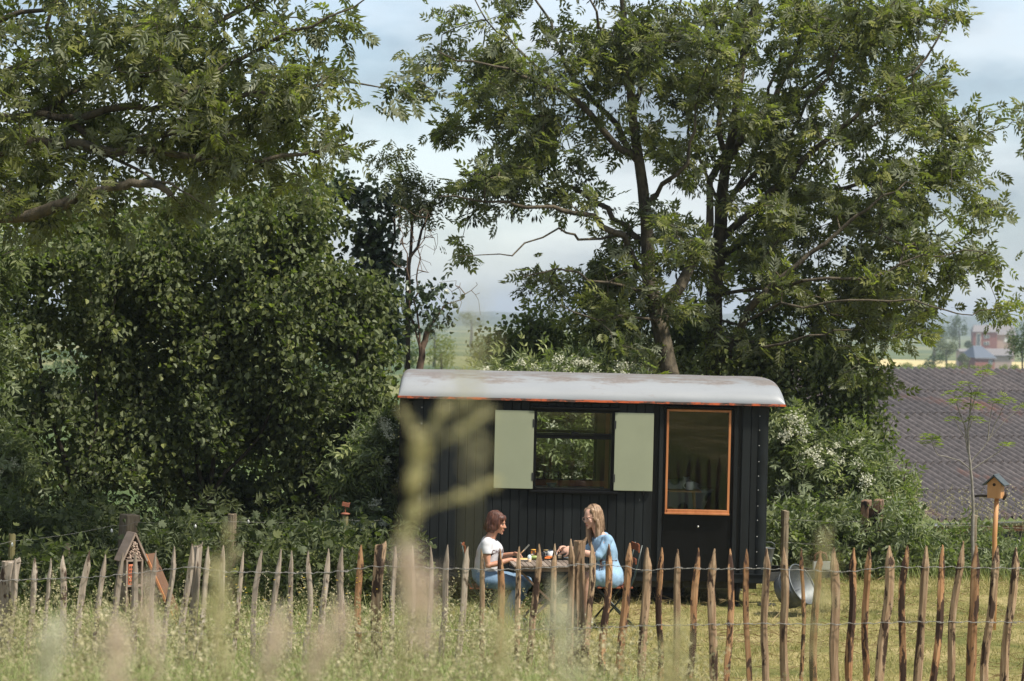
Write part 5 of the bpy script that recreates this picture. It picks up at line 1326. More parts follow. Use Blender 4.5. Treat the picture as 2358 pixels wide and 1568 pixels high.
M_EGG = simple('pale_blue_egg', (0.62, 0.72, 0.70), (0.68, 0.77, 0.75), 0.5, 12); M_CUPWOOD = simple('pale_turned_wood', (0.55, 0.40, 0.26), (0.65, 0.49, 0.33), 0.5, 12)
def egg_cup(loc, label, egg):
    e_ = empty('egg_cup', loc); tag(e_, label, 'egg cup')
    MB().lathe([(0, 0), (0.020, 0), (0.021, 0.006), (0.018, 0.014), (0.023, 0.034), (0.020, 0.034), (0.014, 0.018), (0, 0.016)], n=20).build('cup', M_CUPWOOD, e_, True)
    return e_
ep = on_table(1219, 1294); egg_cup(ep, 'turned wooden egg cup holding the blue egg', True)
o = MB().lathe([(0.022*math.sin(math.pi*k/12)**0.85*(1+0.10*math.cos(math.pi*k/12)) if 0 < k < 12 else 0.0001, 0.029*(1-math.cos(math.pi*k/12))) for k in range(13)], n=20).build('egg', M_EGG, None, True)
o.location = ep + Vector((0, 0, 0.018)); tag(o, 'pale blue boiled egg standing in its cup', 'egg')
egg_cup(on_table(1289, 1285.5), 'empty wooden egg cup beside the plate', False)
M_PLATE = simple('white_plate', (0.72, 0.73, 0.74), rough=0.25)
def plate(loc, r_, label):
    o = MB().lathe([(0, 0.003), (r_*0.6, 0.003), (r_, 0.014), (r_, 0.017), (r_*0.62, 0.008), (0, 0.008)], n=30).build('plate', M_PLATE, None, True); o.location = loc; return tag(o, label, 'plate', 'breakfast plates')
p1 = on_table(1203, 1291); plate(p1, 0.085, 'white plate with a slice of bread before the person in white')
p2 = on_table(1318, 1287); plate(p2, 0.095, 'white plate with a knife before the person in denim')
o = MB().box((0, 0, 0.009), (0.10, 0.085, 0.016)).build('bread_slice', simple('buttered_bread', (0.55, 0.33, 0.10), (0.68, 0.45, 0.17), 0.7, 30), None, bevel=0.006); o.location = p1 + Vector((0.012, -0.01, 0.008)); tag(o, 'golden bread slice on the white plate', 'bread')
def knife(a, b_, label, hfrac=0.45):
    a, b_ = Vector(a), Vector(b_); k = empty('table_knife', a); tag(k, label, 'knife', 'table knives')
    v = b_-a; MB().tube([(0, 0, 0), v*hfrac], 0.006, 8).build('handle', M_PALEWOOD, k, True)
    MB().bar(v*hfrac, v, 0.004, 0.016).build('blade', simple('steel_blade', (0.5, 0.5, 0.5), rough=0.3, metal=0.9), k)
knife(p2 + Vector((-0.10, 0.02, 0.022)), p2 + Vector((0.09, -0.01, 0.026)), 'table knife lying across the white plate')
M_CARROT = simple('carrot_orange', (0.68, 0.16, 0.03), (0.78, 0.23, 0.05), 0.5, 15)
cb = on_table(1262, 1288)
for k in range(6):
    a = R(-12 + 9*k + q.uniform(-3, 3)); c = cb + Vector((q.uniform(-0.03, 0.03), -0.02 + 0.012*k, 0.011 + 0.012*(k % 2)))
    v = Vector((math.cos(a), math.sin(a)*0.6, 0.03))*0.085
    o = MB().tube([-v*0.5, v*0.0, v*0.5, v*0.56], [0.0105, 0.0100, 0.006, 0.002], 8).build('carrot', M_CARROT, None, True); o.location = c
    tag(o, 'peeled orange carrot in the small pile by the tumbler', 'carrot', 'peeled carrots in a pile')
for k, (a, b_) in enumerate(((1246, 1281), (1243, 1283))):
    o = MB().ell((0, 0, 0.02), (0.021, 0.021, 0.019), 14, 9).build('tomato', simple('tomato_red', (0.55, 0.05, 0.02), rough=0.3), None, True); o.location = on_table(a, b_); tag(o, 'red tomato behind the tumbler', 'tomato', 'tomatoes')
M_CUKE = simple('green_cucumber', (0.20, 0.27, 0.06), (0.32, 0.38, 0.12), 0.45, 14)
o = MB().tube([(-0.07, 0, 0.022), (0, 0, 0.024), (0.07, 0.01, 0.022), (0.082, 0.012, 0.022)], [0.016, 0.022, 0.020, 0.008], 12).build('cucumber', M_CUKE, None, True); o.location = on_table(1229, 1289); tag(o, 'green cucumber lying behind the blue egg', 'cucumber')

# ------------------------------------------------------------------ people
def remeshed(mb, voxel, smooth=6, factor=0.5):
    me = bpy.data.meshes.new('tmp'); me.from_pydata(mb.V, [], mb.F); me.validate()
    bm = bmesh.new(); bm.from_mesh(me); bmesh.ops.remove_doubles(bm, verts=bm.verts, dist=1e-6); bmesh.ops.recalc_face_normals(bm, faces=bm.faces); bm.to_mesh(me); bm.free()
    ob = bpy.data.objects.new('tmp', me); COL.objects.link(ob)
    r_ = ob.modifiers.new('r', 'REMESH'); r_.mode = 'VOXEL'; r_.voxel_size = voxel; r_.use_smooth_shade = True
    s_ = ob.modifiers.new('s', 'SMOOTH'); s_.iterations = smooth; s_.factor = factor
    dg = bpy.context.evaluated_depsgraph_get(); out_ = bpy.data.meshes.new_from_object(ob.evaluated_get(dg))
    bpy.data.objects.remove(ob); bpy.data.meshes.remove(me)
    out_.materials.clear()
    return out_
def wrinkle(me, amp, scale, seed, direction=(1, 1, 1)):
    n = len(me.vertices); co = np.empty(n*3, np.float32); me.vertices.foreach_get('co', co); co = co.reshape(-1, 3)
    no = np.empty(n*3, np.float32); me.vertex_normals.foreach_get('vector', no); no = no.reshape(-1, 3)
    r_ = np.random.RandomState(seed); f = np.zeros(n)
    for k in range(7):
        w_ = r_.normal(size=3)*np.array(direction)*scale*(0.6 + 0.25*k); f += np.sin(co @ w_ + r_.rand()*6.28 + 1.2*np.sin(co @ (r_.normal(size=3)*scale*0.5)))/(1 + 0.4*k)
    co = co + no*(f*amp)[:, None]; me.vertices.foreach_set('co', co.ravel()); me.update()
def chain(mb, pts, n=14):
    """limb through (point, radius) joints, closed by balls so the pieces fuse"""
    P = [Vector(p) for p, _ in pts]; r_ = [a for _, a in pts]
    mb.tube(P, r_, n)
    for p, a in zip(P, r_): mb.ell(p, (a, a, a), n, 9)
def hand(mb, wrist, fdir, palm_n, thumb_side, curl, s=1.0, spreadf=0.0):
    f = Vector(fdir).normalized(); nrm = Vector(palm_n); nrm = (nrm - f*nrm.dot(f)).normalized(); sd = f.cross(nrm).normalized()*thumb_side
    wrist = Vector(wrist)
    M3 = Matrix((f, sd, nrm)).transposed()
    mb.ell(wrist + f*0.045*s, (0.052*s, 0.038*s, 0.015*s), 12, 8, M3)
    for k, (off, L_, r_) in enumerate(((0.029, 0.070, 0.0083), (0.010, 0.078, 0.0086), (-0.010, 0.072, 0.0083), (-0.027, 0.057, 0.0074))):
        p = wrist + f*(0.083-0.006*abs(k-1))*s + sd*off*s; a = 0.0; pts = [(p - f*0.02*s, r_*1.1*s)]
        for j, fr_ in enumerate((0.42, 0.32, 0.26)):
            a += curl*(0.9, 1.0, 0.8)[j] + 0.06*k
            dv = f*math.cos(a) + nrm*math.sin(a) + sd*spreadf*(1.5-k)*0.12
            p2_ = pts[-1][0] + dv.normalized()*L_*(fr_ + (0.28 if j == 0 else 0))*s
            pts.append((p2_, r_*(1 - 0.10*(j+1))*s))
        chain(mb, pts, 8)
    t0 = wrist + f*0.022*s + sd*0.030*s
    chain(mb, [(t0, 0.013*s), (t0 + (f*0.6 + sd*0.65 + nrm*0.35).normalized()*0.036*s, 0.0105*s), (t0 + (f*0.6 + sd*0.65 + nrm*0.35).normalized()*0.036*s + (f*0.85 + sd*0.15 + nrm*0.5).normalized()*0.032*s, 0.0090*s)], 8)
def head(mb, c, fwd, up=(0, 0, 1), s=1.0):
    """skull, jaw, brow, nose, cheeks and ears round centre c, looking along fwd"""
    f = Vector(fwd).normalized(); u = Vector(up); u = (u - f*u.dot(f)).normalized(); l = u.cross(f).normalized()
    M3 = Matrix((f, l, u)).transposed(); c = Vector(c)
    def at_(x, y, z): return c + (f*x + l*y + u*z)*s
    mb.ell(at_(-0.012, 0, 0.022), (0.092*s, 0.073*s, 0.086*s), 20, 14, M3)
    mb.ell(at_(0.030, 0, -0.030), (0.056*s, 0.058*s, 0.072*s), 18, 12, M3)
    mb.ell(at_(0.050, 0, -0.078), (0.030*s, 0.034*s, 0.026*s), 14, 10, M3)
    mb.ell(at_(0.076, 0, -0.101), (0.014*s, 0.017*s, 0.013*s), 12, 8, M3)
    mb.ell(at_(0.073, 0, 0.018), (0.012*s, 0.050*s, 0.010*s), 12, 8, M3)
    for sg in (1, -1):
        mb.ell(at_(0.058, sg*0.036, -0.030), (0.022*s, 0.020*s, 0.024*s), 12, 8, M3)
        mb.ell(at_(-0.005, sg*0.073, -0.012), (0.018*s, 0.008*s, 0.030*s), 12, 8, M3)
        mb.ell(at_(0.092, sg*0.011, -0.034), (0.010*s, 0.008*s, 0.007*s), 10, 8, M3)
    chain(mb, [(at_(0.078, 0, 0.004), 0.0085*s), (at_(0.092, 0, -0.016), 0.0095*s), (at_(0.102, 0, -0.031), 0.0105*s)], 10)
    mb.ell(at_(0.083, 0, -0.062), (0.009*s, 0.022*s, 0.006*s), 12, 8, M3); mb.ell(at_(0.080, 0, -0.074), (0.009*s, 0.019*s, 0.007*s), 12, 8, M3)
    return at_, M3
def skin_mat(name, c):
    m, t, b, o = new_mat(name); n = noise(t, 18, 4, 0.6)
    r_ = ramp(t, [(0.3, tuple(k*0.9 for k in c)), (0.7, tuple(min(1, k*1.08) for k in c))], n.outputs['Fac'])
    t.links.new(r_.outputs['Color'], b.inputs['Base Color']); b.inputs['Roughness'].default_value = 0.5
    b.inputs['Subsurface Weight'].default_value = 0.12; b.inputs['Subsurface Radius'].default_value = (0.012, 0.005, 0.003); b.inputs['Specular IOR Level'].default_value = 0.35
    return m
def hair_mat(name, d_, m_, l_):
    m, t, b, o = new_mat(name); n = noise(t, 26, 5, 0.7, (3.0, 3.0, 0.28), dist=0.4)
    r_ = ramp(t, [(0.32, d_), (0.5, m_), (0.68, l_)], n.outputs['Fac'])
    t.links.new(r_.outputs['Color'], b.inputs['Base Color']); b.inputs['Roughness'].default_value = 0.42; b.inputs['Specular IOR Level'].default_value = 0.5
    bump(t, b, n.outputs['Fac'], 0.9, 0.008); return m
M_SKIN_A = skin_mat('tanned_skin', (0.47, 0.235, 0.150)); M_SKIN_B = skin_mat('light_skin', (0.58, 0.345, 0.255))
M_HAIR_A = hair_mat('auburn_hair', (0.030, 0.010, 0.006), (0.080, 0.027, 0.016), (0.17, 0.068, 0.040))
M_HAIR_B = hair_mat('ash_blonde_hair', (0.11, 0.060, 0.034), (0.25, 0.155, 0.090), (0.46, 0.325, 0.215))
M_LIPS = simple('lips', (0.36, 0.11, 0.085), rough=0.45); M_EYEW = simple('eye_white', (0.6, 0.58, 0.55), rough=0.3); M_EYED = simple('dark_iris', (0.02, 0.013, 0.01), rough=0.2); M_BROW = simple('eyebrow', (0.07, 0.035, 0.02), rough=0.8)
M_TSHIRT = simple('white_cotton', (0.48, 0.48, 0.505), (0.54, 0.54, 0.565), 0.85, 40, bmp=0.05)
def denim(name, a, b2):
    m, t, b, o = new_mat(name); n = noise(t, 5, 5, 0.65); n2 = noise(t, 140, 2, 0.5, (1, 1, 0.3))
    r_ = ramp(t, [(0.3, a), (0.7, b2)], n.outputs['Fac']); f2 = ramp(t, [(0.3, (0.85,)*3), (0.7, (1.12,)*3)], n2.outputs['Fac'])
    t.links.new(mixc(t, 1.0, r_.outputs['Color'], f2.outputs['Color'], 'MULTIPLY'), b.inputs['Base Color']); b.inputs['Roughness'].default_value = 0.85; bump(t, b, n2.outputs['Fac'], 0.15, 0.002); return m
M_JEANS = denim('washed_blue_jeans', (0.10, 0.17, 0.27), (0.18, 0.28, 0.40)); M_DRESS = denim('light_denim_dress', (0.19, 0.315, 0.46), (0.28, 0.42, 0.56))
M_SHOE = simple('pale_blue_sneaker', (0.42, 0.52, 0.54), (0.58, 0.64, 0.65), 0.7, 12); M_SOLE = simple('white_sole', (0.6, 0.6, 0.58), rough=0.6)
M_CORD = simple('brown_leather_cord', (0.07, 0.025, 0.015), rough=0.6)

def face_parts(root, at_, M3, s, loc, skinm):
    for sg in (1, -1):
        e_ = MB().ell(at_(0.073, sg*0.031, 0.000) - loc, (0.008*s, 0.0135*s, 0.0065*s), 10, 7, M3).build('eye', M_EYEW, root, True)
        MB().ell(at_(0.0785, sg*0.031, -0.0015) - loc, (0.0045*s, 0.0065*s, 0.006*s), 10, 7, M3).build('iris', M_EYED, e_, True)
        MB().ell(at_(0.0805, sg*0.031, 0.0185) - loc, (0.004*s, 0.018*s, 0.0032*s), 10, 6, M3).build('eyebrow', M_BROW, root, True)
        MB().ell(at_(0.0765, sg*0.031, 0.0068) - loc, (0.0075*s, 0.0145*s, 0.0028*s), 10, 6, M3).build('eyelid', M_BROW, root, True)
    MB().ell(at_(0.0905, 0, -0.0635) - loc, (0.005*s, 0.019*s, 0.004*s), 12, 7, M3).ell(at_(0.0875, 0, -0.0725) - loc, (0.005*s, 0.016*s, 0.005*s), 12, 7, M3).build('lips', M_LIPS, root, True)

def strands(paths, rad, n=5):
    mb = MB()
    for P in paths: mb.tube(P, [rad*0.6] + [rad]*(len(P)-2) + [rad*0.35], n)
    return mb
def shoe(root, loc, ankle, fdir, mat, name='shoe'):
    f = Vector(fdir); f.z = 0; f.normalize(); a = Vector(ankle); l = Vector((0, 0, 1)).cross(f); M3 = Matrix((f, l, Vector((0, 0, 1)))).transposed()
    mb = MB(); mb.ell(a + f*0.02 - Vector((0, 0, 0.01)), (0.055, 0.043, 0.055), 14, 9, M3); mb.ell(a + f*0.085 - Vector((0, 0, 0.035)), (0.085, 0.043, 0.034), 14, 9, M3); mb.ell(a - f*0.02 - Vector((0, 0, 0.035)), (0.045, 0.038, 0.034), 14, 9, M3)
    me = remeshed(mb, 0.008, 5); me.transform(Matrix.Translation(-loc)); o = add(name, me, mat, root)
    MB().box(a + f*0.055 - Vector((0, 0, 0.065)) - loc, (0.24, 0.082, 0.022), M3).build('sole', M_SOLE, o, bevel=0.01)

def person_white_shirt():
    D = 25.75
    def J(x, y, dy=0.0): p = W(x, y, D); p.y += dy; return p
    hip = J(1119, 1331); root = empty('person', (hip.x, hip.y, 0)); loc = Vector(root.location)
    tag(root, 'person with auburn bob in white lettered t-shirt and jeans seated at the table', 'person')
    fwd = Vector((0.95, -0.24, -0.17)); hc = J(1144.5, 1203.5)
    b = MB(); at_, M3 = head(b, hc, fwd, (0.12, 0, 1), 1.0)
    chain(b, [(J(1127, 1243), 0.060), (J(1133, 1231), 0.050), (J(1140, 1214), 0.048)])
    chain(b, [(J(1119, 1322), 0.12), (J(1122, 1295), 0.105), (J(1126, 1266), 0.105), (J(1128, 1252), 0.07)])
    chain(b, [(J(1122, 1246, -0.13), 0.050), (J(1121, 1250, -0.175), 0.050), (J(1122, 1275, -0.205), 0.043), (J(1125, 1297, -0.225), 0.036), (J(1150, 1292, -0.20), 0.034), (J(1174, 1285.5, -0.165), 0.024), (J(1178, 1285, -0.16), 0.022)])
    hand(b, J(1178, 1285, -0.16), (1, 0.25, -0.10), (0.1, 0.3, -1), -1, 0.34)
    chain(b, [(J(1124, 1246, 0.13), 0.050), (J(1124, 1252, 0.17), 0.048), (J(1132, 1275, 0.20), 0.042), (J(1141, 1290, 0.20), 0.036), (J(1162, 1283, 0.16), 0.033), (J(1180, 1278, 0.10), 0.023)])
    hand(b, J(1181, 1278, 0.10), (1, -0.25, -0.05), (0, -0.6, -0.7), -1, 0.55)
    for sg, kn, an in ((-1, J(1199, 1344, -0.12), J(1167, 1412, -0.10)), (1, J(1212, 1343, 0.10), J(1178, 1414, 0.10))):
        h0 = J(1119, 1331, sg*0.095); chain(b, [(h0, 0.10), (h0.lerp(kn, 0.5), 0.078), (kn, 0.056), (kn.lerp(an, 0.35), 0.054), (an, 0.034), (an - Vector((0, 0, 0.05)), 0.032), (an + Vector((0.10, 0, -0.055)), 0.028)])
    me = remeshed(b, 0.0062, 4, 0.45); me.transform(Matrix.Translation(-loc)); add('body', me, M_SKIN_A, root)
    face_parts(root, at_, M3, 1.0, loc, M_SKIN_A)
    # t-shirt
    t_ = MB()
    t_.eloft([(J(x, y), rx, ry) for x, y, ry, rx in ((1120, 1334, 0.168, 0.146), (1121, 1318, 0.170, 0.146), (1122, 1303, 0.165, 0.140), (1125, 1285, 0.168, 0.140), (1128, 1268, 0.178, 0.142), (1128, 1255, 0.180, 0.122), (1127, 1246, 0.160, 0.090), (1128, 1240, 0.11, 0.065))])
    t_.ell(J(1141, 1268), (0.085, 0.14, 0.095), 16, 10)
    for sg in (-1, 1):
        chain(t_, [(J(1123, 1246, sg*0.12), 0.062), (J(1121, 1250, sg*0.175), 0.066), (J(1120.5, 1262, sg*0.19), 0.066), (J(1121, 1268, sg*0.20), 0.064)])
    me = remeshed(t_, 0.010, 9); wrinkle(me, 0.0032, 26, 4, (1, 1, 0.7))
    cut = J(1130, 1240).z; zt = np.empty(len(me.vertices)*3, np.float32); me.vertices.foreach_get('co', zt)
    bm = bmesh.new(); bm.from_mesh(me)
    bm.verts.ensure_lookup_table()
    nk = J(1138, 1238); sleeve = J(1121, 1270.5).z
    kill = [v for v in bm.verts if ((v.co.x-nk.x)**2 + (v.co.y-nk.y)**2 < 0.060**2 and v.co.z > nk.z - 0.03) or (abs(v.co.y-hip.y) > 0.172 and v.co.z < sleeve and v.co.z > sleeve-0.08)
            or v.co.z < J(1119, 1322).z]
    bmesh.ops.delete(bm, geom=kill, context='VERTS'); bm.to_mesh(me); bm.free()
    bvh = BVHTree.FromPolygons([v.co.copy() for v in me.vertices], [tuple(p.vertices) for p in me.polygons])
    me.transform(Matrix.Translation(-loc)); shirt = add('t_shirt', me, M_TSHIRT, root)
    sm = shirt.modifiers.new('solid', 'SOLIDIFY'); sm.thickness = 0.004; sm.offset = -1
    # lettering across the chest
    cu = bpy.data.curves.new('letters', 'FONT'); cu.body = 'CHANCE'; cu.size = 0.060; cu.align_x = 'CENTER'; cu.resolution_u = 2; cu.space_character = 1.18; cu.offset = 0.0012
    to = bpy.data.objects.new('tmp', cu); COL.objects.link(to); dg = bpy.context.evaluated_depsgraph_get(); tm = bpy.data.meshes.new_from_object(to.evaluated_get(dg)); bpy.data.objects.remove(to)
    bm = bmesh.new(); bm.from_mesh(tm); bmesh.ops.subdivide_edges(bm, edges=[e_ for e_ in bm.edges if e_.calc_length() > 0.012], cuts=2)
    cz = J(1150, 1272).z; c0 = J(1126, 1272)
    for v in bm.verts:
        a = v.co.x/0.165 - 0.62                       # wrap round the chest, turned to the near side
        dv = Vector((math.cos(a), math.sin(a), 0)); o_ = Vector((c0.x, c0.y, cz + v.co.y))
        hit = bvh.ray_cast(o_ + dv*0.6, -dv)
        v.co = (hit[0] + dv*0.0030 if hit[0] else o_ + dv*0.17) - loc
    bmesh.ops.recalc_face_normals(bm, faces=bm.faces); bm.to_mesh(tm); bm.free(); tm.materials.clear()
    add('chest_lettering', tm, simple('maroon_print', (0.07, 0.02, 0.018), rough=0.7), shirt)
    # jeans
    j = MB()
    j.ell(J(1119, 1326), (0.150, 0.175, 0.095), 18, 12); j.ell(J(1118, 1318), (0.142, 0.165, 0.06), 18, 12)
    for sg, kn, an in ((-1, J(1199, 1344, -0.12), J(1167, 1412, -0.10)), (1, J(1212, 1343, 0.10), J(1178, 1414, 0.10))):
        h0 = J(1119, 1331, sg*0.095); chain(j, [(h0, 0.112), (h0.lerp(kn, 0.5), 0.090), (kn, 0.068), (kn.lerp(an, 0.35), 0.066), (an, 0.052)])
    me = remeshed(j, 0.010, 6); wrinkle(me, 0.003, 30, 9); me.transform(Matrix.Translation(-loc)); jo = add('jeans', me, M_JEANS, root)
    MB().lathe([(0.150, 0), (0.153, 0.014), (0.150, 0.028)], J(1118, 1316) - loc, 28).build('waistband', M_JEANS, jo, True)
    for an in (J(1167, 1412, -0.10), J(1178, 1414, 0.10)): shoe(root, loc, an - Vector((0, 0, 0.035)), (1, -0.12, 0), M_SHOE)
    # bobbed hair: cap, side curtain and strands
    h_ = MB(); f = fwd.normalized()
    def rel(x, y, z): return at_(x, y, z)
    h_.ell(rel(-0.022, 0, 0.034), (0.100, 0.083, 0.092), 20, 14, M3); h_.ell(rel(-0.055, 0, -0.025), (0.066, 0.086, 0.090), 18, 12, M3); h_.ell(rel(-0.068, 0, -0.068), (0.050, 0.076, 0.062), 16, 10, M3)
    for sg in (1, -1):
        h_.ell(rel(0.006, sg*0.066, -0.010), (0.052, 0.022, 0.075), 14, 10, M3); h_.ell(rel(-0.025, sg*0.066, -0.055), (0.056, 0.026, 0.058), 14, 10, M3); h_.ell(rel(0.040, sg*0.048, 0.055), (0.045, 0.030, 0.040), 14, 10, M3)
    me = remeshed(h_, 0.008, 5); wrinkle(me, 0.0018, 90, 3, (1, 1, 0.15)); me.transform(Matrix.Translation(-loc)); hair = add('hair', me, M_HAIR_A, root)
    rr = random.Random(6); paths = []
    for k in range(150):
        a = rr.uniform(0.35, 2*math.pi-0.35); ca, sa = math.cos(a), math.sin(a)
        P = []
        for u in (0.05, 0.3, 0.55, 0.8, 1.0):
            thx = u*1.75; rx, ry, rz = 0.104, 0.088, 0.097
            x = -0.022 + rx*math.sin(min(thx, 1.57))*ca - 0.018*max(0, thx-1.2); y = ry*math.sin(min(thx, 1.57))*sa; z = 0.034 + rz*math.cos(min(thx, 1.57)) - max(0, thx-1.2)*(0.19 + 0.05*(-ca) + rr.uniform(-0.01, 0.02))
            P.append(rel(x, y, z) - loc + Vector((rr.uniform(-1, 1), rr.uniform(-1, 1), 0))*0.002)
        if ca > 0.45: continue
        paths.append(P)
    strands(paths, 0.0030).build('strands', M_HAIR_A, hair, True)['kind'] = 'stuff'
    kp = J(1197, 1280, 0.05)
    knife(J(1196, 1280, 0.08), J(1219, 1256, 0.10), 'knife held upright over the bread', 0.5)

def person_denim():
    D = 25.72
    def J(x, y, dy=0.0): p = W(x, y, D); p.y += dy; return p
    hip = J(1404, 1328); root = empty('person', (hip.x, hip.y, 0)); loc = Vector(root.location)
    tag(root, 'person with long blonde hair and glasses in belted denim dress at the table', 'person')
    fwd = Vector((-0.78, -0.60, -0.20)); hc = J(1363, 1190.5)
    b = MB(); at_, M3 = head(b, hc, fwd, (-0.1, 0, 1), 1.0)
    chain(b, [(J(1384, 1236), 0.060), (J(1377, 1224), 0.050), (J(1370, 1206), 0.048)])
    chain(b, [(J(1402, 1320), 0.11), (J(1395, 1290), 0.09), (J(1390, 1260), 0.10), (J(1386, 1244), 0.07)])
    chain(b, [(J(1396, 1236, -0.10), 0.040), (J(1397, 1240, -0.16), 0.042), (J(1389, 1258, -0.21), 0.038), (J(1378, 1276, -0.225), 0.038), (J(1350, 1270, -0.21), 0.036), (J(1320, 1263.5, -0.17), 0.025), (J(1315, 1263, -0.165), 0.023)])
    hand(b, J(1315, 1263, -0.165), (-1, 0.30, -0.05), (0.0, 0.75, -0.6), 1, 0.50)
    chain(b, [(J(1380, 1236, 0.12), 0.050), (J(1376, 1242, 0.16), 0.048), (J(1365, 1262, 0.19), 0.043), (J(1352, 1276, 0.18), 0.037), (J(1330, 1268, 0.09), 0.034), (J(1309, 1262, 0.0), 0.024)])
    hand(b, J(1305, 1262, -0.01), (-1, -0.30, 0.02), (0.0, -0.75, -0.6), -1, 0.55)
    for sg, kn, an in ((-1, J(1352, 1331, -0.12), J(1350, 1408, -0.12)), (1, J(1343, 1329, 0.10), J(1338, 1408, 0.10))):
        h0 = J(1405, 1330, sg*0.10); chain(b, [(h0, 0.105), (h0.lerp(kn, 0.45), 0.095), (kn, 0.062), (kn.lerp(an, 0.32), 0.058), (an, 0.035), (an - Vector((0, 0, 0.05)), 0.032), (an + Vector((-0.10, -0.01, -0.06)), 0.026), (an + Vector((-0.15, -0.01, -0.065)), 0.020)])
    me = remeshed(b, 0.0062, 4, 0.45); me.transform(Matrix.Translation(-loc)); add('body', me, M_SKIN_B, root)
    face_parts(root, at_, M3, 1.0, loc, M_SKIN_B)
    # shirt dress
    t_ = MB()
    t_.eloft([(J(x, y), rx, ry) for x, y, rx, ry in ((1406, 1346, 0.125, 0.195), (1406, 1334, 0.150, 0.200), (1405, 1318, 0.152, 0.192), (1401, 1302, 0.132, 0.170), (1397, 1287, 0.112, 0.150), (1393, 1268, 0.130, 0.166), (1391, 1252, 0.132, 0.176), (1390, 1241, 0.108, 0.160), (1388, 1232, 0.070, 0.105))])
    t_.ell(J(1380, 1264), (0.070, 0.130, 0.090), 16, 10)
    for sg, e_, s0 in ((-1, J(1380, 1274, -0.222), J(1398, 1239, -0.165)), (1, J(1355, 1273, 0.185), J(1377, 1242, 0.155))):
        chain(t_, [(J(1391, 1239, sg*0.10), 0.060), (s0, 0.058), (s0.lerp(e_, 0.5), 0.056), (e_, 0.051)])
        kn = J(1352, 1331, -0.12) if sg < 0 else J(1343, 1329, 0.10); h0 = J(1405, 1329, sg*0.10)
        chain(t_, [(h0, 0.122), (h0.lerp(kn, 0.35), 0.114), (h0.lerp(kn, 0.66), 0.098)])
    t_.ell(J(1386, 1322), (0.12, 0.16, 0.10), 16, 10)
    me = remeshed(t_, 0.010, 10); wrinkle(me, 0.0046, 30, 14, (1, 1, 0.8))
    bm = bmesh.new(); bm.from_mesh(me); nk = J(1378, 1228)
    kill = [v for v in bm.verts if ((v.co.x-nk.x)**2 + (v.co.y-nk.y)**2 < 0.060**2 and v.co.z > nk.z - 0.075) or (v.co.x < J(1369, 1300).x and v.co.z < J(1369, 1296).z) or v.co.z < J(1400, 1350).z + max(0, (v.co.x - hip.x))*0.0]
    bmesh.ops.delete(bm, geom=kill, context='VERTS'); bm.to_mesh(me); bm.free()
    me.transform(Matrix.Translation(-loc)); dress = add('denim_dress', me, M_DRESS, root)
    sm = dress.modifiers.new('solid', 'SOLIDIFY'); sm.thickness = 0.004; sm.offset = -1
    for e_, w_, r_ in ((J(1380, 1275, -0.224), J(1350, 1270, -0.21), 0.050), (J(1354, 1274.5, 0.185), J(1330, 1268, 0.09), 0.049)):
        v = (w_-e_).normalized(); mb = MB(); mb.tube([e_ + v*0.004 - loc, e_ + v*0.012 - loc, e_ + v*0.045 - loc, e_ + v*0.052 - loc], [r_*0.9, r_*1.06, r_*1.02, r_*0.85], 16); mb.build('rolled_cuff', M_DRESS, dress, True)
    # pointed collar
    for sg in (1, -1):
        a = J(1384, 1232, sg*0.05 - 0.02) - loc; c2 = J(1372, 1240, sg*0.055 - 0.04) - loc; c3 = J(1366, 1250, sg*0.03 - 0.06) - loc; c4 = J(1374, 1232, sg*0.03 - 0.03) - loc
        MB().raw([a, c2, c3, c4] + [p + Vector((0.006, 0.004, -0.006)) for p in (a, c2, c3, c4)], [(0, 1, 2, 3), (7, 6, 5, 4), (0, 4, 5, 1), (1, 5, 6, 2), (2, 6, 7, 3), (3, 7, 4, 0)]).build('collar', M_DRESS, dress)
    # cord belt with hanging ends
    c = J(1395, 1287) - loc; mb = MB()
    mb.tube([c + Vector((0.121*math.cos(k*0.3142), 0.160*math.sin(k*0.3142), 0.008*math.cos(k*0.3142)*-1)) for k in range(21)], 0.005, 6, False)
    kx = J(1382, 1289, -0.150) - loc
    for dx, dz in ((0.02, -0.20), (-0.015, -0.16), (0.035, -0.12)): mb.tube([kx, kx + Vector((dx*0.4, -0.018, dz*0.3)), kx + Vector((dx, -0.02, dz))], 0.004, 6); mb.ell(kx + Vector((dx, -0.02, dz-0.012)), (0.007, 0.007, 0.016), 8, 6)
    mb.ell(kx, (0.014, 0.012, 0.012), 8, 6); mb.build('belt', M_CORD, dress, True)
    for an in (J(1350, 1408, -0.12), J(1338, 1408, 0.10)): shoe(root, loc, an - Vector((0, 0, 0.035)), (-1, -0.1, 0), simple('white_canvas', (0.55, 0.54, 0.5), rough=0.8))
    # long hair: cap and falls of strands
    def rel(x, y, z): return at_(x, y, z)
    h_ = MB(); h_.ell(rel(-0.036, 0, 0.040), (0.096, 0.084, 0.090), 20, 14, M3); h_.ell(rel(-0.060, 0, -0.040), (0.052, 0.078, 0.105), 18, 12, M3)
    for sg in (1, -1): h_.ell(rel(-0.005, sg*0.069, -0.005), (0.048, 0.018, 0.068), 14, 10, M3); h_.ell(rel(0.004, sg*0.052, 0.070), (0.045, 0.026, 0.030), 14, 10, M3)
    chain(h_, [(rel(0.0, 0.074, -0.04), 0.026), (rel(0.002, 0.078, -0.10), 0.028), (rel(0.020, 0.074, -0.19), 0.030), (rel(0.036, 0.070, -0.27), 0.022)])
    chain(h_, [(rel(0.0, -0.074, -0.04), 0.026), (rel(0.0, -0.082, -0.10), 0.028), (rel(0.012, -0.086, -0.19), 0.032), (rel(0.022, -0.080, -0.30), 0.022)])
    chain(h_, [(rel(-0.06, 0, -0.08), 0.055), (rel(-0.075, 0.0, -0.15), 0.045)])
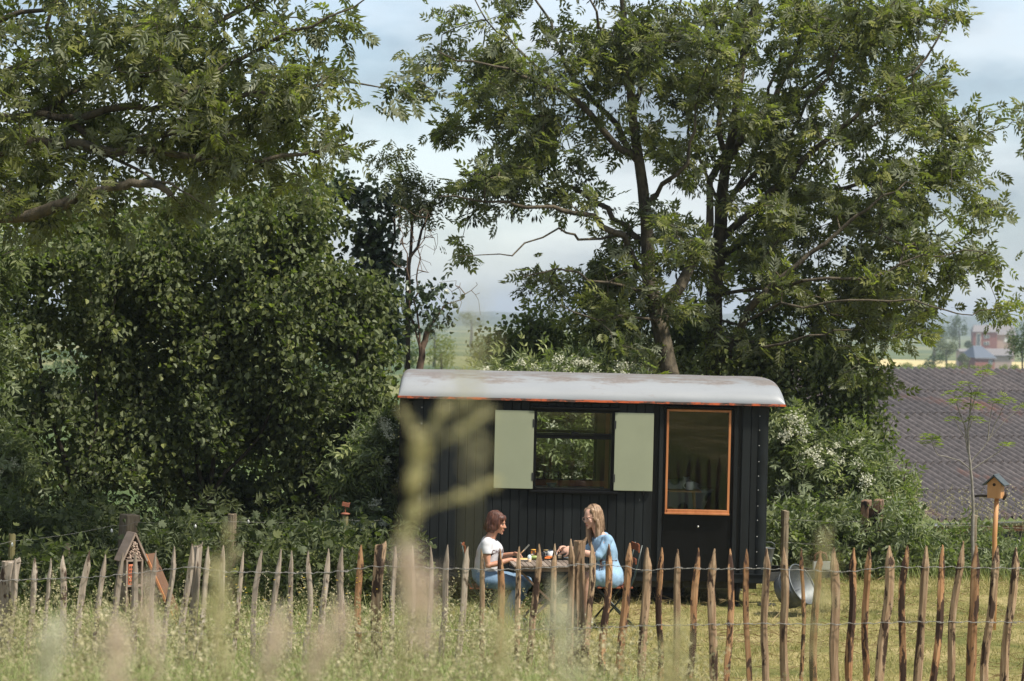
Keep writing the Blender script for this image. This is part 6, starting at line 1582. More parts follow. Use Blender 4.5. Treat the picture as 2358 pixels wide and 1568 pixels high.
    me = remeshed(h_, 0.008, 5); wrinkle(me, 0.002, 90, 8, (1, 1, 0.15)); me.transform(Matrix.Translation(-loc)); hair = add('hair', me, M_HAIR_B, root)
    rr = random.Random(16); paths = []
    for k in range(210):
        sg = rr.choice((1, -1)); a = rr.uniform(1.25, 2.95)*sg; ca, sa = math.cos(a), math.sin(a); L_ = rr.uniform(0.20, 0.40) if abs(a) < 2.2 else rr.uniform(0.10, 0.2); P = []
        for u in (0.04, 0.3, 0.6, 1.0): P.append(rel(-0.032 + 0.100*math.sin(u*1.5)*ca, 0.087*math.sin(u*1.5)*sa, 0.040 + 0.094*math.cos(u*1.5)))
        e_ = (-0.032 + 0.100*ca, 0.087*sa)
        for v in (0.35, 0.7, 1.0): P.append(rel(e_[0] + 0.035*v*(1 if abs(a) < 2.2 else 0.2) + rr.uniform(-.006, .006), e_[1]*(1 + 0.02*v) + rr.uniform(-.006, .006), 0.033 - L_*v))
        paths.append([p - loc for p in P])
    strands(paths, 0.0036).build('strands', M_HAIR_B, hair, True)['kind'] = 'stuff'
    # glasses
    M_FRAME = simple('clear_pink_frame', (0.55, 0.36, 0.30), rough=0.25)
    gl = MB()
    for sg in (1, -1):
        gl.tube([rel(0.086 - 0.006*abs(math.sin(0)), sg*0.032 + 0.024*math.cos(k*0.5236), -0.004 + 0.021*math.sin(k*0.5236)) - loc for k in range(13)], 0.0024, 6, False)
        gl.tube([rel(0.084, sg*0.056, 0.004) - loc, rel(0.04, sg*0.074, 0.006) - loc, rel(-0.01, sg*0.079, 0.002) - loc], 0.0022, 6)
    gl.tube([rel(0.087, 0.009, 0.002) - loc, rel(0.093, 0, 0.005) - loc, rel(0.087, -0.009, 0.002) - loc], 0.0022, 6)
    go = gl.build('glasses', M_FRAME, None, True); go.location = loc
    tag(go, 'clear pinkish framed glasses worn by the person in denim', 'glasses')
person_white_shirt(); person_denim()
# ------------------------------------------------------------------ grass
def blade(segs, w_, bend):
    V, F = [], []
    for k in range(segs):
        u = k/segs; V += [(-w_/2*(1-u*0.5), bend*u*u, u), (w_/2*(1-u*0.5), bend*u*u, u)]
    V.append((0, bend, 1.0 - 0.12*bend))
    for k in range(segs-1): F += [(2*k, 2*k+1, 2*k+3), (2*k, 2*k+3, 2*k+2)]
    F.append((2*segs-2, 2*segs-1, 2*segs))
    return np.array(V, float), np.array(F)
def seedhead(rng, clusters, size, loose=1.0):
    """flowering stalk: thin stem, then side clusters of plump spikelets"""
    Vs, Fs, n = [], [], 0
    def put(V, F):
        nonlocal n
        Vs.append(V); Fs.append(F + n); n += len(V)
    b = rng.uniform(0.02, 0.09)
    V, F = blade(3, 0.0035, b); put(V, F)
    for k in range(clusters):
        u = 0.74 + 0.26*k/max(1, clusters-1); a = rng.rand()*6.28; out_ = (1.15-u)*0.22*loose*(0.4 + rng.rand())
        c = np.array([math.cos(a)*out_, b*u*u + math.sin(a)*out_, u + out_*0.35])
        for q in range(4):
            d = np.array([math.cos(a), math.sin(a), 0.8]) + rng.normal(size=3)*0.6; d /= np.linalg.norm(d)
            s = np.cross(d, rng.normal(size=3)); s /= np.linalg.norm(s); L_ = size*rng.uniform(0.7, 1.2)
            p = c + rng.normal(size=3)*size*0.35
            put(np.array([p, p + d*L_*0.5 + s*L_*0.27, p + d*L_, p + d*L_*0.5 - s*L_*0.27]), np.array([(0, 1, 2), (0, 2, 3)]))
    return np.concatenate(Vs), np.concatenate(Fs)
M_GRASS = leaf_mat('meadow_grass_blade', (0.14, 0.18, 0.055), (0.285, 0.325, 0.125), (0.46, 0.46, 0.24), None, 0.32, 0.2, 0.6, (1.15, 1.25, 0.7))
M_SEED = leaf_mat('grass_seed_head', (0.24, 0.215, 0.11), (0.38, 0.345, 0.20), (0.54, 0.49, 0.33), None, 0.30, 0.1, 0.8, (1.1, 1.1, 0.8))
M_LAWN = leaf_mat('short_lawn_blade', (0.12, 0.135, 0.035), (0.31, 0.275, 0.105), (0.56, 0.465, 0.26), None, 0.28, 0.2, 0.6, (1.1, 1.15, 0.7))
M_BUTTER = leaf_mat('buttercup_petal', (0.65, 0.42, 0.02), (0.75, 0.50, 0.03), (0.8, 0.58, 0.05), None, 0.2, 0.4, 0.4, (1, 1, .6))
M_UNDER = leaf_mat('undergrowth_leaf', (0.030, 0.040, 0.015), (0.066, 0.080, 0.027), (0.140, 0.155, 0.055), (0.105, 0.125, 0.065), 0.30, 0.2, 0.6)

def grass_field(name, label, n, region, hfun, keep, tmpls, mat, seed, wscale=1.0, tmean=0.45, tsd=0.25, cat='grass', lean=0.25, patch=0.0):
    rng = np.random.RandomState(seed)
    x = rng.uniform(region[0], region[1], n); y = rng.uniform(region[2], region[3], n)
    cl = np.sin(x*2.1+1.3*np.sin(y*1.7))*np.cos(y*1.9+np.sin(x*1.1)) + 0.6*np.sin(x*5.3+y*2.2)*np.cos(y*4.7-x*1.3)
    m = rng.rand(n) < keep(x, y)*(1 + 0.35*cl); x, y, cl = x[m], y[m], cl[m]; n = len(x)
    h = hfun(x, y)*rng.uniform(0.55, 1.15, n)
    pos = np.stack([x, y, terrain(x, y) - 0.02], -1)
    z = np.stack([rng.normal(0, lean, n) - 0.08, rng.normal(0, lean, n), np.ones(n)], -1); z /= np.linalg.norm(z, axis=1, keepdims=True)
    a = rng.rand(n)*6.28; xd = np.stack([np.cos(a), np.sin(a), np.zeros(n)], -1)
    xd = xd - z*(xd*z).sum(1, keepdims=True)
    tint = np.clip(tmean + patch*cl + rng.normal(0, tsd, n), 0, 1)
    parts = []; which = rng.randint(len(tmpls), size=n)
    for k, (V, F) in enumerate(tmpls):
        s = which == k
        if not s.any(): continue
        P, FF, T = scatter((V, F), np.zeros((s.sum(), 3)), xd[s], z[s], np.ones(s.sum()), rng, tint[s])
        mlen = len(V)
        # stretch along the blade only: width stays real
        X, Z = xd[s]/np.linalg.norm(xd[s], axis=1, keepdims=True), z[s]
        Y = np.cross(Z, X); hh = h[s]
        ws = rng.uniform(0.8, 1.3, s.sum())*wscale
        P = (V[None, :, 0, None]*X[:, None]*ws[:, None, None] + V[None, :, 1, None]*Y[:, None]*hh[:, None, None] + V[None, :, 2, None]*Z[:, None]*hh[:, None, None]) + pos[s][:, None]
        parts.append((P.reshape(-1, 3), FF, T))
    V, F, T = join(parts)
    o = add(name, np_mesh(name, V, [F], False, T), mat); return tag(o, label, cat, kind='stuff')

rg = np.random.RandomState(77)
BL = [blade(3, 0.0065, b) for b in (0.12, 0.3, 0.5, 0.75)]
BS = [blade(2, 0.0055, b) for b in (0.2, 0.6, 1.0, 1.5)]
def sig(v): return 1/(1 + np.exp(-v))
def tallness(x, y):
    edge = 0.9 + (-6.9 - y)*0.10                      # the meadow stands tall on the hedge side
    return 0.42 + 0.58*sig((edge - x)*2.2)
def in_view(x, y):
    d = y + 27.84; return (np.abs(x) < 0.2118*d*1.0 + 1.3)
def meadow_h(x, y): return (0.66 - 0.20*np.clip((y + 11.5)/4.5, 0, 1))*tallness(x, y)
def meadow_keep(x, y): return in_view(x, y)*np.where(y > -6.9, sig((0.2 - x)*3)*np.clip(1 - (y+6.9)/7, 0, 1), 1.0)*np.where(x > 1.5, 0.75, 1)
grass_field('meadow_grass', 'tall pale meadow grass growing up to the paling fence', 190000, (-7.5, 7.5, -18.5, -2.0), meadow_h, meadow_keep, BL, M_GRASS, 1, 1.0, 0.5, 0.24, patch=0.06)
SH = [seedhead(rg, c, s, l) for c, s, l in ((7, 0.022, 0.8), (9, 0.024, 0.7), (6, 0.028, 1.1), (8, 0.020, 1.3), (10, 0.022, 0.55))]
def seed_h(x, y): return (0.95 - 0.12*np.clip((y + 11.5)/4.5, 0, 1))*tallness(x, y)**1.2
# seed heads: uniform scale so the spikelets keep their shape
def seed_field(n, region, keep, seed, hs, label, name='seeding_grass', mat=None, tm=0.5):
    rng = np.random.RandomState(seed)
    x = rng.uniform(region[0], region[1], n); y = rng.uniform(region[2], region[3], n)
    m = rng.rand(n) < keep(x, y); x, y = x[m], y[m]; n = len(x)
    h = hs(x, y)*rng.uniform(0.6, 1.12, n)
    pos = np.stack([x, y, terrain(x, y)-0.02], -1)
    z = np.stack([rng.normal(0, 0.16, n) + 0.05, rng.normal(0, 0.16, n), np.ones(n)], -1); z /= np.linalg.norm(z, axis=1, keepdims=True)
    a = rng.rand(n)*6.28; xd = np.stack([np.cos(a), np.sin(a), np.zeros(n)], -1); xd = xd - z*(xd*z).sum(1, keepdims=True)
    which = rng.randint(len(SH), size=n); parts = []
    for k, t_ in enumerate(SH):
        s = which == k
        if s.any(): parts.append(scatter(t_, pos[s], xd[s], z[s], h[s], rng, np.clip(rng.normal(tm, 0.25, s.sum()), 0, 1)))
    V, F, T = join(parts); o = add(name, np_mesh(name, V, [F], False, T), mat or M_SEED); return tag(o, label, 'grass', kind='stuff')
def seed_keep(x, y): return in_view(x, y)*np.where(y > -6.8, 0.8*sig((0.3-x)*3)*np.clip(1-(y+6.9)/4, 0, 1), 1.0)*np.where(x > 1.2, 0.10, 1.0)
seed_field(7200, (-7.5, 7.5, -18.0, -4.0), seed_keep, 2, seed_h, 'straw-coloured seed heads nodding above the meadow and fence foot')
# buttercups near the fence
rng = np.random.RandomState(14); nb = 46
bxp = np.array([W(rng.uniform(500, 870), rng.uniform(1330, 1440), 20.4) for _ in range(nb-12)] + [W(rng.uniform(440, 600), rng.uniform(1300, 1350), 21.5) for _ in range(12)])
P, X, Z = [], [], []
for c in bxp:
    for k in range(5):
        a = k*1.2566 + rng.rand(); P.append(c); X.append((math.cos(a), math.sin(a), 0.45)); Z.append((0, 0, 1))
V, F, T = scatter(leaflet(0.013, 0.013, 0.1), np.array(P), np.array(X, float), np.array(Z, float), np.ones(len(P)), rng, rng.rand(len(P)))
V2, F2, T2 = scatter(blade(2, 0.002, 0.05), bxp - np.array([[0, 0, 0.45]]), np.tile([[1.0, 0, 0]], (nb, 1)), np.tile([[0, 0, 1.0]], (nb, 1)), np.full(nb, 0.45), rng, rng.rand(nb))
o = add('buttercups', np_mesh('buttercups', V, [F], False, T), M_BUTTER); tag(o, 'scattered yellow buttercup flowers in the meadow by the fence', 'flowers', kind='stuff')
o2 = add('stems', np_mesh('stems', V2, [F2], False, T2), M_GRASS, o); o2['kind'] = 'stuff'
# lawn round the wagon and the dry cut grass beyond the fence
def lawn_keep(x, y): return np.where(y < -6.9, 0.0, 1.0)*sig((x + 1.6)*2.5)*np.where((np.abs(y-1.0) < 1.0) & (x > -1.2) & (x < 3.0), 0.35, 1)
def lawn_h(x, y): return 0.085 + 0.05*sig((y-2.0)*2) + 0.04*np.sin(x*3.1)*np.sin(y*2.7)
grass_field('lawn_grass', 'short sun-dried lawn between the paling fence and the wagon', 120000, (-3, 9, -7.2, 5.5), lawn_h, lawn_keep, BS, M_LAWN, 5, 1.1, 0.50, 0.24, lean=0.5, patch=0.20)
# loose straw and mown litter lying on the lawn
rng = np.random.RandomState(44); ns = 9000
sx_ = rng.uniform(-1.0, 8.5, ns); sy_ = rng.uniform(-6.8, 3.5, ns); clm = np.sin(sx_*1.3+0.7)*np.cos(sy_*1.1+0.4) + 0.5*np.sin(sx_*3.1-sy_*2.3)
kp_ = rng.rand(ns) < 0.35 + 0.45*clm; sx_, sy_ = sx_[kp_], sy_[kp_]; ns = len(sx_); an_ = rng.rand(ns)*6.28
V, F, T = scatter(leaflet(0.16, 0.006, 0.3), np.stack([sx_, sy_, terrain(sx_, sy_) + 0.03 + rng.rand(ns)*0.06], -1), np.stack([np.cos(an_), np.sin(an_), rng.normal(0, 0.25, ns)], -1), np.tile([[0, 0, 1.0]], (ns, 1)), rng.uniform(0.5, 1.4, ns), rng, rng.rand(ns))
tag(add('straw_litter', np_mesh('straw_litter', V, [F], False, T), leaf_mat('dry_straw', (0.24, 0.16, 0.085), (0.42, 0.32, 0.18), (0.58, 0.48, 0.31), None, 0.2, 0.1, 0.8, (1, 1, .8))), 'pale dry straw litter strewn over the lawn', 'straw', kind='stuff')
# long grass against the far hedge on the barn side
def fr_keep(x, y): return sig((y - 3.0)*3)*1.0
grass_field('hedge_grass', 'long green grass at the foot of the hedge below the barn', 16000, (2.6, 9.5, 2.2, 6.5), lambda x, y: 0.42 - 0.14*sig((x - 5.2)*3), fr_keep, BL, M_GRASS, 6, 1.2, 0.30, 0.22)

# leafy undergrowth along the hedge foot
def undergrowth(name, label, boxes, n, per, tmpl, mat, seed, spread=0.14, tmean=0.4, size=(0.8, 1.3)):
    rng = np.random.RandomState(seed); C = []
    wts = np.array([(b[1]-b[0])*(b[3]-b[2])*(b[6] if len(b) > 6 else 1) for b in boxes], float); wts /= wts.sum()
    for b, k in zip(boxes, rng.multinomial(n, wts)):
        for _ in range(k):
            p = W(rng.uniform(b[0], b[1]), rng.uniform(b[2], b[3]), rng.uniform(b[4], b[5])); p.z = max(p.z, TZ(p.x, p.y) + 0.05); C.append(p)
    C = np.array(C); d = rng.normal(size=C.shape); d[:, 2] = np.abs(d[:, 2])
    d /= np.linalg.norm(d, axis=1, keepdims=True)
    V, F, T = join(clump_leaves(tmpl, C, d, per, spread, rng, size, 0.45, 0.4, 0.5, tmean))
    # stems
    g = C.copy(); g[:, 2] = terrain(C[:, 0], C[:, 1]); sel = rng.choice(len(C), len(C)//2, False)
    hh = np.maximum(C[sel, 2]-g[sel, 2], 0.05)
    V2, F2, T2 = scatter(blade(2, 0.008, 0.05), g[sel], np.tile([[1.0, 0, 0]], (len(sel), 1)), np.tile([[0, 0, 1.0]], (len(sel), 1)), hh, rng, np.full(len(sel), .1))
    V, F, T = join([(V, F, T), (V2, F2, T2)])
    o = add(name, np_mesh(name, V, [F], False, T), mat); return tag(o, label, 'plants', kind='stuff')
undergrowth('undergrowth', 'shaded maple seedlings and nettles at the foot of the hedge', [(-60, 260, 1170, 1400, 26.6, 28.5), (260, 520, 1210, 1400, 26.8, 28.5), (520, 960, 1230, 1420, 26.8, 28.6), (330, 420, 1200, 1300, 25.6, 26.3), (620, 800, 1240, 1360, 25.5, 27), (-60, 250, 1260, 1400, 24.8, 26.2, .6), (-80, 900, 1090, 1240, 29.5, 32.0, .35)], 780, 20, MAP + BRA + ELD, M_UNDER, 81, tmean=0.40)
undergrowth('bramble_bank', 'leafy bramble and nettle bank below the barn gutter', [(1775, 2060, 1180, 1330, 30.6, 32.5), (2050, 2380, 1262, 1340, 31.0, 33.0), (2190, 2290, 1225, 1290, 31.8, 33.2, .5), (1980, 2120, 1200, 1290, 30.9, 32.0)], 520, 20, BRA + ELD + [MAP[0]], M_ELDER, 82, tmean=0.42)
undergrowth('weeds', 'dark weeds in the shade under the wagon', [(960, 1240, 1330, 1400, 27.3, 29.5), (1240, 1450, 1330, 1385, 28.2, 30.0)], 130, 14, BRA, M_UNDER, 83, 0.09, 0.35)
seed_field(420, (3.2, 9.0, 3.6, 6.0), lambda x, y: 1.0 + 0*x, 9, lambda x, y: 0.95 + 0*x, 'loose grass panicles standing before the barn wall', 'panicle_grass')

# big seed heads close to the camera, out of focus
SG = 'tall seeding grass stalks close to the camera'
def near_stalk(name, label, head, foot, d, nodes, seed, mat, rad=0.0016):
    """head, foot: picture points of the stalk top and where it leaves the picture; nodes: side branches (along, dx, dy, n)"""
    rng = np.random.RandomState(seed)
    H = np.array(W(*head, d)); Fp = np.array(W(*foot, d)); low = Fp + (Fp - H)*0.2; low[2] = TZ(Fp[0], Fp[1])
    root = empty(name, low)
    P = [low, Fp] + [Fp + (H - Fp)*u + rng.normal(size=3)*0.002 for u in (0.25, 0.5, 0.75, 1.0)]
    MB().tube([Vector(p - low) for p in P], [rad*1.3, rad, rad, rad, rad*0.8, rad*0.5], 6).build('stem', M_GRASS_NEAR, root, True)
    Ps, Xs, Zs, Ss = [], [], [], []
    for (u, dx, dy, n_, sp) in nodes:
        a = Fp + (H - Fp)*u; b_ = a + np.array(W(1179+dx, 784+dy, d)) - np.array(W(1179, 784, d)); b_[1] += rng.normal()*0.01
        MB().tube([Vector(a-low), Vector((a+b_)/2-low), Vector(b_-low)], rad*0.5, 5).build('branch', M_GRASS_NEAR, root, True)
        for q in range(n_):
            v = rng.rand()**0.6; c = a + (b_-a)*(0.25+0.8*v) + rng.normal(size=3)*sp
            dd = (b_-a)/max(1e-6, np.linalg.norm(b_-a))
            Ps.append(c); Xs.append(dd + rng.normal(size=3)*0.5); Zs.append(rng.normal(size=3)); Ss.append(rng.uniform(0.8, 1.3))
    V, F, T = scatter(leaflet(0.0085, 0.0034, 0.25), np.array(Ps), np.array(Xs), np.array(Zs), np.array(Ss), rng, np.clip(rng.normal(.5, .25, len(Ps)), 0, 1))
    o = add('spikelets', np_mesh('spikelets', V - low, [F], False, T), mat, root); o['kind'] = 'stuff'
    return tag(root, label, 'grass stalk', SG)
M_GRASS_NEAR = simple('pale_grass_stem', (0.24, 0.23, 0.10), (0.34, 0.31, 0.16), 0.6, 20)
M_SEED_NEAR = leaf_mat('pale_green_seed', (0.42, 0.39, 0.22), (0.58, 0.54, 0.34), (0.72, 0.66, 0.48), None, 0.5, 0.1, 0.8, (1.1, 1.1, .8))
M_SEED_PINK = leaf_mat('pinkish_seed', (0.58, 0.48, 0.38), (0.72, 0.62, 0.53), (0.82, 0.74, 0.66), None, 0.5, 0.1, 0.8, (1.05, 1.0, .9))
near_stalk('grass_stalk', 'large blurred grass stalk with forked seed head across the wagon end', (966, 1030), (930, 1340), 3.0, [(0.98, -34, -85, 26, .003), (0.98, 52, -92, 44, .003), (0.9, 5, -50, 70, .005), (0.74, 12, -70, 110, .0055), (0.58, 8, -60, 100, .0055), (0.5, 185, -72, 70, .0035), (0.36, 14, -55, 70, .005), (0.2, -12, -50, 50, .006), (0.93, 165, -105, 30, .003)], 1, M_SEED_NEAR, 0.0035)
near_stalk('grass_stalk', 'blurred pinkish grass stalk below the forked seed head', (945, 1345), (985, 1620), 2.3, [(1.0, 0, -60, 110, .006), (0.8, 20, -60, 110, .008), (0.6, 10, -70, 90, .008), (0.4, 0, -60, 60, .006)], 2, M_SEED_PINK)
for k, (hd_, ft_, d_, mt_, lb_) in enumerate((((775, 1470), (700, 1640), 2.6, 'p', 'pale pink blurred seed head leaning over the meadow'), ((490, 1370), (520, 1640), 3.2, 'g', 'soft blurred seed head before the weathered stakes'), ((330, 1400), (380, 1640), 3.4, 'p', 'dull blurred grass plume low before the insect hotel'),
        ((1275, 1420), (1330, 1650), 2.7, 'w', 'whitish green blurred head below the breakfast table'), ((120, 1500), (100, 1640), 2.8, 'w', 'white blurred flower head at the meadow edge'), ((1900, 1300), (1860, 1620), 3.0, 'g', 'faint blurred grass plume before the wash tub'), ((520, 1290), (500, 1600), 3.6, 'g', 'thin blurred plume rising between the grey stakes'), ((1075, 770), (1085, 1150), 1.7, 'b', 'ghostly blurred brown plume above the wagon roof'), ((1150, 1450), (1165, 1640), 3.0, 'g', 'soft blurred tuft before the fence posts'), ((640, 1480), (610, 1660), 2.9, 'p', 'broad blurred plume in the meadow grass'), ((1560, 1500), (1540, 1660), 3.3, 'g', 'blurred plume before the brown stakes'), ((260, 1500), (280, 1660), 2.7, 'p', 'tan blurred plume low in the meadow'))):
    n_ = 14 if mt_ == 'b' else (22 if hd_[1] < 1320 else 46)
    near_stalk('grass_stalk', lb_, hd_, ft_, d_, [(1.0, 6, -70, n_, .004), (0.85, 16, -60, n_, .006), (0.75, -14, -55, n_, .006), (0.6, 10, -60, n_, .007), (0.4, -8, -60, n_, .006), (0.2, 4, -60, n_//2, .005)], 20+k, {'p': M_SEED_PINK, 'g': M_SEED_NEAR, 'w': M_FLOWER, 'b': M_SEED_NEAR}[mt_], 0.0008 if mt_ == 'b' else 0.0014)
# ------------------------------------------------------------------ barn with corrugated roof
th = R(28); BU = Vector((math.cos(th), math.sin(th), 0)); BF = Vector((math.sin(th), -math.cos(th), 0))
RID = W(2200, 853, 55.0)
run, drop = 8.0, RID.z - (W(2300, 1166, 48.4).z)
SL = math.hypot(run, drop); fall = (BF*run + Vector((0, 0, -drop)))/SL; BN = BU.cross(fall); BN = BN if BN.z > 0 else -BN
barn = empty('barn', (RID.x, RID.y, TZ(RID.x, RID.y)), (0, 0, 0))
tag(barn, 'low barn with weathered brown corrugated roof sheets and dark blue cladding', 'barn')
Lb = Vector(barn.location)
def sheet_mat():
    m, t, b, o = new_mat('weathered_fibre_cement')
    info = t.nodes.new('ShaderNodeObjectInfo')
    n = noise(t, 2.2, 7, 0.7, (1, 0.5, 1)); n2 = noise(t, 9, 5, 0.65); 
    g = t.nodes.new('ShaderNodeNewGeometry')
    n3 = t.nodes.new('ShaderNodeTexNoise'); n3.inputs['Scale'].default_value = 0.55; n3.inputs['Detail'].default_value = 6; n3.inputs['Roughness'].default_value = 0.7
    t.links.new(g.outputs['Position'], n3.inputs['Vector'])
    base = ramp(t, [(0.3, (0.045, 0.038, 0.036)), (0.7, (0.125, 0.108, 0.104))], n2.outputs['Fac'])
    rust = ramp(t, [(0.57, (0, 0, 0)), (0.68, (0.75,)*3)], n3.outputs['Fac'])
    c1 = mixc(t, rust.outputs['Color'], base.outputs['Color'], (0.17, 0.078, 0.052))
    tone = ramp(t, [(0, (0.85, 0.85, 0.86)), (1, (1.15, 1.12, 1.1))], info.outputs['Random'])
    c1 = mixc(t, 1.0, c1, tone.outputs['Color'], 'MULTIPLY')
    lich = ramp(t, [(0.68, (0, 0, 0)), (0.72, (0.7,)*3)], n.outputs['Fac'])
    c1 = mixc(t, lich.outputs['Color'], c1, (0.20, 0.16, 0.13))
    t.links.new(c1, b.inputs['Base Color']); b.inputs['Roughness'].default_value = 0.48
    bump(t, b, n2.outputs['Fac'], 0.2, 0.01)
    return m
M_SHEET = sheet_mat()
WV, NW = 0.195, 5; rows = 6; sl = SL/rows
V, F = [], []; n = NW*8
for j, yy in enumerate((0.0, sl + 0.14)):
    for lay in (0, 1):
        for i in range(n+1): V.append((i*WV/8, yy, 0.044*math.sin(i*2*math.pi/8) - lay*0.009))
w1 = n+1
for i in range(n):
    F.append((i, i+1, 2*w1+i+1, 2*w1+i)); F.append((w1+i+1, w1+i, 3*w1+i, 3*w1+i+1))
    F.append((i+1, i, w1+i, w1+i+1)); F.append((2*w1+i, 2*w1+i+1, 3*w1+i+1, 3*w1+i))
sheet = MB().raw(V, F).mesh('roof_sheet', True); sheet.materials.append(M_SHEET)
try: sheet.set_sharp_from_angle(angle=R(60))
except Exception: pass
Mr = Matrix((BU, fall, BN)).transposed().to_4x4()
roofE = bpy.data.objects.new('roof', None); link(roofE, barn)
cols = 15; rq = random.Random(5)
for c in range(cols):
    for r_ in range(rows):
        o = bpy.data.objects.new('roof_sheet', sheet); link(o, roofE)
        p = RID + BU*((c-7.0)*NW*WV) + fall*(r_*sl - (0.05 if r_ == 0 else 0.03) + rq.uniform(-0.012, 0.012)) + BN*(0.030*(rows-1-r_)*0.0 + 0.004)
        # every row tips slightly so it laps over the row below
        tip = Matrix.Rotation(R(0.85), 4, 'X')
        o.matrix_local = Matrix.Translation(p - Lb + BN*0.012) @ Mr @ tip
MB().bar(RID + BU*-7.0*NW*WV - Lb - BN*0.05, RID + BU*8.0*NW*WV - Lb - BN*0.05, 0.05, 0.06).build('ridge_cap', M_SHEET, roofE)
back = (-BF*run + Vector((0, 0, -drop)))/SL
V = [RID + BU*-7*NW*WV - Lb, RID + BU*8*NW*WV - Lb, RID + BU*8*NW*WV + back*SL - Lb, RID + BU*-7*NW*WV + back*SL - Lb]
MB().raw([v - Vector((0, 0, 0.03)) for v in V] + [v - Vector((0, 0, 0.06)) for v in V], [(0, 1, 2, 3), (7, 6, 5, 4), (0, 4, 5, 1), (1, 5, 6, 2), (2, 6, 7, 3), (3, 7, 4, 0)]).build('rear_roof_slope', M_SHEET, roofE)
EV = RID + fall*(SL + 0.12); E0 = EV + BU*(-7*NW*WV) - Lb; E1 = EV + BU*(8*NW*WV) - Lb
M_GUT = simple('zinc_gutter', (0.16, 0.175, 0.185), (0.24, 0.255, 0.265), 0.35, 6, metal=0.5)
V, F = [], []
for k, P in enumerate((E0, E1)):
    for lay in (0.075, 0.068):
        for i in range(9):
            a = math.pi + math.pi*i/8; V.append(P + BF*(0.06 + lay*math.cos(a)) + Vector((0, 0, -0.03 + lay*math.sin(a))))
for i in range(8): F += [(i, i+1, 18+i+1, 18+i), (9+i+1, 9+i, 27+i, 27+i+1)]
MB().raw(V, F).build('gutter', M_GUT, barn, True)
MB().bar(E0 + BF*0.145 + Vector((0, 0, -0.025)), E1 + BF*0.145 + Vector((0, 0, -0.025)), 0.018, 0.018).build('gutter_lip', M_GUT, barn)
MB().bar(E0 - BF*0.03 + Vector((0, 0, -0.15)), E1 - BF*0.03 + Vector((0, 0, -0.15)), 0.03, 0.13).build('fascia', simple('rusty_brown_fascia', (0.20, 0.075, 0.035), (0.28, 0.12, 0.06), 0.7, 8), barn)
M_CLAD = simple('dark_blue_cladding', (0.018, 0.030, 0.038), (0.035, 0.05, 0.06), 0.5, 3, (1, 1, 0.1))
wz = TZ(EV.x, EV.y) - 0.5; htop = EV.z - 0.22
cm = MB().box((0, 0, 0), (0.235, 0.03, 1.0)).mesh('cladding_panel'); cm.materials.append(M_CLAD)
wallE = bpy.data.objects.new('wall', None); link(wallE, barn)
nseg_ = int(15*NW*WV/0.25)
for k in range(nseg_):
    p = EV + BU*(-7*NW*WV + 0.125 + 0.25*k) - BF*0.30; o = bpy.data.objects.new('cladding_panel', cm); link(o, wallE)
    o.location = Vector((p.x, p.y, (wz+htop)/2)) - Lb; o.rotation_euler.z = th; o.scale = (1, 1, htop-wz)
MB().bar(E0 - BF*0.36 + Vector((0, 0, -0.2-(htop-wz)/2)), E1 - BF*0.36 + Vector((0, 0, -0.2-(htop-wz)/2)), 0.06, (htop-wz)).build('inner_wall', M_CLAD, barn)

# ------------------------------------------------------------------ far houses
M_FBRICK = simple('red_brick_far', (0.20, 0.075, 0.06), (0.27, 0.11, 0.085), 0.9, 2.0, (1, 1, 3))
M_LBRICK = simple('pale_and_lit_brick_far', (0.42, 0.30, 0.24), (0.48, 0.36, 0.30), 0.9, 2.0)
M_TILE = simple('grey_tiles_far', (0.15, 0.135, 0.135), (0.20, 0.185, 0.185), 0.8, 3, (1, 1, 4))
M_SLATEF = simple('slate_far', (0.055, 0.075, 0.105), (0.08, 0.10, 0.135), 0.6, 3)
M_WHITE = simple('white_frame', (0.7, 0.7, 0.68), rough=0.5)
M_FGLASS = simple('far_window_glass', (0.10, 0.12, 0.13), rough=0.15)
def house(name, label, cx, base_y, eave_y, ridge_y, wid, depth_m, d, rot, wallm, roofm, wins, hip=0.0, sidem=None):
    """cx.. in picture units at distance d; wins: (x, z, w, h) as fractions of the front"""
    k = d/FOC; c = W(cx, base_y, d); w_ = wid*k; h_ = (base_y-eave_y)*k; rh = (eave_y-ridge_y)*k
    c.z -= 6; h_ += 6
    root = empty(name, c, (0, 0, rot)); tag(root, label, 'house')
    MB().box((0, depth_m/2, h_/2), (w_, depth_m, h_)).build('wall', wallm, root)
    o = 0.35
    V = [(-w_/2-o, -o, h_), (w_/2+o, -o, h_), (w_/2+o, depth_m+o, h_), (-w_/2-o, depth_m+o, h_), (-w_/2-o+hip*w_, depth_m/2, h_+rh), (w_/2+o-hip*w_, depth_m/2, h_+rh)]
    rf = MB().raw(V, [(0, 1, 5, 4), (2, 3, 4, 5), (1, 2, 5), (3, 0, 4), (3, 2, 1, 0)]).build('roof', roofm, root)
    MB().box((0, -o-0.02, h_-0.12), (w_+2*o, 0.12, 0.2)).build('gutter', M_TILE, root)
    for (fx, fz, fw, fh, np_) in wins:
        zc = 6 + fz*(h_-6); f = MB().box((fx*w_, -0.04, zc), (fw*w_, 0.12, fh*(h_-6))).build('window', M_WHITE, root)
        for q in range(np_):
            pw = fw*w_/np_; MB().box((fx*w_ - fw*w_/2 + pw*(q+0.5), -0.12, zc), (pw*0.78, 0.06, fh*(h_-6)*0.86)).build('pane', M_FGLASS, f)
    return root, w_, h_, rh
hA, wA, hhA, rhA = house('brick_house', 'tall red brick house with grey tiled roof and glazed stair bay', 2268, 803, 764, 749, 54, 9, 800, R(-6), M_FBRICK, M_TILE, [(-0.28, 0.52, 0.19, 0.78, 1), (0.06, 0.72, 0.24, 0.22, 2), (0.06, 0.32, 0.24, 0.20, 2)], 0.10)
k8 = 800/FOC
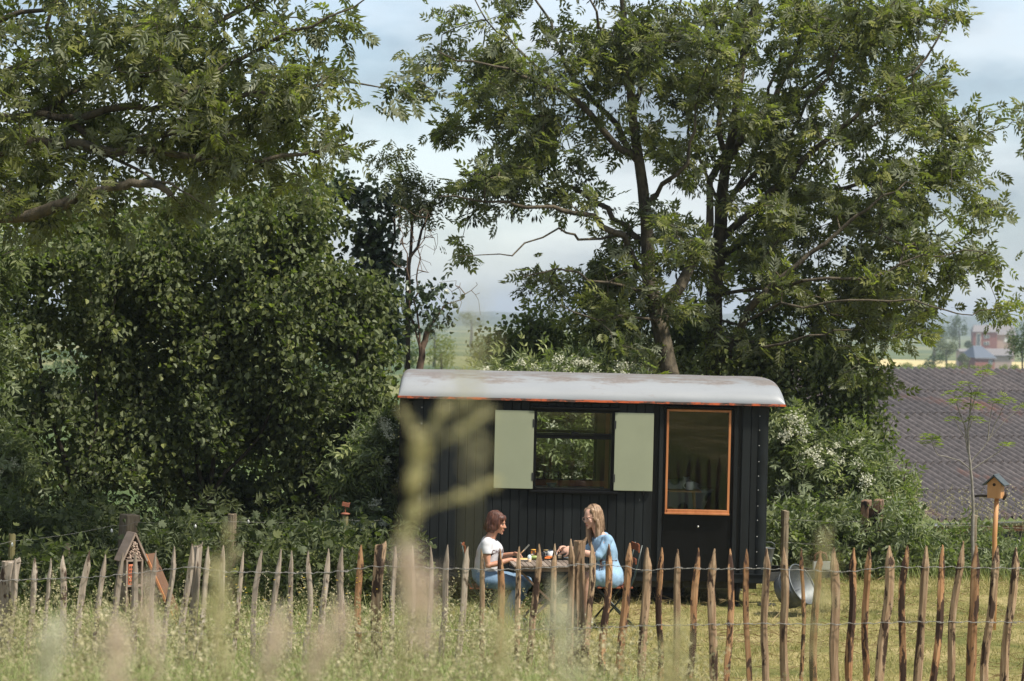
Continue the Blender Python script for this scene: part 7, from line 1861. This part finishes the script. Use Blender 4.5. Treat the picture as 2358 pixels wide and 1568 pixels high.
wing = MB().box((wA/2+3.0, 5.5, (hhA-0.8)/2), (6.0, 7, hhA-0.8)).build('wing_wall', M_LBRICK, hA)
MB().raw([(wA/2-4, 1.5, hhA-0.9), (wA/2+6.6, 1.5, hhA-0.9), (wA/2+6.6, 9.6, hhA-0.9), (wA/2-4, 9.6, hhA-0.9), (wA/2-4, 5.5, hhA+rhA+0.2), (wA/2+5.6, 5.5, hhA+rhA+0.2)], [(0, 1, 5, 4), (2, 3, 4, 5), (1, 2, 5), (3, 0, 4), (3, 2, 1, 0)]).build('wing_roof', M_TILE, hA)
MB().box((wA/2+3.2, 1.95, hhA-2.6), (1.3, 0.15, 1.4)).build('window', M_WHITE, hA)
hB, wB, hhB, rhB = house('slate_house', 'low brick house with hipped slate roof and a bright skylight', 2268, 842, 824, 796.5, 54, 6.5, 560, R(24), M_FBRICK, M_SLATEF, [(0.28, 0.45, 0.2, 0.6, 2)], 0.36)
MB().box((wB*0.40, 3.0, hhB+1.0), (0.9, 1.0, 0.12), (0, R(38), 0)).build('skylight', M_WHITE, hB)
MB().box((wB/2+0.06, 3.2, hhB-1.3), (0.1, 3.6, 1.8)).build('glazing', M_WHITE, hB)
hC, wC, hhC, rhC = house('long_outbuilding', 'long low outbuilding with grey roof behind the slate house', 2300, 829, 818, 803, 60, 6, 620, R(-4), M_LBRICK, M_TILE, [], 0.02)
hD, _, _, _ = house('long_outbuilding', 'flat grey roofed shed beside the pale willow', 2228, 813, 809, 803, 34, 5, 640, R(2), M_LBRICK, M_TILE, [], 0.02)

# ------------------------------------------------------------------ trees of the valley
def far_tree(name, label, cx, cy, rx, ry, d, seed, mat, n=900, leafpx=3.2, group='trees down in the valley', lobes=9, cone=False, tm=0.5):
    rng = np.random.RandomState(seed)
    base = W(cx, cy+ry, d); gz = TZ(base.x, base.y); root = empty(name, (base.x, base.y, gz))
    k = d/FOC; P = []
    for q in range(lobes):
        a = rng.rand()*6.28; u = rng.rand()**0.5
        lx, ly = math.cos(a)*u*0.62, math.sin(a)*u*0.62; s = rng.uniform(0.30, 0.5)
        if cone: lx *= (1+ly)*0.7
        m = n//lobes; v = rng.normal(size=(m, 3)); v /= np.linalg.norm(v, axis=1, keepdims=True); v *= (rng.rand(m, 1)**0.33)*s
        for e_ in v: P.append(W(cx + (lx+e_[0])*rx, cy + (ly+e_[1])*ry, d + (rng.normal()*0.3 + e_[2])*rx*k))
    P = np.array(P); P[:, 2] = np.maximum(P[:, 2], terrain(P[:, 0], P[:, 1])); m = len(P)
    V, F, T = scatter(roundleaf(1.0, 0.85), P, rng.normal(size=(m, 3)), rng.normal(size=(m, 3)) + np.array([[0, 0, 0.6]]), rng.uniform(0.6, 1.3, m)*leafpx*k, rng, np.clip(tm + rng.normal(0, 0.25, m), 0, 1))
    l = np.array(root.location); o = add('crown', np_mesh('crown', V - l, [F], False, T), mat, root); o['kind'] = 'stuff'
    topz = W(cx, cy, d).z - gz
    MB().tube([(0, 0, -0.5), (0.02*topz, 0, topz*0.5), (0, 0, topz)], [rx*k*0.10, rx*k*0.07, rx*k*0.03], 7).build('trunk', M_BARKD, root, True)
    return tag(root, label, 'tree', group)
M_FT1 = leaf_mat('valley_leaf', (0.028, 0.050, 0.018), (0.055, 0.085, 0.026), (0.10, 0.135, 0.04), None, 0.2, 0.2, 0.6)
M_FT2 = leaf_mat('willow_leaf', (0.08, 0.095, 0.05), (0.14, 0.155, 0.085), (0.21, 0.22, 0.125), None, 0.2, 0.2, 0.6)
M_FT3 = leaf_mat('hedge_leaf_yellow', (0.10, 0.125, 0.025), (0.17, 0.19, 0.045), (0.26, 0.265, 0.075), None, 0.25, 0.2, 0.6)
far_tree('tall_tree', 'tall dark tree beside the red brick house', 2208, 752, 26, 48, 720, 1, M_FT1, 1200)
far_tree('tall_tree', 'broad hazy tree left of the valley houses behind the ash tips', 2150, 765, 45, 45, 760, 2, M_FT1, 1300)
far_tree('bush_tree', 'dark round bush against the red brick wall', 2231, 795, 11, 11, 700, 3, M_FT1, 400, tm=0.15)
far_tree('pale_willow', 'pale silvery willow in front of the valley houses', 2178, 800, 36, 36, 430, 4, M_FT2, 1300)
far_tree('pale_willow', 'small pale willow beside the slate house', 2222, 828, 20, 16, 400, 5, M_FT2, 600)
far_tree('bush_tree', 'dark green tree clump below the pale willow', 2150, 830, 40, 20, 380, 6, M_FT1, 700)
far_tree('leafy_tree', 'bright green tree at the edge above the barn ridge', 2352, 795, 46, 62, 150, 7, M_FT1, 2200, 4.0, tm=0.75)
for k in range(9): far_tree('hedge_bush', 'yellow green hedgerow bush just above the barn ridge', 2090 + 31*k, 846 + (k % 3)*2, 22, 12, 260 + 6*k, 10+k, M_FT3, 320, 3.0, 'hedgerow above the barn ridge', 5)
far_tree('hedgerow_tree', 'brownish hazy oak on the rise below the blue ridge', 1085, 736, 48, 22, 900, 30, M_FT2, 900, 2.6)
far_tree('hedgerow_tree', 'hazy round tree near the dead sapling', 1000, 760, 40, 30, 520, 31, M_FT1, 900, 2.8)
far_tree('hedgerow_tree', 'mid green tree behind the dead sapling stump', 1015, 815, 65, 50, 150, 32, M_FT3, 1500, 4.0, tm=0.35)
far_tree('hedgerow_tree', 'leafy green tree just above the roof edge of the wagon', 1110, 805, 60, 48, 110, 33, M_FT1, 1500, 4.6, tm=0.7)
far_tree('hedgerow_tree', 'pale green tree between hazel and dead sapling', 930, 800, 45, 60, 120, 34, M_FT1, 1400, 4.4, tm=0.75)
far_tree('hedgerow_tree', 'sunlit tree seen through the lower ash branches', 1280, 800, 90, 45, 130, 35, M_FT3, 1600, 4.4, tm=0.4)
far_tree('hedgerow_tree', 'green tree behind the two ash trunks', 1620, 800, 130, 55, 140, 36, M_FT1, 1800, 4.6, tm=0.5)
for k, (x_, d_) in enumerate(((-100, 160), (180, 180), (420, 170), (640, 190), (820, 170), (1900, 170))):
    far_tree('hedgerow_tree', 'valley tree glimpsed through the foliage of the hedge', x_, 850, 150, 90, d_, 50+k, M_FT1, 1500, 5.5, 'trees behind the hedge', tm=0.6)

# ------------------------------------------------------------------ summer air
hz = MB().box((0, 2250, 9), (10400, 7700, 72)).build('haze', None)
mh = bpy.data.materials.new('thin_blue_air'); mh.use_nodes = True; t = mh.node_tree; t.nodes.clear()
oo = t.nodes.new('ShaderNodeOutputMaterial'); pv = t.nodes.new('ShaderNodeVolumePrincipled')
pv.inputs['Color'].default_value = (0.72, 0.82, 0.95, 1); pv.inputs['Density'].default_value = 0.00028; pv.inputs['Anisotropy'].default_value = 0.2
t.links.new(pv.outputs[0], oo.inputs['Volume']); hz.data.materials.append(mh)
tag(hz, 'thin bluish summer haze over the valley', 'haze', kind='stuff')
